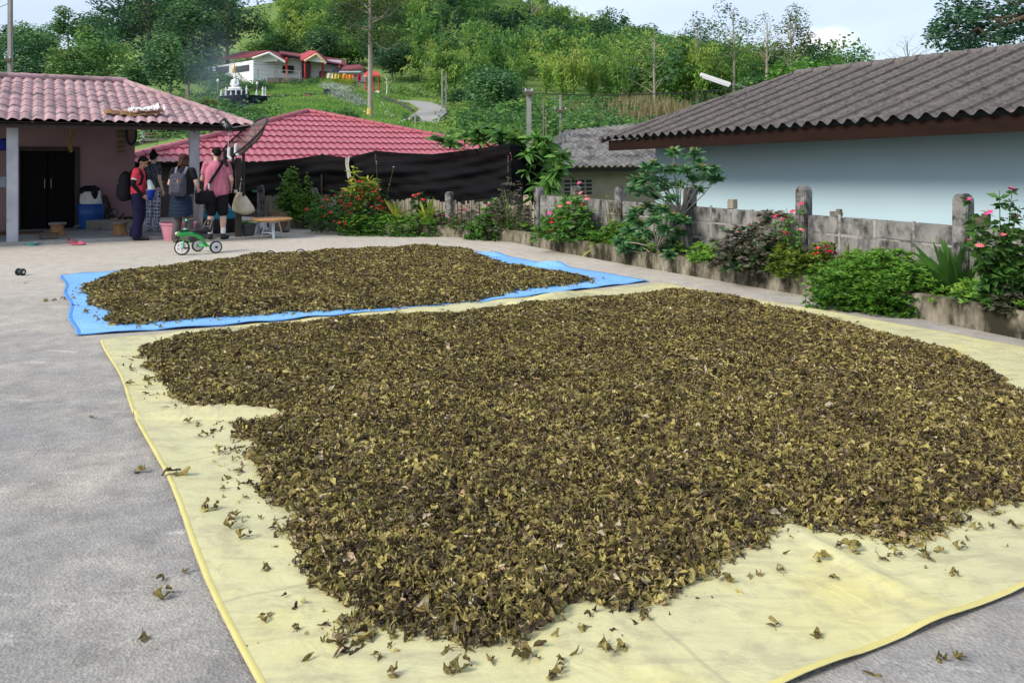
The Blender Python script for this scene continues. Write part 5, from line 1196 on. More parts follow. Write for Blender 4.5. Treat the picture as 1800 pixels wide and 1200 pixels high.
# plastic stool carrying a round wooden board
tc = gr(478, 418); o = thing('plastic_stool', 'pale blue plastic stool under the round wooden board', 'stool', tc)
b = MB(); b.lathe([(0, .355), (.15, .355), (.16, .35), (.165, .32), (.155, .32), (.14, .34), (0, .34)], tc, 28); b.build('seat', M['paleblue'], o, smooth=True)
tdir = [R(25 + 90 * k) for k in range(4)]
for a in tdir:
    b = MB(); d = Vector((math.cos(a), math.sin(a), 0)); n = Vector((-d.y, d.x, 0)); p, q = tc + d * .125 + Z * .34, tc + d * .215
    b.hexa([q - n * .022 - d * .008, q + n * .022 - d * .008, q + n * .022 + d * .012, q - n * .022 + d * .012, p - n * .036 - d * .008, p + n * .036 - d * .008, p + n * .036 + d * .012, p - n * .036 + d * .012]); b.build('leg', M['paleblue'], o, bevel=.004)
b = MB()
for k in range(4):
    d1 = Vector((math.cos(tdir[k]), math.sin(tdir[k]), 0)) * .19; d2 = Vector((math.cos(tdir[k - 1]), math.sin(tdir[k - 1]), 0)) * .19; m_ = (d1 + d2) / 2
    for s, e, zz in ((d1, m_, 0), (m_, d2, 0)): b.tube([tc + s + Z * (.10 if s is not m_ else .115), tc + e + Z * (.115 if e is m_ else .10)], .014, 6)
b.build('stretcher', M['paleblue'], o)
bd = tc + Z * .357; b = MB(); b.lathe([(0, 0), (.39, 0), (.405, .012), (.405, .034), (.39, .042), (0, .042)], bd, 40); tag(b.build('round_board', M['boardwood'], loc=bd, smooth=True), 'round orange wooden board lying on the plastic stool as a table top', 'board')
b = MB(); c = gr(466, 411) + V * .25; b.lathe([(.09, 0), (.10, .02), (.10, .24), (.09, .26), (0, .26)], c, 22); jar = tag(b.build('jar', M['white'], loc=c, smooth=True), 'white plastic jar with a yellow lid behind the stool', 'jar')
b = MB(); b.lathe([(.108, .24), (.112, .25), (.112, .30), (.10, .31), (0, .31)], c, 22); b.build('lid', pm('yellow_lid', (.75, .62, .03), None, 6, .4), jar, smooth=True)
b = MB(); c = gr(490, 409) + V * .1; b.lathe([(.13, 0), (.22, .15), (.24, .30), (.20, .40), (.21, .44), (.19, .44), (.18, .38), (0, .36)], c, 24); tag(b.build('clay_pot', M['clay'], loc=c, smooth=True), 'large brown clay pot behind the round wooden board', 'pot')
b = MB(); c = gr(466, 412); b.lathe([(.07, 0), (.10, .03), (.11, .10), (.08, .14), (0, .15)], c, 18); tag(b.build('metal_pot', M['metalgrey'], loc=c, smooth=True), 'small round metal pot under the stool table', 'pot')
b = MB(); c = gr(500, 410); b.box(c + Z * .16 + V * .3, .35, .3, .3, U, V); tag(b.build('stone_block', M['stone'], loc=c, bevel=.03), 'rough grey stone block at the end of the flower bed', 'stone')
b = MB(); c = fp(onl(452, FA, FD), -.05, .77); b.lathe([(.04, 0), (.08, .03), (.09, .05), (.08, .05), (0, .015)], c, 18); tag(b.build('bowl', pm('green_plastic', (.05, .38, .16), None, 6, .4), loc=c, smooth=True), 'small green bowl resting on the slat fence', 'bowl')

# ================================================================== DISH AERIAL WITH SOCKS
def meshmat():
    m, nt, bb = newmat('dark_wire_mesh'); bb.inputs['Base Color'].default_value = (.07, .055, .045, 1); bb.inputs['Roughness'].default_value = .6
    t = nt.nodes.new('ShaderNodeBsdfTransparent'); x = nt.nodes.new('ShaderNodeMixShader'); x.inputs[0].default_value = .36
    nt.links.new(bb.outputs[0], x.inputs[1]); nt.links.new(t.outputs[0], x.inputs[2]); nt.links.new(x.outputs[0], nt.nodes['Material Output'].inputs['Surface']); return m
M['wire'] = meshmat()
DC = at(427, 244, 16.45); AX = Vector((-.56, -.42, .71)).normalized(); DR = .625; DDp = .21
e1 = AX.cross(Vector((0, 1, 0))).normalized(); e2 = AX.cross(e1)
dpt = lambda r, a: DC + AX * (DDp * ((r / DR) ** 2 - 1)) + (e1 * math.cos(a) + e2 * math.sin(a)) * r
dish = thing('satellite_dish', 'dark wire mesh satellite dish on a mast beside the porch', 'satellite dish', at(428, 345, 16.6))
b = MB(); b.grid(lambda u, v: dpt(.02 + (DR - .02) * v, 2 * math.pi * u), 48, 10); b.build('reflector', M['wire'], dish, smooth='all', fix=False)
b = MB(); b.tube([dpt(DR, 2 * math.pi * k / 48) for k in range(49)], .020, 6, cap=False); b.build('rim', M['black'], dish)
for k in range(8): b = MB(); b.tube([dpt(DR * t, 2 * math.pi * k / 8 + .3) - AX * .01 for t in (.03, .35, .7, 1)], .010, 5); b.build('rib', M['black'], dish)
FC = at(397, 219, 16.12)
for k in range(3): b = MB(); b.tube([dpt(DR * .97, 2 * math.pi * k / 3 + .9), FC - AX * .10], .008, 5); b.build('feed_arm', M['metalgrey'], dish)
fx = Vector((-.64, 0, .77)).normalized()
b = MB(); b.lathe([(0, -.12), (.068, -.12), (.075, -.10), (.075, .09), (.06, .115), (0, .12)], FC, 22, axis=fx); cov = b.build('feed_cover', M['black'], dish, smooth=True)
tcv = bpy.data.curves.new('lettering', 'FONT'); tcv.body = 'PSI'; tcv.size = .085; tcv.extrude = .002; tcv.align_x = 'CENTER'; tcv.align_y = 'CENTER'; tcv.space_character = 1.25
to = bpy.data.objects.new('t', tcv); COL.objects.link(to); dg = bpy.context.evaluated_depsgraph_get(); dg.update(); tm = bpy.data.meshes.new_from_object(to.evaluated_get(dg)); bpy.data.objects.remove(to)
xA = -fx; zA = Vector((0, -1, 0)); zA = (zA - xA * zA.dot(xA)).normalized(); yA = zA.cross(xA); off = FC + zA * .077
bend = Matrix((xA, yA, zA)).transposed()
for v_ in tm.vertices:
    p = v_.co; v_.co = (off + bend @ Vector((p.x, p.y, p.z - (p.y ** 2) / (2 * .075)))) - wloc(dish)
tm.materials.clear(); tm.materials.append(M['white']); lo_ = link_mesh('lettering', tm, cov)
ms = at(428, 345, 16.6); b = MB(); b.tube([ms, Vector((ms.x, ms.y, at(427, 268, ms.y).z)), DC - AX * DDp], [.03, .03, .026], 10); b.tube([ms + Z * .1, Vector((wpst.x, wpst.y, ms.z + .1))], .015, 6); b.tube([ms + Z * .3, Vector((wpst.x, wpst.y, ms.z + .3))], .015, 6); b.build('mast', M['black'], dish)
def sock(p, mat, label, L=.26, lean=0):
    b = MB(); b.capsule(p + Z * .02, .035, p - Z * L * .6 + Vector((lean, -.02, 0)), .036, 10); b.capsule(p - Z * L * .6 + Vector((lean, -.02, 0)), .036, p + Vector((lean + .05, -.05, -L * .85)), .03, 10); b.capsule(p + Z * .02, .034, p + Vector((0, .07, -.06)), .03, 10)
    tag(b.build('sock', mat, loc=p, smooth=True), label, 'sock', 'socks drying on the dish rim')
M['sockw'] = pm('grey_white_sock', (.52, .53, .56), None, 20, .9, .3)
for (px, py, m_, lab) in ((396, 268, 'blackcloth', 'black sock on the dish rim, leftmost of the four socks'), (403, 264, 'sockw', 'pale grey sock on the dish rim between the two black socks'), (409, 263, 'blackcloth', 'black sock on the dish rim between the two pale socks'), (415, 257, 'sockw', 'pale grey sock on the dish rim, rightmost of the four socks')):
    sock(at(px, py, DC.y - .50), M[m_], lab, .30 if m_ == 'blackcloth' else .20)

# ================================================================== TRICYCLE, TOY WHEELS, STRAPS
M['green'] = pm('green_enamel', (.06, .52, .13), None, 6, .3, 0)
M['chrome'] = pm('silver_plastic', (.72, .72, .74), None, 9, .35, 0, metal=.1)
tri = thing('tricycle', 'green child tricycle with black seat and silver wheels on the concrete', 'tricycle', gr(363.5, 443.6)); T0 = gr(363.5, 443.6)
fw = (gr(320, 448.5) - T0); fw.z = 0; fl_ = fw.length; fx_ = fw.normalized(); lf = Vector((-fx_.y, fx_.x, 0))
tp_ = lambda x, y, z: T0 + fx_ * x + lf * y + Z * z
def wheel(c, ax, r, w, name='wheel'):
    b = MB(); b.lathe([(r - .024, -w * .4), (r - .010, -w / 2), (r, -w * .3), (r, w * .3), (r - .010, w / 2), (r - .024, w * .4)], c, 28, axis=ax, caps=False)
    o = b.build('wheel', M['black'], tri, smooth=True)
    b = MB(); b.lathe([(r - .023, -w * .42), (r - .030, -w * .52), (r - .052, -w * .46), (r - .055, 0), (r - .052, w * .46), (r - .030, w * .52), (r - .023, w * .42)], c, 28, axis=ax, caps=False); n = ax.cross(Z).normalized(); m_ = ax.cross(n)
    for k in range(5):
        a = 2 * math.pi * k / 5; d = n * math.cos(a) + m_ * math.sin(a); b.tube([c, c + d * (r - .045)], [.022, .016], 8)
    b.build('rim', M['chrome'], o, smooth=True)
    b = MB(); b.lathe([(0, -w * .55), (.022, -w * .55), (.022, w * .55), (0, w * .55)], c, 12, axis=ax); b.build('hub', M['black'], o)
fax = Vector((.12, -1, .03)).normalized()
wheel(tp_(fl_, 0, .125), fax, .125, .035); ra = lf
wheel(tp_(0, .24, .105), (lf + fx_ * .3).normalized(), .105, .045); wheel(tp_(0, -.24, .105), (lf + fx_ * .3).normalized(), .105, .045)
b = MB(); b.tube([tp_(0, -.24, .11), tp_(0, .24, .11)], .017, 10); b.build('rear_axle', M['green'], tri, smooth=True)
b = MB(); b.tube([tp_(0, 0, .11), tp_(.05, 0, .16), tp_(.11, 0, .25), tp_(.18, 0, .30), tp_(.30, 0, .335), tp_(.40, 0, .345)], [.026, .030, .032, .033, .034, .036], 12); b.build('frame_tube', M['green'], tri, smooth=True)
b = MB(); b.box(tp_(fl_ - .02, 0, .355), .22, .10, .075, fx_, lf); b.build('head_box', M['green'], tri, bevel=.02)
b = MB(); b.box(tp_(fl_ - .03, 0, .40), .18, .085, .018, fx_, lf); b.build('head_cover', M['black'], tri, bevel=.006)
b = MB(); b.ell(tp_(fl_ + .10, 0, .365), .028, .028, .028); b.build('lamp', pm('cream_plastic', (.66, .58, .36), None, 6, .5), tri, smooth=True)
b = MB()
for s in (-1, 1): b.tube([tp_(fl_ - .02, 0, .33), tp_(fl_, .035 * s, .24), tp_(fl_, .035 * s, .125)], .011, 8)
b.build('fork', M['green'], tri, smooth=True)
b = MB(); b.grid(lambda u, v: tp_(fl_, 0, .125) + (fax.cross(Z).normalized() * math.cos(math.pi * (.15 + .7 * u)) + Z * math.sin(math.pi * (.15 + .7 * u))) * .155 + fax * (v - .5) * .07, 12, 2); b.build('mudguard', M['green'], tri, smooth='all')
b = MB(); b.tube([tp_(fl_ - .05, 0, .36), tp_(fl_ - .09, 0, .57)], .017, 10); b.build('handle_stem', M['black'], tri, smooth=True)
b = MB(); b.ell(tp_(fl_ - .06, 0, .425), .034, .034, .02); b.ell(tp_(fl_ - .09, 0, .575), .028, .028, .022); b.build('stem_collar', pm('mint_plastic', (.15, .58, .42), None, 6, .4), tri, smooth=True)
b = MB(); b.tube([tp_(fl_ - .12, .15, .60), tp_(fl_ - .09, .05, .585), tp_(fl_ - .09, -.05, .585), tp_(fl_ - .12, -.15, .60)], .014, 8); b.build('handlebar', M['black'], tri, smooth=True)
b = MB()
for y in (-.075, -.025, .025, .075): b.capsule(tp_(.25, y * .8, .385), .030, tp_(.0, y * 1.15, .378), .034, 10)
for y in (-1, 1): b.capsule(tp_(-.0, y * .095, .40), .030, tp_(-.055, y * .085, .52), .024, 10)
b.capsule(tp_(-.06, -.075, .535), .025, tp_(-.06, .075, .535), .025, 10); b.capsule(tp_(-.02, -.08, .43), .030, tp_(-.02, .08, .43), .030, 10); b.capsule(tp_(-.035, 0, .44), .02, tp_(-.06, 0, .53), .018, 8)
b.build('seat', M['black'], tri, smooth='all', fix=False)
b = MB(); b.tube([tp_(fl_, -.10, .125), tp_(fl_, .10, .125)], .008, 6); b.box(tp_(fl_, -.10, .125), .07, .05, .018, fx_, lf); b.box(tp_(fl_, .10, .125), .07, .05, .018, fx_, lf); b.build('pedals', M['black'], tri)
tw = gr(36, 484); o = thing('toy_wheels', 'pair of small black toy wheels with pale hubs on the concrete', 'toy wheels', tw)
ax = Vector((.93, -.36, 0)).normalized()
b = MB(); b.tube([tw + Z * .048 - ax * .03, tw + Z * .048 + ax * .03], .012, 8); b.build('axle', M['black'], o)
for s in (-1, 1):
    c = tw + Z * .048 + ax * .042 * s; b = MB(); b.lathe([(0, -.016), (.038, -.018), (.048, -.008), (.048, .008), (.038, .018), (0, .016)], c, 22, axis=ax); w_ = b.build('wheel', M['black'], o, smooth=True)
    b = MB(); b.lathe([(0, -.02), (.02, -.02), (.02, .02), (0, .02)], c, 16, axis=ax); b.build('hub', M['paleblue'], w_, smooth=True)
for px, py, lab in ((475, 453, 'thin black hoop standing in the far edge of the smaller leaf heap, left one'), (528, 450, 'thin black hoop standing in the far edge of the smaller leaf heap, right one')):
    c = gr(px, py + 4); b = MB(); b.tube([c + Vector((.075 * math.cos(a), .03 * math.cos(a), .085 * math.sin(a) + .06)) for a in [math.pi * k / 12 for k in range(13)]], .009, 6)
    tag(b.build('hoop', M['black'], loc=c, smooth=True), lab, 'hoop', 'hoops in the leaf heap')

# ================================================================== PEOPLE
def fused(name, b, mat, parent, vox=.013, it=3):
    """fuses overlapping limbs into one continuous skin"""
    me = b.mesh('t', None); t = bpy.data.objects.new('t', me); COL.objects.link(t)
    r = t.modifiers.new('r', 'REMESH'); r.mode = 'VOXEL'; r.voxel_size = vox
    s = t.modifiers.new('s', 'SMOOTH'); s.iterations = it; s.factor = .5
    dg = bpy.context.evaluated_depsgraph_get(); dg.update()
    out = bpy.data.meshes.new_from_object(t.evaluated_get(dg)); bpy.data.objects.remove(t)
    out.name = name; out.materials.clear(); out.materials.append(mat)
    out.polygons.foreach_set('use_smooth', [True] * len(out.polygons))
    return link_mesh(name, out, parent)
def Vv(*a): return Vector(a)
BASE = dict(hipL=(-.095, 0, .93), hipR=(.095, 0, .93), kneeL=(-.11, .02, .50), kneeR=(.11, .02, .50), ankL=(-.12, 0, .09), ankR=(.12, 0, .09), toeL=(-.15, .17, .03), toeR=(.15, .17, .03),
            belly=(0, .01, 1.10), chest=(0, .0, 1.30), neck=(0, -.01, 1.47), head=(0, .02, 1.625), shL=(-.185, 0, 1.42), shR=(.185, 0, 1.42), elL=(-.25, .0, 1.15), elR=(.25, .0, 1.15), wrL=(-.24, .10, .92), wrR=(.24, .10, .92),
            look=(0, 1, 0), up=(0, 0, 1))
def hand(b, w, d, side, curl=.6):
    """palm, five unequal bent fingers and a thumb from the palm's side"""
    w = Vector(w); d = Vector(d).normalized(); s = Vector((0, 1, 0)); s = (s - d * s.dot(d)).normalized(); n = d.cross(s) * side
    for k in (-1, 0, 1): b.capsule(w + s * .018 * k, .016, w + d * .075 + s * .024 * k, .014, 8)
    for k, L in enumerate((.062, .072, .068, .052)):
        a = w + d * .08 + s * (.030 - .020 * k); m = a + (d * .8 - n * .3 * curl) * L * .6; e = m + (d * .5 - n * .9 * curl) * L * .5
        b.capsule(a, .0085, m, .008, 6); b.capsule(m, .008, e, .007, 6)
    a = w + d * .025 + s * .03; b.capsule(a, .011, a + d * .035 + s * .022, .010, 6); b.capsule(a + d * .035 + s * .022, .010, a + d * .065 + s * .022 - n * .012, .0085, 6)
def person(label, loc, yaw, scale, J, skin, hair, hairfn, build=1.0, handdir=((0, .15, -1), (0, .15, -1))):
    j = {k: Vector(v) for k, v in {**BASE, **J}.items()}
    o = thing('person', label, 'person', loc, None); o.rotation_euler = (0, 0, yaw); o.scale = (scale,) * 3
    b = MB(); k = build
    b.capsule(j['hipL'], .10 * k, j['hipR'], .10 * k); b.capsule((j['hipL'] + j['hipR']) / 2 + Z * .02, .115 * k, j['belly'], .105 * k); b.capsule(j['belly'], .105 * k, j['chest'], .12 * k)
    b.capsule(j['shL'], .055, j['shR'], .055); b.capsule(j['chest'] - Vv(.06, 0, 0), .10 * k, j['chest'] + Vv(.06, 0, 0), .10 * k)
    b.capsule(j['neck'] - Z * .05, .055, j['head'] - Z * .06, .05)
    for s in 'LR':
        b.capsule(j['hip' + s], .088 * k, j['knee' + s], .058 * k); b.capsule(j['knee' + s], .057 * k, j['knee' + s].lerp(j['ank' + s], .35), .058 * k); b.capsule(j['knee' + s].lerp(j['ank' + s], .35), .058 * k, j['ank' + s], .036)
        b.capsule(j['ank' + s] - Z * .02, .038, j['toe' + s], .028)
        b.capsule(j['sh' + s], .052 * k, j['el' + s], .040 * k); b.capsule(j['el' + s], .041 * k, j['wr' + s], .026); hand(b, j['wr' + s], handdir[0 if s == 'L' else 1], -1 if s == 'L' else 1)
    h = j['head']; f = j['look'].normalized(); u = (j['up'] - f * j['up'].dot(f)).normalized(); r = f.cross(u)
    hm = Matrix((r, f, u)).transposed(); hd = lambda x, y, z: h + hm @ Vector((x, y, z))
    b.ell(hd(0, -.01, .025), .076, .095, .090, 16, 11, hm); b.ell(hd(0, .028, -.045), .058, .066, .066, 14, 9, hm); b.capsule(hd(0, .06, -.095), .026, hd(0, .045, -.085), .03, 8)
    b.capsule(hd(0, .092, .01), .011, hd(0, .112, -.028), .014, 8); b.capsule(hd(-.02, .088, -.062), .008, hd(.02, .088, -.062), .008, 6)
    for s in (-1, 1): b.ell(hd(.078 * s, -.005, -.01), .012, .022, .032, 8, 6, hm)
    body = fused('body', b, skin, o, .0085, 2)
    for s in (-1, 1):
        e = MB(); e.ell(hd(.030 * s, .086, .012), .013, .008, .009, 8, 6, hm); link_mesh('eye', e.mesh('eye', M['hair'], smooth='all'), o)
    hb = MB(); hairfn(hb, hd, hm, j); fused('hair', hb, hair, o, .010, 2)
    return o, j
def shirt(o, j, mat, k=1.0, sleeve=.55, hem=.95, name='shirt', loose=1.0):
    b = MB(); c = (j['hipL'] + j['hipR']) / 2; bot = Vector((c.x, c.y, hem)) if hem < 1.2 else c
    b.capsule(bot + Vv(-.088, 0, .08), .118 * k * loose, bot + Vv(.088, 0, .08), .118 * k * loose); b.capsule(bot + Vv(-.10, 0, .10), .118 * k * loose, j['chest'] + Vv(-.065, 0, 0), .125 * k); b.capsule(bot + Vv(.10, 0, .10), .118 * k * loose, j['chest'] + Vv(.065, 0, 0), .125 * k); b.capsule(bot + Vv(0, 0, .1), .128 * k, j['chest'] + Z * .05, .135 * k); b.box(bot + Vv(0, 0, .10), .35 * k * loose, .21 * k * loose, .16)
    b.capsule(j['shL'] + Vv(.02, 0, .0), .066, j['shR'] - Vv(.02, 0, .0), .066); b.capsule(j['neck'] - Z * .07, .075, j['neck'] - Z * .035, .066)
    b.capsule(j['shL'], .065, j['neck'] - Z * .05, .05); b.capsule(j['shR'], .065, j['neck'] - Z * .05, .05)
    for s in 'LR': b.capsule(j['sh' + s], .069 * k, j['sh' + s].lerp(j['el' + s], sleeve), .064 * k)
    return fused(name, b, mat, o)
def legs(o, j, mat, k=1.0, end=1.0, wide=1.0, name='trousers', flare=0):
    b = MB(); c = (j['hipL'] + j['hipR']) / 2
    b.capsule(j['hipL'] + Z * .06, .108 * k, j['hipR'] + Z * .06, .108 * k); b.capsule(j['hipL'], .118 * k, j['hipR'], .118 * k)
    for s in 'LR':
        if end <= .5: b.capsule(j['hip' + s], .112 * k * wide, j['hip' + s].lerp(j['knee' + s], end * 2), .094 * k * wide)
        else:
            b.capsule(j['hip' + s], .110 * k * wide, j['knee' + s], .080 * k * wide); e = j['knee' + s].lerp(j['ank' + s], (end - .5) * 2)
            b.capsule(j['knee' + s], .080 * k * wide, e + Z * .03, (.066 + flare) * k * wide); b.capsule(e + Z * .03, (.066 + flare) * k * wide, e + Z * -.0, (.066 + flare) * k * wide)
    return fused(name, b, mat, o)
def shoes(o, j, mat, name='shoe', sole=None):
    for s in 'LR':
        b = MB(); a = j['ank' + s]; t = j['toe' + s]; d = (t - a); d.z = 0; d.normalize()
        b.capsule(Vv(a.x, a.y, .045) - d * .04, .045, Vv(a.x, a.y, .042) + d * .03, .045); b.capsule(Vv(a.x, a.y, .042) + d * .03, .045, Vv(t.x, t.y, .036) + d * .02, .036); b.capsule(Vv(a.x, a.y, .06), .046, Vv(a.x, a.y, .105), .044)
        fused(name, b, mat, o, .011, 2)
def tubes(o, segs, mat, name, vox=.011):
    b = MB()
    for s in segs: b.capsule(*s)
    return fused(name, b, mat, o, vox, 2)
M['corals'] = pm('coral_shirt', (.72, .07, .10), (.60, .05, .08), 9, .85, .2)
M['navytr'] = pm('navy_trousers', (.022, .020, .062), (.012, .012, .038), 5, .85, .3)
M['pinktee'] = pm('dusty_pink_shirt', (.50, .17, .24), (.42, .13, .20), 9, .85, .2)
M['greytr'] = pm('grey_trousers', (.105, .092, .092), (.075, .066, .066), 6, .85, .3)
M['navyjk'] = pm('navy_quilted_jacket', (.010, .022, .046), (.006, .013, .030), 8, .7, .3)
M['greybag'] = pm('slate_backpack', (.070, .068, .092), (.045, .044, .062), 12, .8, .3)
M['greystrap'] = pm('grey_strap', (.16, .18, .23), None, 20, .8)
M['greytee'] = pm('grey_shirt', (.34, .35, .36), (.27, .28, .29), 9, .85, .2)
M['shoe'] = pm('dark_shoe', (.045, .045, .048), (.025, .025, .027), 20, .7, .2)
def patmat(name, a, bcol, scale, ring):
    m, nt, bb = newmat(name); co = objco(nt); v = nt.nodes.new('ShaderNodeTexVoronoi'); v.inputs['Scale'].default_value = scale; v.inputs['Randomness'].default_value = .25; nt.links.new(co, v.inputs['Vector'])
    r = ramp(nt, [(0, a), (.22, a), (.25, bcol), (.42, bcol), (.46, a), (.6, a)] if ring else [(0, bcol), (.28, bcol), (.32, a), (1, a)]); r.color_ramp.interpolation = 'CONSTANT' if ring else 'LINEAR'
    nt.links.new(v.outputs['Distance'], r.inputs[0]); nt.links.new(r.outputs[0], bb.inputs['Base Color']); bb.inputs['Roughness'].default_value = .85; return m
M['pattr'] = patmat('ring_pattern_cloth', (.42, .46, .56), (.04, .05, .09), 13, True)
M['pattop'] = patmat('dark_speckled_cloth', (.022, .026, .040), (.20, .22, .27), 30, False)

def short_hair(b, hd, hm, j):
    b.ell(hd(0, -.022, .045), .086, .094, .082, 16, 10, hm); b.ell(hd(0, -.06, .0), .074, .05, .062, 14, 9, hm); b.ell(hd(0, .035, .095), .062, .04, .026, 12, 7, hm)
def bob_hair(b, hd, hm, j):
    b.ell(hd(0, -.022, .045), .092, .10, .086, 16, 10, hm)
    for x in (-.07, -.035, 0, .035, .07): b.capsule(hd(x, -.06 + abs(x) * .5, .03), .036, hd(x * 1.15, -.075 + abs(x) * .7, -.125), .028)
def bun_hair(b, hd, hm, j):
    b.ell(hd(0, -.022, .045), .090, .098, .084, 16, 10, hm); b.ell(hd(0, -.06, -.01), .076, .05, .07, 14, 9, hm); b.ell(hd(0, -.07, .13), .045, .045, .04)
def strap(o, pts, w, mat, name='strap', t=.006):
    """flat webbing band along pts"""
    b = MB(); pts = [Vector(p) for p in pts]; vs = []
    for i, p in enumerate(pts):
        d = (pts[min(i + 1, len(pts) - 1)] - pts[max(0, i - 1)]).normalized(); out = Vector((p.x * .6, p.y, .15 if p.z > 1.45 else 0)).normalized(); s = d.cross(out).normalized() * w / 2
        vs += [p - s + out * t, p + s + out * t, p + s - out * t, p - s - out * t]
    n = len(pts); b.add(vs, [(4 * i + k, 4 * i + (k + 1) % 4, 4 * i + 4 + (k + 1) % 4, 4 * i + 4 + k) for i in range(n - 1) for k in range(4)] + [(3, 2, 1, 0), (4 * n - 4, 4 * n - 3, 4 * n - 2, 4 * n - 1)])
    return link_mesh(name, b.mesh(name, mat), o)

# --- the tall man in a dusty pink shirt and shorts, seen from behind
loc = gr(381, 421); yw = R(6)
o, j = person('man in dusty pink shirt and black shorts seen from behind, black bag across his back', loc, yw, 1.045,
              dict(look=(-.55, .9, -.35), head=(-.02, .05, 1.62), wrL=(-.10, .26, 1.05), elL=(-.27, .02, 1.14), wrR=(.22, .20, .98), elR=(.27, -.01, 1.14)), M['skinB'], M['hair'], short_hair, 1.05, ((.6, .6, .1), (0, .5, -1)))
shirt(o, j, M['pinktee'], 1.1, .55, .84, loose=1.08); legs(o, j, M['blackcloth'], 1.04, .47, 1.05, 'shorts')
tubes(o, [(j['ank' + s] + Z * .04, .046, j['ank' + s] + Z * .12, .047) for s in 'LR'], M['white'], 'socks'); shoes(o, j, M['shoe'])
hb = MB(); hb.ell(j['head'] + Vv(-.045, .07, -.075), .05, .06, .045); fused('beard', hb, M['hair'], o, .011, 2)
bag = thing('shoulder_bag', 'black shoulder bag at the left hip of the man in pink', 'shoulder bag', loc); bag.rotation_euler = (0, 0, yw); bag.scale = o.scale
b = MB()
for k in range(5): b.capsule(Vv(-.30 + .06 * k, -.13 + .01 * k, .90 - .012 * (2 - abs(k - 2))), .062, Vv(-.30 + .06 * k, -.13 + .01 * k, .74), .070)
bd_ = fused('bag_body', b, M['blackcloth'], bag, .012, 2)
strap(bag, [(-.17, -.12, .93), (-.09, -.150, 1.08), (.0, -.155, 1.22), (.09, -.145, 1.36), (.135, -.085, 1.47), (.15, -.01, 1.505), (.14, .07, 1.45), (.05, .14, 1.25), (-.10, .15, 1.0), (-.22, .05, .90)], .05, M['blackcloth'])
b = MB(); b.box((-.105, -.165, 1.015), .035, .014, .10, Vv(.9, 0, -.2).normalized(), Vv(0, 1, 0)); link_mesh('label_tag', b.mesh('label_tag', M['white'], bevel=.004), bag)
cm = thing('camera_body', 'small black camera in the right hand of the man in pink', 'camera', loc); cm.rotation_euler = (0, 0, yw); cm.scale = o.scale
b = MB(); b.box((.235, .27, .90), .06, .10, .075); link_mesh('body', b.mesh('body', M['black'], bevel=.01), cm)
b = MB(); b.lathe([(0, 0), (.032, 0), (.034, .05), (.028, .055), (0, .045)], (.265, .27, .90), 18, axis=Vv(1, .1, 0)); link_mesh('lens', b.mesh('lens', M['chrome'], smooth=True), cm)

# --- woman in black with the slate backpack
loc = gr(322, 426); yw = R(-4)
o, j = person('woman in black shirt and grey trousers seen from behind, navy jacket tied at her waist', loc, yw, .965,
              dict(look=(0, .92, -.4), head=(0, .05, 1.62), wrL=(-.13, .24, 1.08), elL=(-.27, -.02, 1.16), wrR=(.24, .15, 1.02), elR=(.28, -.02, 1.15), ankL=(-.14, -.03, .09), toeL=(-.19, .13, .03)), M['skinB'], M['hairbrown'], bob_hair, .98, ((.7, .6, .2), (-.3, .8, -.3)))
shirt(o, j, M['blackcloth'], 1.04, .5, .92); legs(o, j, M['greytr'], 1.0, 1.0, 1.04, flare=.014); shoes(o, j, M['stembrown'])
jk = MB()
def jkf(u, v):
    a = math.pi * (1.08 + .84 * u) ; r = .155 + .05 * v + .006 * abs(math.sin(v * 20)); return Vv(math.cos(a) * (r + .05) - .02, math.sin(a) * r * .95 - .01, 1.02 - .46 * v - .05 * math.sin(math.pi * u))
jk.grid(jkf, 24, 44); jm = jk.mesh('t', None); to = bpy.data.objects.new('t', jm); COL.objects.link(to); sd = to.modifiers.new('s', 'SOLIDIFY'); sd.thickness = .02
dg = bpy.context.evaluated_depsgraph_get(); dg.update(); jm = bpy.data.meshes.new_from_object(to.evaluated_get(dg)); bpy.data.objects.remove(to); jm.materials.clear(); jm.materials.append(M['navyjk']); jm.polygons.foreach_set('use_smooth', [True] * len(jm.polygons)); link_mesh('jacket', jm, o)
tubes(o, [(Vv(-.17, -.03, 1.0), .035, Vv(-.10, .13, .98), .03), (Vv(-.10, .13, .98), .03, Vv(.10, .13, .98), .03), (Vv(.10, .13, .98), .03, Vv(.18, -.02, 1.0), .035)], M['navyjk'], 'jacket_sleeves')
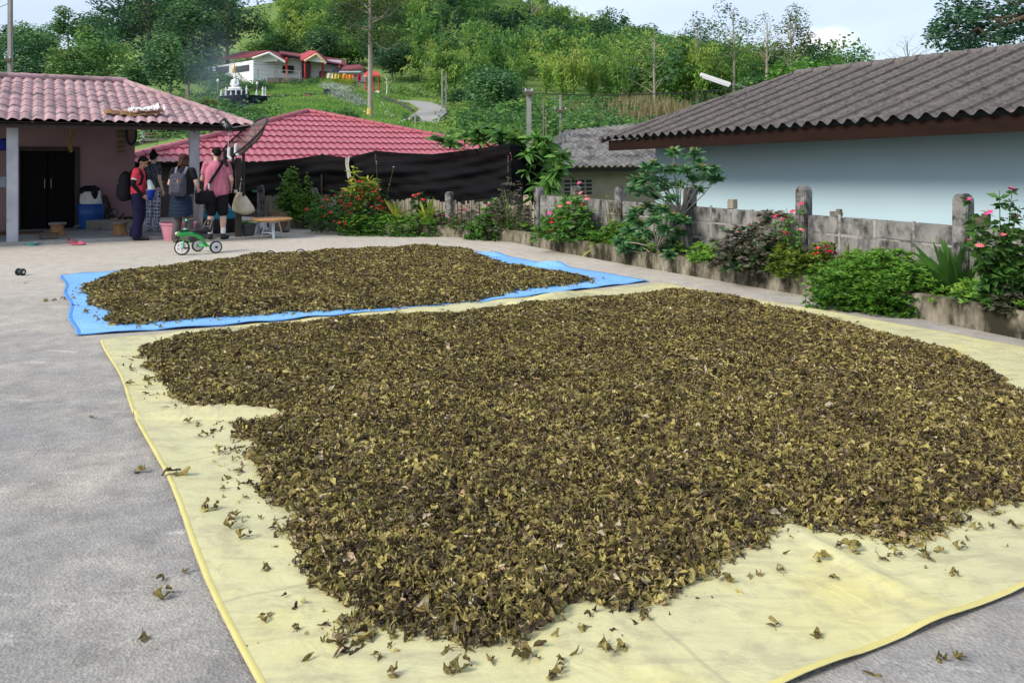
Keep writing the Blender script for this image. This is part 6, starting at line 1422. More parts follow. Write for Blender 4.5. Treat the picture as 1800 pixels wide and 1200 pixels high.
def backpack(o, c, w, d, h, mat, smat, n=5, strapx=.085, zt=1.47, lab=None):
    b = MB(); c = Vector(c)
    for k in range(n):
        x = (k / (n - 1) - .5) * (w - .12); b.capsule(c + Vv(x, 0, -h / 2 + .07), d / 2, c + Vv(x, .015, h / 2 - .09 - .5 * abs(x) ** 1.2), d / 2 * .85)
    for k in range(n): x = (k / (n - 1) - .5) * (w - .16); b.capsule(c + Vv(x, -d * .36, -h / 2 + .08), d * .26, c + Vv(x, -d * .34, -h * .02), d * .22)
    bd = fused('pack_body', b, mat, o, .012, 3)
    for s in (-1, 1):
        x = s * strapx; strap(o, [c + Vv(x * .7, .04, h / 2 - .09), (x * 1.1, -.13, zt - .08), (x * 1.25, -.05, zt + .02), (x * 1.4, .06, zt - .02), (x * 1.6, .13, zt - .14), (x * 1.9, .10, zt - .30), c + Vv(s * (w / 2 - .03), .05, -h / 2 + .12)], .052, smat)
    b = MB(); b.tube([c + Vv(-.03, .0, h / 2 - .05), c + Vv(0, 0, h / 2 + .0), c + Vv(.03, 0, h / 2 - .05)], .008, 6); link_mesh('loop', b.mesh('loop', smat), o)
    b = MB(); b.tube([c + Vv((u - .5) * w * .62, -d * .56 + .02 * abs(u - .5), h * .10 + .05 * math.sin(math.pi * u)) for u in [k / 10 for k in range(11)]], .005, 5); link_mesh('zip', b.mesh('zip', smat), o)
bp = thing('backpack', 'slate grey backpack with pale grey straps worn over a black shirt', 'backpack', loc); bp.rotation_euler = (0, 0, yw); bp.scale = o.scale
backpack(bp, (-.01, -.21, 1.17), .30, .17, .48, M['greybag'], M['greystrap'])
b = MB(); b.box((.045, -.335, 1.22), .022, .008, .05); link_mesh('orange_tag', b.mesh('orange_tag', M['orange'], bevel=.003), bp)

# --- man in coral, in profile, head bowed
loc = gr(243, 422); yw = R(-78)
o, j = person('man in coral shirt and baggy navy trousers in profile with head bowed', loc, yw, .955,
              dict(look=(.1, .84, -.55), head=(0, .09, 1.60), neck=(0, .01, 1.46), elR=(.24, -.05, 1.15), wrR=(.19, .12, .93), elL=(-.24, .05, 1.14), wrL=(-.14, .28, 1.02), kneeL=(-.11, .03, .50), ankL=(-.12, -.10, .09), toeL=(-.13, .07, .03), toeR=(.13, .19, .03)), M['skinA'], M['hair'], short_hair, 1.03, ((.5, .8, 0), (-.3, .6, -.6)))
shirt(o, j, M['corals'], 1.06, .5, .92); legs(o, j, M['navytr'], 1.04, .97, 1.12, flare=.022); shoes(o, j, M['shoe'])
tubes(o, [(j['ank' + s] + Z * .02, .05, j['ank' + s] + Z * .08, .05) for s in 'LR'], M['greytee'], 'socks')
tubes(o, [(j['shR'].lerp(j['elR'], .50), .053, j['elR'], .047), (j['elR'], .047, j['wrR'], .035)], M['blackcloth'], 'arm_sleeve'); tubes(o, [(j['shR'].lerp(j['elR'], .46), .066, j['shR'].lerp(j['elR'], .52), .066)], M['white'], 'sleeve_trim')
tubes(o, [(j['shL'].lerp(j['elL'], .50), .053, j['elL'], .047), (j['elL'], .047, j['wrL'], .035)], M['blackcloth'], 'arm_sleeve')
bp = thing('backpack', 'large black backpack on the man in coral', 'backpack', loc); bp.rotation_euler = (0, 0, yw); bp.scale = o.scale
backpack(bp, (.01, -.25, 1.13), .36, .24, .56, M['blackcloth'], M['blackcloth'], strapx=.11)
b = MB(); b.grid(lambda u, v: Vv(.04 + .19 * u, .27 + .05 * math.sin(u * 3) + .03 * math.sin(v * 6), 1.22 - .42 * v - .05 * u), 8, 10)
fo = thing('folded_cloth', 'white and blue cloth held at the chest of the man in coral', 'cloth', loc); fo.rotation_euler = (0, 0, yw); fo.scale = o.scale
b = MB(); b.capsule((.10, .23, 1.20), .05, (.05, .27, 1.06), .07); b.capsule((.10, .23, 1.2), .05, (.14, .27, 1.06), .06); fused('white_half', b, pm('mint_white_cloth', (.58, .68, .62), None, 9, .9), fo, .012, 2)
b = MB(); b.capsule((.04, .27, 1.02), .075, (.06, .25, .88), .065); b.capsule((.15, .27, 1.0), .065, (.13, .25, .90), .06); fused('blue_half', b, pm('royal_blue_cloth', (.02, .05, .36), None, 9, .9), fo, .012, 2)

# --- woman in speckled top and ring patterned trousers, beyond him
loc = gr(268, 407, .06); yw = R(-25)
o, j = person('woman in dark speckled top and ring patterned trousers beyond the man in coral', loc, yw, .965,
              dict(look=(-.35, .9, -.3), head=(0, .04, 1.62), elR=(.24, -.02, 1.14), wrR=(.26, .05, .90), wrL=(-.10, .24, 1.06)), M['skinB'], M['hair'], bun_hair, .92, ((.6, .6, .1), (0, .1, -1)))
shirt(o, j, M['pattop'], .98, .5, .92); legs(o, j, M['pattr'], .96, 1.0, 1.0); shoes(o, j, M['greytee'])

# --- person crouching behind the tubs
loc = gr(392, 408); yw = R(150)
o, j = person('person in pale grey shirt crouching behind the stacked tubs', loc, yw, .95,
              dict(hipL=(-.1, -.05, .34), hipR=(.1, -.05, .34), kneeL=(-.2, .36, .46), kneeR=(.2, .36, .46), ankL=(-.18, .22, .09), ankR=(.18, .22, .09), toeL=(-.2, .40, .03), toeR=(.2, .40, .03), belly=(0, .03, .52), chest=(0, .13, .72), neck=(0, .2, .88), head=(0, .27, 1.0),
                   shL=(-.18, .15, .83), shR=(.18, .15, .83), elL=(-.27, .30, .60), elR=(.27, .30, .60), wrL=(-.12, .50, .55), wrR=(.12, .50, .55), look=(0, .75, -.65)), M['skinA'], M['hair'], short_hair, 1.0, ((.1, .9, -.4), (-.1, .9, -.4)))
shirt(o, j, M['greytee'], 1.05, .6, 1.3); legs(o, j, M['navytr'], 1.0, .97); shoes(o, j, M['shoe'])

# ================================================================== THE HILLSIDE
M['lf_forest'] = leafmat('lf_forest', [(0, (0.0151, 0.0504, 0.0262)), (0.3, (0.0396, 0.1159, 0.0415)), (0.55, (0.0831, 0.2016, 0.0546)), (0.78, (0.1558, 0.2873, 0.06)), (1, (0.2643, 0.3528, 0.0765))], .6, .35)
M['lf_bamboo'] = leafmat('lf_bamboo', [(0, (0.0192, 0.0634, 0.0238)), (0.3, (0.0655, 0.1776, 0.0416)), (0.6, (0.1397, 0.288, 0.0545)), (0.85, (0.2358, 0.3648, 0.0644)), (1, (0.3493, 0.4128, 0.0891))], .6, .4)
M['lf_dark'] = leafmat('lf_dark', [(0, (0.011, 0.0381, 0.0253)), (0.4, (0.0308, 0.0963, 0.0483)), (0.75, (0.0682, 0.168, 0.0644)), (1, (0.121, 0.2576, 0.0805))], .5, .3)
M['lf_olive'] = leafmat('lf_olive', [(0, (.035, .06, .022)), (.5, (.10, .13, .04)), (.8, (.19, .18, .055)), (1, (.30, .20, .06))], .6, .3)
M['lf_grey'] = leafmat('lf_silver', [(0, (.16, .20, .15)), (.5, (.30, .36, .29)), (1, (.46, .51, .43))], .7, .2)
M['lf_dry'] = leafmat('lf_drygrass', [(0, (.10, .085, .04)), (.5, (.22, .18, .09)), (1, (.36, .30, .17))], .8, .2)

def crown_pts(acc, C, rad, per, L, W, tint, upb=.5, tmpl=LEAF2, droop=0):
    C = np.asarray(C, float); k = len(C); n = k * per
    c = np.repeat(C, per, 0); r = np.repeat(np.broadcast_to(rad, (k,)), per); t = np.repeat(np.broadcast_to(tint, (k,)), per)
    d = rdir(n); rr_ = RNG.uniform(.45, 1, n) ** .6; off = d * (r * rr_)[:, None] * np.array([1, 1, .75])
    N = d + np.array([0, 0, upb]) + RNG.normal(0, .45, (n, 3)); D = rdir(n, -.5, .3) + d * .5 - np.array([0, 0, droop])
    tt = np.clip(t + RNG.normal(0, .10, n), 0, 1)
    acc.leaves(c + off, D, N, L * RNG.uniform(.6, 1.3, n), W * RNG.uniform(.7, 1.2, n), tmpl, tt)
def branchy(b, root, top, tips, r0, bark_n=7, wob=.05, split=.35):
    root, top = Vector(root), Vector(top); L = (top - root).length
    pts = [root.lerp(top, t) + Vector((math.sin(t * 7 + root.x), math.cos(t * 5 + root.x), 0)) * wob * L * .2 * t for t in (0, .2, .4, .6, .8, 1)]
    b.tube(pts, [r0 * 1.25, r0, r0 * .85, r0 * .7, r0 * .5, r0 * .2], bark_n)
    for T in tips:
        T = Vector(T); h = max(split, min(.92, (T.z - root.z) / max(top.z - root.z, .1) - .15 + rr.uniform(-.1, .1))); i = min(4, int(h * 5)); s = pts[i].lerp(pts[i + 1], h * 5 - i)
        m = s.lerp(T, .5) + Vector((rr.uniform(-.05, .05) * L, rr.uniform(-.05, .05) * L, .03 * L)); b.tube([s, m, T], [r0 * .38, r0 * .24, r0 * .07], 5)
def broad_tree(name, label, px, d, pytop, wpx, mat, kind='round', n=34, per=70, L=.45, bark='trunk', tint=(.25, .8), group=None, pybase=None, cl=.2, trunk_r=None, base=.25, dens=1.0, lean=0, cat='tree', loc=None):
    """crown described by its top row and width in the photograph; stands on the hill at distance d"""
    P = loc or hill(px, d); k = d / F
    if pybase is not None: P = Vector((P.x, d, at(px, pybase, d).z))
    top = at(px, pytop, d).z; Ht = top - P.z; w = wpx * k
    o = thing(name, label, cat, P, group); C = []; rad = []; tin = []
    for i in range(n):
        while True:
            q = np.array([RNG.uniform(-1, 1), RNG.uniform(-1, 1), RNG.uniform(-1, 1)])
            if (q ** 2).sum() < 1 and (q ** 2).sum() > .12: break
        if kind == 'umbrella': q[2] = abs(q[2]) * .6 + .1
        z = base + (1 - base) * (q[2] * .5 + .5)
        f = 1.0 if kind != 'tall' else .75 + .25 * math.sin(z * 9)
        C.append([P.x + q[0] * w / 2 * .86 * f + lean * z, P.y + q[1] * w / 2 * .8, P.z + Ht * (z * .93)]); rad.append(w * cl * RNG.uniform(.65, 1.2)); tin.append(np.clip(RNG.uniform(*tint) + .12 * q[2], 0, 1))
    acc = NP(); crown_pts(acc, C, np.array(rad), int(per * dens), L, L * .5, np.array(tin))
    b = MB(); branchy(b, P - Z * .3, (P.x + lean, P.y, P.z + Ht * .88), C[::2], trunk_r or max(.09, Ht * .017), split=max(.12, base - .1))
    acc.build('crown', M[mat], o); b.build('trunk', M[bark], o, smooth=True); return o
def bamboo_np(acc, P, Ht, spread, n=9, per=60, L=.55, tint=.5):
    P = np.asarray(P, float)
    for i in range(n):
        a = RNG.uniform(0, 6.28); out = spread * RNG.uniform(.25, 1); h = Ht * RNG.uniform(.7, 1.05)
        t = RNG.uniform(.18, 1, per) ** .8; ta = RNG.normal(0, .09); dirx = np.array([math.cos(a), math.sin(a), 0])
        c = P + dirx * (out * t ** 2.2)[:, None] + np.stack([np.zeros(per), np.zeros(per), h * (t - .22 * t ** 4)], 1)
        wdt = (.10 * Ht * (1 - .75 * t) + .18)[:, None]; c = c + RNG.normal(0, 1, (per, 3)) * wdt * np.array([.55, .55, .4])
        D = dirx * .5 + rdir(per, -1, .1) * .8 - np.array([0, 0, .35]); N = rdir(per, .2, 1)
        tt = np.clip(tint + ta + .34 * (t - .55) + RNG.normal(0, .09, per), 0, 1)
        acc.leaves(c, D, N, L * RNG.uniform(.6, 1.3, per), L * .34, LEAF2, tt)
def culms(b, P, Ht, spread, n=5):
    for i in range(n):
        a = rr.uniform(0, 6.28); d = Vector((math.cos(a), math.sin(a), 0)) * spread * rr.uniform(.1, .7); P = Vector(P); b.tube([P, P + Z * Ht * .5 + d * .25, P + Z * Ht * .9 + d], [.07, .06, .02], 5)

# ---- the wood that covers the hill: one mass
acc = NP(); acc2 = NP()
def scat(px0, px1, d0, d1, n): 
    return [(RNG.uniform(px0, px1), d0 + (d1 - d0) * RNG.random() ** .8) for _ in range(n)]
wood = scat(660, 1250, 118, 225, 230) + scat(1000, 1500, 112, 205, 90) + scat(1450, 2100, 120, 210, 40) + scat(470, 700, 128, 232, 125) + scat(-260, 420, 150, 212, 95) + scat(-500, -150, 110, 200, 30) + scat(760, 1250, 92, 120, 55) + scat(1130, 1500, 86, 114, 60)
CLEAR = [(432, 100, 60, 165, 214)]
for px, d in wood:
    if 425 < px < 478 and 165 < d < 208: continue
    p = hill(px, d); patch = math.sin(p.x * .07 + 1.3) * math.cos(p.y * .06) + .5 * math.sin(p.x * .17 + p.y * .11)
    t = float(np.clip(.45 + .20 * patch + RNG.normal(0, .19), .05, .98)); k = d / 150
    if RNG.random() < .66 + .2 * patch and px > 420:
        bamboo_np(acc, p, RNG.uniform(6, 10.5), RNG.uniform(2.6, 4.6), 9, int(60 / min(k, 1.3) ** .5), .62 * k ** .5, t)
    else:
        Ht = RNG.uniform(5, 9.5); w = RNG.uniform(2.2, 4.2); C = [[p.x + RNG.uniform(-w, w) * .7, p.y + RNG.uniform(-w, w) * .7, p.z + Ht * RNG.uniform(.25, .95)] for _ in range(11)]
        crown_pts(acc2, C, w * .42 * RNG.uniform(.8, 1.2, 11), 46, .62 * k ** .5, .36, np.clip(t - .05 + RNG.normal(0, .1, 11), 0, 1))
tag(acc.build('bamboo_wood', M['lf_bamboo']), 'dense yellow green bamboo wood covering the whole far hillside', 'bamboo wood', None, 'stuff')
tag(acc2.build('broadleaf_wood', M['lf_forest']), 'darker broad leaved wood mixed among the bamboo on the far hillside', 'wood', None, 'stuff')
# ---- undergrowth, rough grass
acc = NP()
for (px0, px1, d0, d1, n, t0, t1) in ((180, 385, 58, 90, 80, .2, .6), (385, 430, 50, 56, 8, .2, .6), (215, 500, 30, 56, 60, .25, .7), (760, 960, 46, 92, 130, .45, .95), (700, 1400, 31, 58, 170, .3, .75), (930, 1600, 55, 100, 150, .25, .7), (690, 800, 88, 112, 30, .4, .8), (-300, 180, 60, 100, 90, .2, .6), (320, 470, 95, 140, 60, .15, .5)):
    for _ in range(n):
        px, d = RNG.uniform(px0, px1), RNG.uniform(d0, d1)
        if abs(px - 745) < 45 and d < 95: continue
        p = hill(px, d); w = RNG.uniform(.5, 1.4); C = [[p.x + RNG.uniform(-w, w), p.y + RNG.uniform(-w, w), p.z + RNG.uniform(.0, .9) * w] for _ in range(5)]
        crown_pts(acc, C, w * .45, 26, .28, .14, np.clip(RNG.uniform(t0, t1) + RNG.normal(0, .08, 5), 0, 1))
tag(acc.build('undergrowth', M['lf_forest']), 'scattered low scrub and undergrowth over the lower hillside', 'undergrowth', None, 'stuff')
acc = NP(); n = 26000
px = np.concatenate([RNG.uniform(440, 720, n), RNG.uniform(700, 960, n // 2)]); d = np.concatenate([RNG.uniform(46, 112, n), RNG.uniform(42, 100, n // 2)])
x = (px - CX) / F * d; z = terr(x, d); m = len(x); ny_ = vnoise(x, d, .25)
acc.leaves(np.stack([x, d, z], 1), np.stack([RNG.normal(0, .4, m), RNG.normal(0, .4, m), np.ones(m)], 1), rdir(m, 0, .3), RNG.uniform(.14, .34, m), .05, BLADE, np.clip(.60 + .22 * ny_ + RNG.normal(0, .13, m) + .15 * (px > 720), 0, 1))
tag(acc.build('lawn_grass', M['lf_bamboo']), 'short green grass on the slope below the white temple house', 'grass', None, 'stuff')
acc = NP(); m = 2300; px = RNG.uniform(985, 1215, m); d = RNG.uniform(62, 84, m); x = (px - CX) / F * d; z = terr(x, d)
hgt = (.5 + 1.3 * np.clip(vnoise(x, d, .3) + .3, 0, 1)) * (.55 + .45 * (px > 1045)); acc.leaves(np.stack([x, d, z], 1), np.stack([RNG.normal(0, .16, m), RNG.normal(0, .16, m), np.ones(m)], 1), rdir(m, 0, .3), hgt, .07, BLADE, np.clip(RNG.normal(.45, .2, m), 0, 1))
tag(acc.build('dry_reeds', M['lf_dry']), 'tall dry tan reed grass at the foot of the wooded hill', 'reeds', None, 'stuff')

# ---- single trees
for a in (
  ('big_tree', 'big dark round topped tree left of the white temple house', 330, 92, -8, 120, 'lf_dark', 'round', 46, 120, .46, 'palebark', (.3, .95)),
  ('big_tree', 'bluish green leafy tree behind the smoke next to the temple house', 300, 82, 55, 120, 'lf_dark', 'round', 36, 110, .40, 'palebark', (.45, 1)),
  ('big_tree', 'tallest dark tree cut off by the upper picture edge', 262, 112, -70, 190, 'lf_dark', 'round', 50, 110, .52, 'trunk', (.1, .7)),
  ('big_tree', 'broad dark tree cut off by the upper edge above the temple roof', 400, 118, -60, 130, 'lf_dark', 'round', 36, 110, .5, 'trunk', (.1, .7)),
  ('leafy_tree', 'bright green leafy tree over the middle of the pink roof', 130, 74, 70, 100, 'lf_forest', 'round', 34, 100, .38, 'palebark', (.35, .8)),
  ('leafy_tree', 'mid green tree with orange brown leaves above the pink roof', 185, 90, 45, 110, 'lf_forest', 'round', 34, 90, .42, 'trunk', (.25, .75)),
  ('leafy_tree', 'dark green tree right of the tall grey pole', 62, 80, 40, 110, 'lf_dark', 'round', 36, 100, .40, 'trunk', (.35, .95)),
  ('leafy_tree', 'dark tree at the left picture edge behind the tall grey pole', -12, 84, 70, 100, 'lf_dark', 'round', 32, 90, .42, 'trunk', (.3, .9)),
  ('leafy_tree', 'low bushy tree directly above the pink roof ridge end', 225, 66, 105, 70, 'lf_forest', 'round', 24, 90, .34, 'trunk', (.2, .6)),
  ('dark_tree', 'dense dark tree right of the temple pavilion', 690, 108, 62, 75, 'lf_dark', 'round', 30, 110, .40, 'trunk', (.25, .85)),
  ('dark_tree', 'dark tree at the wood edge right of the yellow banded trunk', 655, 122, 30, 70, 'lf_dark', 'round', 24, 100, .46, 'trunk', (.2, .8)),
  ('leafy_tree', 'rounded leafy dark green tree beside the thick concrete pole', 868, 66, 120, 105, 'lf_dark', 'round', 40, 110, .34, 'trunk', (.5, 1)),
  ('leafy_tree', 'small leafy bush tree right of the hill road', 905, 60, 175, 60, 'lf_forest', 'round', 20, 90, .28, 'trunk', (.3, .7)),
  ('leafy_tree', 'small round tree by the two thin poles right of the hill road', 805, 84, 160, 48, 'lf_forest', 'round', 18, 90, .32, 'trunk', (.2, .6)),
  ('leafy_tree', 'bright green round tree showing above the grey roof ridge', 1410, 52, 98, 130, 'leaf_bright', 'round', 34, 110, .30, 'trunk', (.0, .5)),
  ('leafy_tree', 'dark green low tree above the grey roof by the strip lamp', 1320, 50, 128, 80, 'lf_forest', 'round', 26, 100, .28, 'trunk', (.2, .6)),
  ('big_bush', 'olive brown bush patch on the slope above the porch roof end', 365, 60, 176, 45, 'lf_olive', 'round', 16, 70, .22, 'trunk', (.3, .9)),
  ('leafy_tree', 'dark green tree right behind the red porch gable of the temple', 560, 124, 48, 80, 'lf_dark', 'round', 26, 90, .5, 'trunk', (.3, .9)),
  ('leafy_tree', 'mid green tree behind the middle of the temple roof', 505, 126, 55, 80, 'lf_forest', 'round', 26, 90, .5, 'trunk', (.3, .8)),
  ('leafy_tree', 'bushy tree behind the left gable of the temple', 462, 128, 62, 70, 'lf_forest', 'round', 22, 90, .5, 'trunk', (.4, .85)),
  ('leafy_tree', 'yellow green tree behind the right end of the temple roof', 610, 126, 62, 75, 'lf_bamboo', 'round', 24, 90, .5, 'trunk', (.2, .7)),
  ('leafy_tree', 'tall green tree high above the temple porch gable', 530, 150, 0, 90, 'lf_forest', 'round', 26, 90, .6, 'trunk', (.3, .8)),
  ('leafy_tree', 'tall dark tree between temple roof and yellow banded trunk', 605, 145, 5, 90, 'lf_dark', 'round', 26, 90, .6, 'trunk', (.3, .9)),
  ('crest_tree', 'pale leafy tree on the hill crest at the top left', 120, 198, 8, 60, 'lf_forest', 'round', 20, 70, .8, 'trunk', (.4, .8)),
  ('crest_tree', 'tall tree on the hill crest right of the top left sky', 245, 196, -18, 60, 'lf_forest', 'round', 20, 70, .8, 'trunk', (.3, .7)),
  ('crest_tree', 'umbrella shaped hill tree above the temple roof', 555, 178, 5, 60, 'lf_forest', 'umbrella', 18, 70, .7, 'palebark', (.35, .75)),
  ('crest_tree', 'dark round tree on the crest before the open sky', 1095, 204, 28, 40, 'lf_forest', 'round', 16, 70, .7, 'trunk', (.1, .5)),
  ('crest_tree', 'feathery pale tree on the crest where the sky begins', 1055, 204, 22, 42, 'lf_bamboo', 'round', 16, 60, .7, 'trunk', (.2, .6)),
):
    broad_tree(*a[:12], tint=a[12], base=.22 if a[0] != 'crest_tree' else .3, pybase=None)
def sparse_tree(name, label, px, d, pytop, wpx, mat, spots, rad, per, L, bark='palebark', pybase=None, r0=.16, forks=1, tint=(.2, .8)):
    """an open crown: separate leaf clumps at the given photo spots on visible branches"""
    P = hill(px, d); 
    if pybase: P.z = at(px, pybase, d).z
    o = thing(name, label, 'tree', P); C = [list(at(x, y, d + RNG.uniform(-1, 1) * wpx * d / F * .3)) for x, y in spots]
    b = MB(); branchy(b, P - Z * .3, at(px, pytop + 8, d), C, r0, split=.25)
    for c in C:
        for _ in range(3): T = Vector(c); b.tube([T, T + Vector((RNG.uniform(-1, 1), RNG.uniform(-1, 1), RNG.uniform(-.2, 1))) * rad * 1.2], [r0 * .09, r0 * .03], 4)
    if per: acc = NP(); crown_pts(acc, C, rad, per, L, L * .45, RNG.uniform(*tint, len(C))); acc.build('crown', M[mat], o)
    b.build('trunk', M[bark], o, smooth=True); return o
sparse_tree('tall_tree', 'tall slender tree with open crown standing highest before the right sky', 1290, 88, 10, 90, 'lf_forest', [(1268, 12), (1285, 22), (1262, 38), (1300, 40), (1275, 55), (1310, 62), (1250, 60), (1290, 75), (1318, 45), (1240, 45), (1270, 80), (1312, 85), (1245, 85), (1232, 62), (1300, 100), (1260, 105)], .95, 75, .34, tint=(.25, .7))
sparse_tree('tall_tree', 'tall loose crowned tree with olive yellow leaves against the sky', 1390, 86, 16, 90, 'lf_olive', [(1393, 18), (1405, 28), (1385, 36), (1412, 45), (1395, 55), (1375, 50), (1415, 62), (1402, 75), (1380, 72), (1418, 85), (1390, 92), (1425, 70), (1362, 85), (1372, 100), (1405, 100), (1396, 40), (1408, 55)], .85, 85, .32, tint=(.2, .8))
sparse_tree('tall_tree', 'thin brown leaved tree between the two tall open trees', 1348, 87, 32, 70, 'lf_olive', [(1340, 30), (1352, 38), (1335, 50), (1358, 55), (1345, 68), (1365, 70), (1330, 75), (1350, 85), (1320, 90), (1362, 92), (1338, 100)], .75, 32, .28, tint=(.6, 1))
sparse_tree('tall_tree', 'grey branched tree with leafy top left of the tall open trees', 1225, 92, 40, 70, 'lf_forest', [(1225, 32), (1236, 42), (1215, 48), (1228, 60), (1205, 62), (1245, 58), (1232, 75), (1212, 80), (1195, 75), (1240, 90)], .95, 60, .34, tint=(.3, .7))
sparse_tree('bare_tree', 'pale trunked half bare tree at the wood edge above the grey roof', 1150, 76, 60, 110, 'lf_forest', [(1150, 62), (1128, 80), (1170, 78), (1112, 105), (1188, 100), (1140, 95), (1160, 105), (1180, 128), (1120, 128), (1098, 118), (1150, 82), (1172, 140), (1105, 140)], .85, 55, .30, pybase=203, r0=.13, tint=(.3, .7))
sparse_tree('bare_tree', 'pale leafless spreading tree high on the wooded hill', 935, 175, -10, 80, 'lf_forest', [(905, 8), (920, -2), (935, -8), (950, 0), (965, 6), (915, 20), (955, 18), (890, 18), (928, 10), (945, 12)], 1.6, 26, .5, r0=.30, tint=(.5, .8))
sparse_tree('bare_tree', 'bare grey branched tree beyond the grey roof at the right', 1595, 70, 62, 110, 'lf_forest', [(1565, 92), (1555, 95), (1575, 80), (1590, 66), (1602, 70), (1585, 75), (1612, 85), (1625, 78), (1640, 85), (1630, 95), (1605, 95), (1652, 82), (1570, 100)], .7, 0, .3, bark='pole', r0=.10)
sparse_tree('young_tree', 'small white stemmed tree beside the temple pavilion', 680, 96, 130, 30, 'lf_forest', [(675, 132), (684, 135), (690, 142), (672, 142), (682, 150)], .35, 16, .25, bark='white', r0=.06, pybase=164)
# trunk with the yellow band
P = hill(650, 64); P.z = at(650, 207, 64).z; o = thing('banded_tree', 'tall straight pale trunk with a painted yellow band near its foot', 'tree', P)
b = MB(); k = 64 / F; tops = [at(651, y, 64) for y in (212, 180, 140, 100, 60, 20, -30, -80)]
b.tube(tops, [5.8 * k, 4.6 * k, 4.2 * k, 4.0 * k, 3.7 * k, 3.3 * k, 2.6 * k, 1.5 * k], 12)
C = []
for sy, pts in ((72, [(662, 78), (680, 88), (697, 80), (705, 65)]), (42, [(665, 35), (690, 25), (700, 8)]), (45, [(645, 48), (638, 46)]), (10, [(662, -10), (690, -30)]), (35, [(672, 30), (685, 15), (700, 18)]), (20, [(640, 8), (615, -10)]), (55, [(635, 50), (612, 40)]), (25, [(640, 20), (605, 5)])):
    q = [at(651, sy, 64)] + [at(x, y, 64 + rr.uniform(-1, 1)) for x, y in pts]; b.tube(q, [1.7 * k, 1.3 * k, .9 * k, .5 * k, .3 * k][:len(q)], 6); C += [tuple(p) for p in q[1:]]
b.build('trunk', M['palebark'], o, smooth=True)
b = MB(); b.tube([at(650, 202, 64), at(650.5, 191, 64)], [5.7 * k, 5.2 * k], 12); b.build('painted_band', M['yellowpaint'], o, smooth=True)
acc = NP(); C = [list(at(RNG.uniform(595, 705), RNG.uniform(-40, 78), 64 + RNG.uniform(-2.2, 2.2))) for _ in range(60)]; crown_pts(acc, C, .85, 130, .20, .07, RNG.uniform(.05, .4, 60)); acc.build('crown', M['lf_olive'], o)
# the dark overhanging tree at the top right, its trunk outside the frame
P = Vector((18.5, 24, -1.5)); o = thing('spreading_tree', 'dark spreading tree reaching into the picture at the top right corner', 'tree', P); b = MB(); b.tube([P, P + Vector((-.2, 0, 3.5)), P + Vector((-.5, 0, 6.5))], [.42, .34, .26], 10)
C = []; fork = P + Vector((-.5, 0, 6.0))
for (x, y) in [(1740, 12), (1700, 10), (1672, 12), (1760, 30), (1690, 30), (1665, 38), (1720, 35), (1655, 50), (1680, 55), (1705, 58), (1735, 55), (1662, 65), (1690, 72), (1715, 75), (1685, 85), (1678, 92), (1700, 88), (1760, 60), (1785, 20), (1795, 45), (1780, 70), (1800, 10), (1740, 75), (1720, 20), (1820, 40), (1840, 10), (1830, 70), (1760, -20), (1700, -20), (1800, -30), (1860, -10), (1730, -50), (1850, -60), (1780, -70), (1880, 40)]:
    C.append(list(at(x, y, 24 + RNG.uniform(-1.8, 1.8))))
for gi, pts in enumerate(([(1830, 20), (1790, 34), (1755, 48), (1715, 62), (1685, 76)], [(1850, 2), (1800, 26), (1765, 31), (1735, 30), (1695, 20)], [(1860, -30), (1800, -35), (1740, -30)])):
    b.tube([fork] + [at(x, y, 24 + .3 * gi) for x, y in pts], ([.14, .09, .065, .045, .03, .015])[:len(pts) + 1], 7)
for c in C[::2]: T = Vector(c); m = min([at(1760, 36, 24), at(1720, 50, 24), at(1700, 20, 24), at(1790, 10, 24), at(1830, 20, 24)], key=lambda q: (q - T).length); b.tube([m, m.lerp(T, .5) + Z * .05, T], [.05, .03, .012], 5)
acc = NP(); crown_pts(acc, C, .40, 170, .13, .07, RNG.uniform(0, .6, len(C))); crown_pts(acc, np.array(C) + RNG.normal(0, .35, (len(C), 3)), .25, 60, .13, .07, RNG.uniform(0, .7, len(C))); acc.build('crown', M['lf_dark'], o); b.build('trunk', M['stembrown'], o, smooth=True)
broad_tree('leafy_tree', 'green treetop just showing above the ridge below the spreading tree', 1745, 40, 72, 110, 'lf_forest', n=24, per=100, L=.2, tint=(.35, .8), base=.3)
broad_tree('leafy_tree', 'tiny dark treetop poking over the grey ridge near the bare tree', 1535, 60, 106, 34, 'lf_forest', n=14, per=60, L=.22, tint=(.1, .5), base=.4)
# bamboo clumps one can tell apart at the foot of the wood
bp_ = [(705, 112, .5), (735, 108, .6), (770, 112, .75), (800, 104, .8), (775, 98, .45), (840, 98, .5), (915, 100, .55), (960, 96, .75), (990, 92, .7), (1010, 90, .8), (1040, 92, .65), (1080, 96, .7), (1110, 98, .85), (1090, 90, .6), (1180, 96, .5), (1215, 92, .7), (1240, 96, .4)]
BL = ['behind the posts of the red pavilion', 'just right of the pavilion, dark and low', 'between pavilion and road bend', 'directly above the road bend', 'behind the two thin pale poles', 'left of the rounded dark green tree', 'behind the top of the thick concrete pole', 'right above the thick concrete pole', 'above the thinner grey pole', 'just right of the thinner grey pole', 'above the left end of the dry reeds', 'above the middle of the dry reeds', 'tall and yellowish above the reeds', 'low over the right part of the reeds', 'right of the pale half bare tree', 'left of the strip lamp', 'above the tip of the strip lamp']
for i, (px, d, t) in enumerate(bp_):
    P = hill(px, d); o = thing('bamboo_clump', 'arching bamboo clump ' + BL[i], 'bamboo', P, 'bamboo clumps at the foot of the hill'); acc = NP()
    bamboo_np(acc, P, RNG.uniform(5.5, 8), RNG.uniform(2, 3.2), 11, 90, .42, t); acc.build('foliage', M['lf_bamboo'], o); b = MB(); culms(b, P, 6, 2); b.build('culms', M['stem'], o)
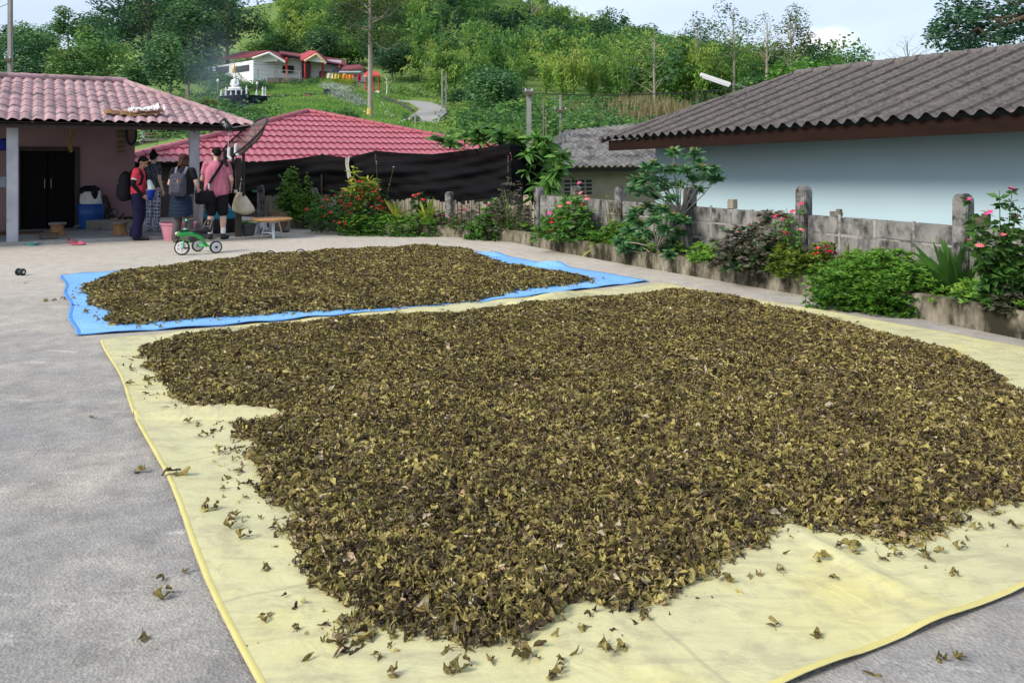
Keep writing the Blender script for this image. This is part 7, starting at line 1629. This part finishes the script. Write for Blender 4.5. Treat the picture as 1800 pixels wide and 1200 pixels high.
for i, (px, py0, d, w, lab) in enumerate(((585, 208, 52, 22, 'small dark bush on the slope above the left part of the crimson roof'), (615, 207, 52, 24, 'small round bush on the slope left of the yellow banded trunk'), (722, 205, 62, 22, 'bush at the lower end of the stone road wall'), (448, 205, 54, 30, 'small sapling bush between dish and crimson roof'))):
    P = hill(585, d); P = at([585, 615, 722, 448][i], py0, d); P.z = float(terr(P.x, P.y)[0]); o = thing('slope_bush', lab, 'bush', P); acc = NP(); w_ = w * d / F
    crown_pts(acc, [[P.x + RNG.uniform(-.5, .5) * w_, P.y + RNG.uniform(-.4, .4) * w_, P.z + RNG.uniform(.15, .8) * w_] for _ in range(10)], w_ * .28, 60, .17, .08, RNG.uniform(.3, .8, 10)); acc.build('foliage', M['lf_forest'], o)
    b = MB(); b.tube([P, P + Z * w_ * .6], [.04, .02], 5); b.build('stem', M['trunk'], o)

# ---- the white temple house
TH = 110.0
def fbox(b, px0, px1, py0, py1, d, th): 
    p, q = at(px0, py1, d), at(px1, py0, d); b.hexa([Vector((p.x, d, p.z)), Vector((q.x, d, p.z)), Vector((q.x, d + th, p.z)), Vector((p.x, d + th, p.z)), Vector((p.x, d, q.z)), Vector((q.x, d, q.z)), Vector((q.x, d + th, q.z)), Vector((p.x, d + th, q.z))])
def fpoly(b, pts, d, th):
    P = [at(x, y, d) for x, y in pts]; n = len(P); b.add(P + [p + Vector((0, th, 0)) for p in P], [tuple(range(n)), tuple(range(2 * n - 1, n - 1, -1))] + [(i, (i + 1) % n, n + (i + 1) % n, n + i) for i in range(n)])
def slab(b, pts, t=.18):
    P = [at(*p) for p in pts]; n = len(P); b.add([p + Z * t for p in P] + P, [tuple(range(n)), tuple(range(2 * n - 1, n - 1, -1))] + [(i, (i + 1) % n, n + (i + 1) % n, n + i) for i in range(n)])
th = thing('temple_house', 'long white temple house with maroon roof and red porch columns on the hill', 'house', at(520, 140, TH))
b = MB(); A_w = [(368, 116, 116), (446, 103, 109)]
p, q = at(362, 150, 118), at(445, 150, 109); b.wall(p, q, at(0, 165, 109).z, at(0, 106, 109).z, .25)
p, q = at(445.4, 150, 109), at(485, 150, 111); b.wall(p, q, at(0, 160, 109).z, at(0, 108, 109).z, .25)
p, q = at(484, 150, 111.2), at(600, 150, 114.6); b.wall(p, q, at(0, 146, 112).z, at(0, 102, 112).z, .25)
b.build('wall', M['whitewall'], th)
b = MB(); fpoly(b, [(446, 110), (446, 106), (473, 95.5), (488, 104), (488, 108)], 109.6, .3); b.build('gable', M['whitewall'], th)
b = MB(); slab(b, [(378, 107, 118), (446, 101, 108.5), (473, 92, 109.0), (425, 94, 122)], .25); slab(b, [(473, 92, 109.0), (502, 108.5, 109.0), (520, 103, 122), (470, 92, 124)], .25)
slab(b, [(494, 97, 110), (610, 118, 113.5), (606, 108, 121), (490, 92, 121)], .25); b.build('roof', M['maroon'], th)
b = MB(); 
for (x0, y0), (x1, y1) in (((444, 103), (473, 93)), ((473, 93), (501, 109.5))): b.tube([at(x0, y0, 108.4), at(x1, y1, 108.8)], .17, 6)
b.build('gable_trim', M['white'], th)
b = MB(); slab(b, [(497, 98.5, 109.7), (611, 119.5, 113.2), (611, 117.3, 113.2), (497, 96.6, 109.7)], .05); b.build('gutter', M['stonedark'], th)
b = MB(); slab(b, [(532, 107.5, 108.5), (557, 92.5, 108.5), (545, 91.5, 114), (520, 101, 114)], .2); slab(b, [(557, 92.5, 108.5), (573, 111.5, 109.3), (575, 106, 114), (556, 92, 114)], .2); b.build('porch_roof', pm('red_roof_small', (.40, .045, .06), (.30, .03, .045), 2, .6, .2), th)
b = MB(); fpoly(b, [(537, 107), (557, 96.5), (570, 110.5)], 108.9, .2); b.build('porch_gable', M['white'], th)
b = MB()
for (x0, y0), (x1, y1) in (((535, 108), (557, 95)), ((557, 95), (573, 112))): b.tube([at(x0, y0, 108.4), at(x1, y1, 108.6)], .18, 6)
b.build('porch_gable_trim', M['cream'], th)
for px, t0, t1 in ((504, 102, 137), (536.5, 107, 137), (567.5, 110, 137), (597, 116, 139)):
    b = MB(); b.tube([at(px, t1 + 1, 109.9 + (px - 504) * .03), at(px, t0 - 1, 109.9 + (px - 504) * .03)], .14, 10); b.build('column', M['redpaint'], th, smooth=True)
for (x0, x1, y0, y1, dd) in ((380, 404, 118, 130, 115.0), (415, 439, 116, 127, 111.2)):
    p, q = at(x0, y1, dd + 1.0), at(x1, y1, dd - 1.5); b = MB(); b.wall(p, q, at(0, y1, dd).z, at(0, y0, dd).z, -.12); b.build('window', M['glass'], th)
for (x0, x1, y0, y1, dd, nm, m_) in ((497, 516, 116, 128, 111.4, 'window', 'glass'), (531, 545, 109, 136, 112.4, 'door', 'glass'), (562, 577, 126, 136, 113.3, 'window', 'glass')):
    b = MB(); fbox(b, x0, x1, y0, y1, dd, .1); w_ = b.build(nm, M[m_], th)
    b = MB()
    for (a, c) in ((x0 - .6, x0 + .6), (x1 - .6, x1 + .6)): fbox(b, a, c, y0, y1, dd - .05, .12)
    fbox(b, x0, x1, y0 - .5, y0 + .6, dd - .06, .12); b.build('frame', M['maroonc'] if nm == 'door' else M['darkwood'], w_)
b = MB(); fbox(b, 484, 612, 138, 148, 111.0, 9); fbox(b, 470, 531, 137, 145, 108.2, .5); b.build('plinth', M['stone'], th)
b = MB()
for (x0, y0, x1, y1) in ((452, 122, 482, 124), (482, 124, 505, 124), (505, 124, 530, 127), (452, 130, 530, 134)): b.tube([at(x0, y0, 107.8), at(x1, y1, 107.8)], .04, 5)
for x, y0, y1 in ((453, 121, 138), (482, 123, 139), (505, 123, 140), (527, 125, 142)): b.tube([at(x, y1, 107.8), at(x, y0, 107.8)], .07, 6)
b.build('railing', M['pole'], th)
an = thing('annex_house', 'small white annex with a low roof right of the temple house', 'house', at(620, 148, 106))
b = MB(); fpoly(b, [(603, 150), (603, 126), (634, 121.5), (641, 128), (645, 132), (645, 152)], 107, 5); b.build('wall', M['whitewall'], an)
b = MB(); slab(b, [(600, 125, 106), (640, 121, 106), (632, 116, 114), (604, 118, 114)], .2); slab(b, [(634, 120, 106.4), (648, 131, 106.4), (648, 127, 113), (634, 117, 113)], .2); b.build('roof', M['maroon'], an)
b = MB(); fbox(b, 584, 606, 119, 128, 108.6, .2); b.build('balcony_rail', M['stonedark'], an)
b = MB(); fbox(b, 596, 634, 125.2, 127.4, 105.4, 1.4); b.build('awning', M['paleblue'], an)
line = MB(); line.tube([at(575, 127.5, 104.5), at(645, 129.5, 104.5)], .02, 4); tag(line.build('washing_line', M['pole'], loc=at(575, 127.5, 104.5)), 'thin washing line strung before the annex carrying orange robes', 'line')
for x0, x1, y0, y1, m_, lab in ((574, 585, 129, 138, 'cloth', 'cream cloth on the washing line, left of the orange robes'), (587, 596, 130, 139, 'yellowpaint', 'yellow orange robe hanging partly behind the last red column'), (600.5, 610, 131, 144, 'orange', 'amber robe in the middle of the washing line'), (611.5, 620.5, 131.5, 144, 'orange', 'darker orange robe beside the small crimson cloth'), (622.5, 626, 131.5, 136, 'maroonc', 'small crimson cloth on the washing line'), (628, 635, 130.5, 142, 'maroonc', 'large crimson cloth at the right end of the washing line')):
    b = MB(); p, q = at(x0, y0, 104.5), at(x1, y1, 104.5); b.grid(lambda u, v: Vector((p.x + (q.x - p.x) * u, 104.5 + .06 * math.sin(u * 9 + v * 2), p.z + (q.z - p.z) * v)), 8, 4); tag(b.build('hanging_cloth', M[m_], loc=p, fix=False), lab, 'cloth', 'cloths on the washing line')
pv = thing('pavilion', 'open pavilion with red posts and red roof beside the hill road', 'pavilion', at(655, 168, 98))
for x, y1, dd in ((643, 166, 99), (657, 169, 97.5), (667, 170, 97.5)): b = MB(); b.tube([at(x, y1, dd), at(x, 133, dd)], .09, 8); b.build('post', M['redpaint'], pv)
b = MB(); slab(b, [(638, 134, 97), (669, 134, 96.5), (660, 127, 100), (645, 128, 100)], .15); b.build('roof', M['redpaint'], pv)
b = MB(); fbox(b, 639, 668.5, 132.6, 135.2, 96.9, .15); b.build('roof_edge', M['cream'], pv)
b = MB(); fbox(b, 643, 654, 160, 168, 98, 1.5); fbox(b, 660, 667, 160, 171, 97.3, 1.5); b.build('base', M['white'], pv)
# lawn features
def mound(name, label, pts, d0, mat, wpx, L, tint, per=26, n=70, cat='shrub bed', lift=.25):
    acc = NP(); C = []
    for i in range(n):
        t = RNG.random() * (len(pts) - 1); k = int(t); x = pts[k][0] + (pts[k + 1][0] - pts[k][0]) * (t - k); y = pts[k][1] + (pts[k + 1][1] - pts[k][1]) * (t - k); w = pts[k][2] + (pts[k + 1][2] - pts[k][2]) * (t - k)
        p = ray(x + RNG.uniform(-1, 1) * wpx, y + RNG.uniform(-1, 1) * w, d0) + Z * lift; C.append([p.x, p.y, p.z])
    crown_pts(acc, C, .42, per, L, L * .4, RNG.uniform(*tint, n)); P = at(pts[0][0], pts[0][1], d0); tag(acc.build(name, M[mat], loc=P), label, cat)
mound('silver_shrub', 'silvery green shrub bed on the lawn, upper one', [(570, 154, 3), (590, 157, 5), (615, 160, 4)], 90, 'lf_grey', 7, .22, (.3, .9), n=110)
mound('silver_shrub', 'large silvery green shrub bed on the lawn beside the banded trunk', [(585, 168, 4), (610, 175, 7), (640, 183, 8)], 80, 'lf_grey', 6, .22, (.2, .8), n=120)
mound('clipped_hedge', 'bright yellow green hedge sloping down before the temple house', [(578, 139, 4), (598, 145, 5), (619, 155, 6)], 98, 'leaf_yellow', 3, .22, (.3, .7), n=150, cat='hedge', lift=.55)
mound('garden_bush', 'dark garden bushes before the left wing of the temple house', [(440, 140, 8), (462, 137, 6), (470, 142, 4)], 100, 'lf_dark', 7, .28, (.3, .9), n=46, cat='bush')
mound('garden_bush', 'pale green bush beside the white seated statue', [(398, 150, 6), (408, 148, 12), (402, 135, 5)], 84, 'lf_forest', 5, .24, (.35, .8), n=34, cat='bush')
mound('garden_bush', 'bluish bushes left of the statue wall in the smoke', [(355, 140, 10), (385, 150, 12), (370, 165, 8)], 92, 'lf_dark', 10, .30, (.5, 1), n=70, cat='bush')
mound('garden_bush', 'dark green low bushes on the lawn edge above the flower border', [(500, 147, 3), (540, 150, 3), (560, 145, 3)], 98, 'lf_forest', 6, .24, (.2, .5), n=40, cat='bush')
mound('orange_bush', 'small orange leaved bush behind the dish rim', [(448, 198, 3), (458, 203, 3)], 52, 'lf_olive', 3, .14, (.8, 1), n=14, cat='bush')
# dark wall with the white statues
sw_ = thing('statue_terrace', 'curved dark blue stone terrace carrying white statues', 'terrace', at(430, 189, 76))
b = MB(); arc = [at(386 + 84 * t, 190 + 2 * t, 76 - 1.8 * math.sin(math.pi * t)) for t in [k / 10 for k in range(11)]]
for i in range(10): b.wall(arc[i], arc[i + 1], at(0, 194, 75).z, at(0, 168.5, 75).z, .3)
poly = [tuple(p[:2]) for p in arc] + [tuple(at(468, 0, 80)[:2]), tuple(at(388, 0, 80)[:2])]; b.prism(poly, at(0, 185, 76).z, at(0, 169.2, 76).z)
b.build('wall', M['stonedark'], sw_)
gm = MB(); fbox(gm, 395, 430, 159, 169, 78, 1.5); gm.build('plinth', M['stonedark'], sw_)
def lathe_fig(c, h, kind):
    b = MB(); s = h
    if kind == 0: prof = [(.16, 0), (.16, .08), (.10, .12), (.12, .3), (.09, .5), (.12, .66), (.14, .72), (.06, .78), (.075, .85), (.06, .92), (.025, .96), (.0, 1.0)]
    elif kind == 1: prof = [(.20, 0), (.20, .12), (.14, .16), (.19, .32), (.13, .50), (.09, .62), (.11, .70), (.07, .78), (.03, .9), (0, 1)]
    else: prof = [(.13, 0), (.13, .05), (.085, .09), (.10, .25), (.075, .48), (.11, .62), (.12, .70), (.05, .76), (.065, .84), (.055, .90), (.04, .93), (.055, .96), (0, 1.0)]
    b.lathe([(r * s, z * s) for r, z in prof], c, 12); return b
for i, (px, yt, kd, lab) in enumerate(((389, 157, 1, 'small white shrine figure at the left end of the terrace'), (397, 153, 0, 'slim white standing figure second from the left end of the terrace'), (406, 159, 1, 'short white figure left of the seated statue plinth'), (415, 156, 0, 'white standing figure left of the middle of the terrace'), (424.5, 157, 2, 'white standing figure at the middle of the terrace front'), (433.5, 151, 2, 'tall white standing figure right of the seated statue'), (451, 157, 1, 'white bell shaped shrine figure between the tall figures'), (462, 152, 0, 'tall white figure near the right end of the terrace, left one of two'), (466.5, 153, 2, 'tall white figure at the very right end of the terrace'))):
    dd = 74.9 + .9 * abs(px - 428) / 42; c = at(px, 168.8, dd); hgt = (168.8 - yt) / F * dd; tag(lathe_fig(c, hgt, kd).build('white_statue', M['white'], loc=c, smooth=True), lab, 'statue', 'small statues on the terrace')
c = at(413, 159, 78); o = thing('seated_statue', 'white seated meditating statue above the small figures', 'statue', c); k = 78 / F
b = MB(); b.ell(c + Z * 3.0 * k, 11 * k, 8 * k, 4.0 * k); b.ell(c + Vector((-6 * k, -3 * k, 3 * k)), 5 * k, 4 * k, 3 * k); b.ell(c + Vector((7 * k, -3 * k, 3 * k)), 6 * k, 4 * k, 3 * k)
b.capsule(c + Z * 5 * k, 5.2 * k, c + Z * 16 * k, 4.6 * k); b.capsule(c + Vector((-4.5 * k, 0, 17 * k)), 2.2 * k, c + Vector((4.5 * k, 0, 17 * k)), 2.2 * k)
for s in (-1, 1): b.capsule(c + Vector((5 * s * k, 0, 17 * k)), 1.8 * k, c + Vector((6.5 * s * k, -1.5 * k, 10 * k)), 1.6 * k); b.capsule(c + Vector((6.5 * s * k, -1.5 * k, 10 * k)), 1.6 * k, c + Vector((1 * s * k, -5.5 * k, 7 * k)), 1.3 * k)
b.capsule(c + Z * 18 * k, 1.8 * k, c + Z * 21 * k, 1.8 * k); b.ell(c + Z * 24 * k, 3.0 * k, 3.2 * k, 3.8 * k); b.ell(c + Z * 28.5 * k, 1.4 * k, 1.4 * k, 1.8 * k); b.build('figure', M['white'], o, smooth=True)
b = MB(); b.lathe([(14 * k, -1 * k), (14 * k, 1 * k), (11 * k, 1.5 * k), (11 * k, -1 * k)], c, 20); b.build('lotus_base', M['white'], o, smooth=True)
c = at(412, 128, 79); b = MB()
for i in range(6): r = (5.2 - .8 * i) * 79 / F; b.lathe([(0, 0), (r, 0), (r * .55, 2.6 * 79 / F), (0, 2.6 * 79 / F)], c + Z * (2.7 * i * 79 / F), 14)
b.tube([c + Z * 16 * 79 / F, c + Z * 21 * 79 / F], [.03, .01], 5); b.tube([c - Z * 40 * 79 / F + Vector((0, .35, 0)), c + Vector((0, .35, 0)), c + Z * .05], .035, 6)
tag(b.build('tiered_umbrella', M['gold'], loc=c, smooth=True), 'golden tiered ceremonial umbrella above the seated statue', 'umbrella')
for px, y0, y1, lab in ((383, 142, 168, 'small globe lamp post at the left end of the statue terrace'), (452, 147, 166, 'small globe lamp post behind the right part of the statue terrace')):
    c = at(px, y1, 77.5); o = thing('lamp_post', lab, 'lamp post', c); tpz = at(px, y0, 77.5); b = MB(); b.tube([c - Z * .3, tpz], .035, 6); b.build('post', M['pole'], o); b = MB(); b.ell(tpz, .11, .11, .17); b.build('globe', M['white'], o, smooth=True)
# flower border stones and lawn path
b = MB()
pth = [ray(x, y, dd) for x, y, dd in ((470, 173, 78), (500, 171, 80), (540, 169, 82), (575, 167, 84), (615, 163, 87))]
for i in range(4): b.wall(pth[i], pth[i + 1], pth[i].z - .5, (pth[i].z + pth[i + 1].z) / 2 + .16, .35)
tag(b.build('border_wall', M['stonedark'], loc=pth[0]), 'low dark border wall crossing the lawn', 'wall')
for px, py, m_, lab in ((478, 170, 'pink', 'pale pink flower clump in the lawn border, leftmost'), (488, 171, 'leaf', 'pale green clump in the lawn border beside the pale pink one'), (503, 170.5, 'white', 'whitish flower clump in the lawn border'), (517, 171, 'leaf', 'small green clump in the lawn border left of the magenta one'), (541, 169.5, 'mag', 'magenta flower clump in the lawn border')):
    p = ray(px, py, 79.2); acc = NP(); crown_pts(acc, [[p.x + RNG.uniform(-.2, .2), p.y, p.z + RNG.uniform(0, .12)] for _ in range(4)], .2, 30, .10, .07, RNG.uniform(.4, .9, 4)); tag(acc.build('flower_clump', {'pink': M['coral_petal'], 'white': M['lf_grey'], 'mag': M['hot_pink'], 'leaf': M['lf_forest']}[m_], loc=p), lab, 'flowers', 'flower clumps in the lawn border')
# road walls
M['darkstone'] = pm('dark_wall_stone', (.10, .095, .09), (.04, .038, .037), 2.5, .95, .8, .05)
def polywall(name, label, pts, mat, hgt, th_=.4):
    b = MB(); P = [ray(*p) + Z * .25 for p in pts]
    for i in range(len(P) - 1):
        n = Vector((-(P[i + 1] - P[i]).y, (P[i + 1] - P[i]).x, 0)).normalized() * th_
        b.hexa([P[i] - Z * hgt, P[i + 1] - Z * hgt, P[i + 1] - Z * hgt + n, P[i] - Z * hgt + n, P[i], P[i + 1], P[i + 1] + n, P[i] + n])
    tag(b.build(name, M[mat], loc=P[0]), label, 'wall')
polywall('retaining_wall', 'dark stone retaining wall descending along the hill road', [(668, 172, 92), (690, 181, 82), (708, 190, 74), (722, 199, 66)], 'darkstone', 1.0)
polywall('retaining_wall', 'stone wall below the annex beside the pavilion', [(622, 147, 104), (638, 154, 100), (645, 160, 98)], 'stone', 1.4)
for (x0, y0, x1, y1, lab) in ((693, 221, 711, 212, 'white pipe lying on the slope left of the road, upper one'), (705, 226, 716, 224, 'white pipe lying on the slope left of the road, lower one')):
    b = MB(); b.tube([at(x0, y0, 50), at(x1, y1, 52)], .09, 8); tag(b.build('white_pipe', M['white'], loc=at(x0, y0, 50), smooth=True), lab, 'pipe', 'white pipes on the slope')
for i in range(9):
    px, py = [(673, 185), (676, 190), (668, 188), (680, 198), (666, 192), (640, 198), (672, 182), (679, 193), (690, 205)][i]; p = ray(px, py, 64) + Z * .04; b = MB(); b.ell(p, .16, .12, .09, 7, 5); tag(b.build('pale_stone', M['white'], loc=p, smooth=True), 'small pale stone on the grass right of the banded trunk', 'stone', 'pale stones on the slope')
# poles and wires
def pole(name, label, px, y0, y1, d, wpx, mat='pole', arms=(), group=None, cat='utility pole'):
    o = thing(name, label, cat, at(px, y1, d), group); b = MB(); w = wpx * d / F; a, c = at(px, y1 + 14, d), at(px, y0, d); b.box((a + c) / 2, w, w, (c - a).length); b.build('shaft', M[mat], o, bevel=.01)
    for (y, l) in arms:
        p = at(px, y, d); b = MB(); b.box(p + Vector((0, -w, 0)), l * d / F, .08, .09); b.build('crossarm', M['stembrown'], o)
        for s in (-1, 1): b = MB(); b.lathe([(0, 0), (.04, 0), (.05, .06), (.03, .10), (0, .11)], p + Vector((s * l * d / F * .42, -w, .05)), 10); b.build('insulator', M['metalgrey'], o, smooth=True)
pole('utility_pole', 'thick weathered concrete pole rising behind the long leaved tree', 930, 158, 246, 27, 8.5, arms=((165, 13),))
pole('utility_pole', 'thinner grey pole right of the thick concrete pole', 985, 167, 232, 42, 4, arms=((195, 22),))
pole('utility_pole', 'tall grey pole behind the pink roof at the left edge', 18, -30, 140, 32, 6.5, arms=((107, 10),))
pole('utility_pole', 'thin pale pole right of the road, left one of the pair', 777, 122, 182, 76, 2.6)
pole('utility_pole', 'thin pale pole right of the road, right one of the pair', 784, 129, 201, 70, 2.6)
pole('fence_post', 'short grey post at the near edge of the hill road', 730, 202, 232, 48, 3, cat='post')
pole('bamboo_pole', 'thin pale bamboo pole between the two utility poles, left one', 955, 178, 240, 30, 1.8, 'bamboo', cat='pole'); pole('bamboo_pole', 'thin pale bamboo pole between the two utility poles, right one', 960, 192, 240, 30, 1.6, 'bamboo', cat='pole')
def wire(label, a, c, sag=.4, r=.012):
    b = MB(); b.tube([a.lerp(c, t) - Z * (sag * 4 * t * (1 - t)) for t in [k / 14 for k in range(15)]], r, 4); tag(b.build('power_wire', M['black'], loc=a), label, 'wire')
wire('overhead wire from the thick concrete pole to the right, over the grey roof', at(935, 164, 27), at(1310, 155, 24), .12, .014)
wire('overhead wire between the thick pole and the thinner grey pole', at(932, 163, 27), at(985, 169, 42), .2)
wire('overhead wire running from the tall left pole up to the right', at(18, 5, 32), at(-200, 60, 40), .3); 
wire('thin wire across the front of the temple house', at(370, 96, 108), at(505, 112, 106), .6, .02)
# the little white house behind the porch, with someone on its balcony
o = thing('hill_house', 'small white house with a balcony seen through the porch', 'house', at(280, 245, 55))
b = MB(); fbox(b, 244, 254, 205, 248, 54, 4); fbox(b, 254, 300, 205, 244, 57, 1); b.build('wall', M['whitewall'], o)
b = MB(); fbox(b, 250, 302, 243, 248, 53.4, 3.5); b.build('balcony', M['cement'], o)
b = MB(); fbox(b, 240, 306, 202, 207, 53, 5); b.build('roof', M['maroon'], o)
b = MB()
for x in (253, 274, 290): fbox(b, x, x + 2.2, 206, 246, 53.5, .12)
b.build('column', M['pole'], o)
b = MB()
for y in (235, 239): b.tube([at(252, y, 53.4), at(322, y - 2, 53.6)], .03, 5)
for x in (262, 283, 305, 320): b.tube([at(x, 246, 53.5), at(x, 233, 53.5)], .03, 5)
b.build('railing', M['bamboo'], o)
b = MB(); fbox(b, 238, 300, 248, 262, 53.5, .4); b.build('base_wall', M['stone'], o)
c = at(267, 247, 55); k = .95; o = thing('person', 'small distant figure in dark red shirt on the far balcony', 'person', c)
b = MB(); cc = lambda x, y, z: Vector((x, y, z * 1.0))
b.capsule((-.09, 0, .1), .05, (-.08, 0, .8), .09); b.capsule((.09, 0, .1), .05, (.08, 0, .8), .09); b.capsule((0, 0, .85), .13, (0, 0, 1.28), .13); b.capsule((-.19, 0, 1.34), .05, (-.25, .0, .9), .04); b.capsule((.19, 0, 1.34), .05, (.25, .0, .9), .04); b.capsule((-.18, 0, 1.36), .06, (.18, 0, 1.36), .06); b.capsule((0, 0, 1.4), .05, (0, 0, 1.5), .05); b.ell((0, 0, 1.6), .085, .1, .115); fused('body', b, M['skinA'], o, .02, 2)
b = MB(); b.capsule((0, 0, .85), .15, (0, 0, 1.28), .15); b.capsule((-.19, 0, 1.36), .07, (.19, 0, 1.36), .07); b.capsule((-.2, 0, 1.34), .07, (-.23, 0, 1.1), .06); b.capsule((.2, 0, 1.34), .07, (.23, 0, 1.1), .06); fused('shirt', b, M['maroonc'], o, .02, 2)
b = MB(); b.capsule((-.09, 0, .1), .07, (-.08, 0, .8), .11); b.capsule((.09, 0, .1), .07, (.08, 0, .8), .11); fused('trousers', b, M['navytr'], o, .02, 2)
b = MB(); b.ell((0, -.02, 1.64), .095, .10, .09); link_mesh('hair', b.mesh('hair', M['hair'], smooth='all'), o)

# ---- wood smoke drifting before the trees, and one small cloud
def volmat(name, col, dens, sc, lo, hi):
    m = bpy.data.materials.new(name); m.use_nodes = True; nt = m.node_tree; nt.nodes.clear(); out = nt.nodes.new('ShaderNodeOutputMaterial'); v = nt.nodes.new('ShaderNodeVolumePrincipled'); v.inputs['Color'].default_value = (*col, 1); v.inputs['Anisotropy'].default_value = .2
    t = nt.nodes.new('ShaderNodeTexCoord'); n = noise(nt, t.outputs['Object'], sc, 3); gmap = nt.nodes.new('ShaderNodeMapping'); gmap.inputs['Location'].default_value = (-1, -1, -1); gmap.inputs['Scale'].default_value = (2, 2, 2); nt.links.new(t.outputs['Generated'], gmap.inputs[0])
    g = nt.nodes.new('ShaderNodeTexGradient'); g.gradient_type = 'SPHERICAL'; nt.links.new(gmap.outputs[0], g.inputs[0]); r = ramp(nt, [(lo, (0, 0, 0)), (hi, (1, 1, 1))]); nt.links.new(n.outputs[0], r.inputs[0])
    mu = nt.nodes.new('ShaderNodeMath'); mu.operation = 'MULTIPLY'; nt.links.new(g.outputs[1], mu.inputs[0]); nt.links.new(r.outputs[0], mu.inputs[1]); m2 = nt.nodes.new('ShaderNodeMath'); m2.operation = 'MULTIPLY'; m2.inputs[1].default_value = dens; nt.links.new(mu.outputs[0], m2.inputs[0]); nt.links.new(m2.outputs[0], v.inputs['Density']); nt.links.new(v.outputs[0], out.inputs['Volume']); return m
c = at(378, 128, 74); b = MB(); b.ell(c, 3.6, 3.0, 4.6, 16, 10)
tag(b.build('smoke', volmat('wood_smoke', (.62, .78, 1.0), .10, .5, .25, .7), loc=c, smooth='all'), 'thin blue wood smoke drifting before the trees beside the temple', 'smoke', None, 'stuff')
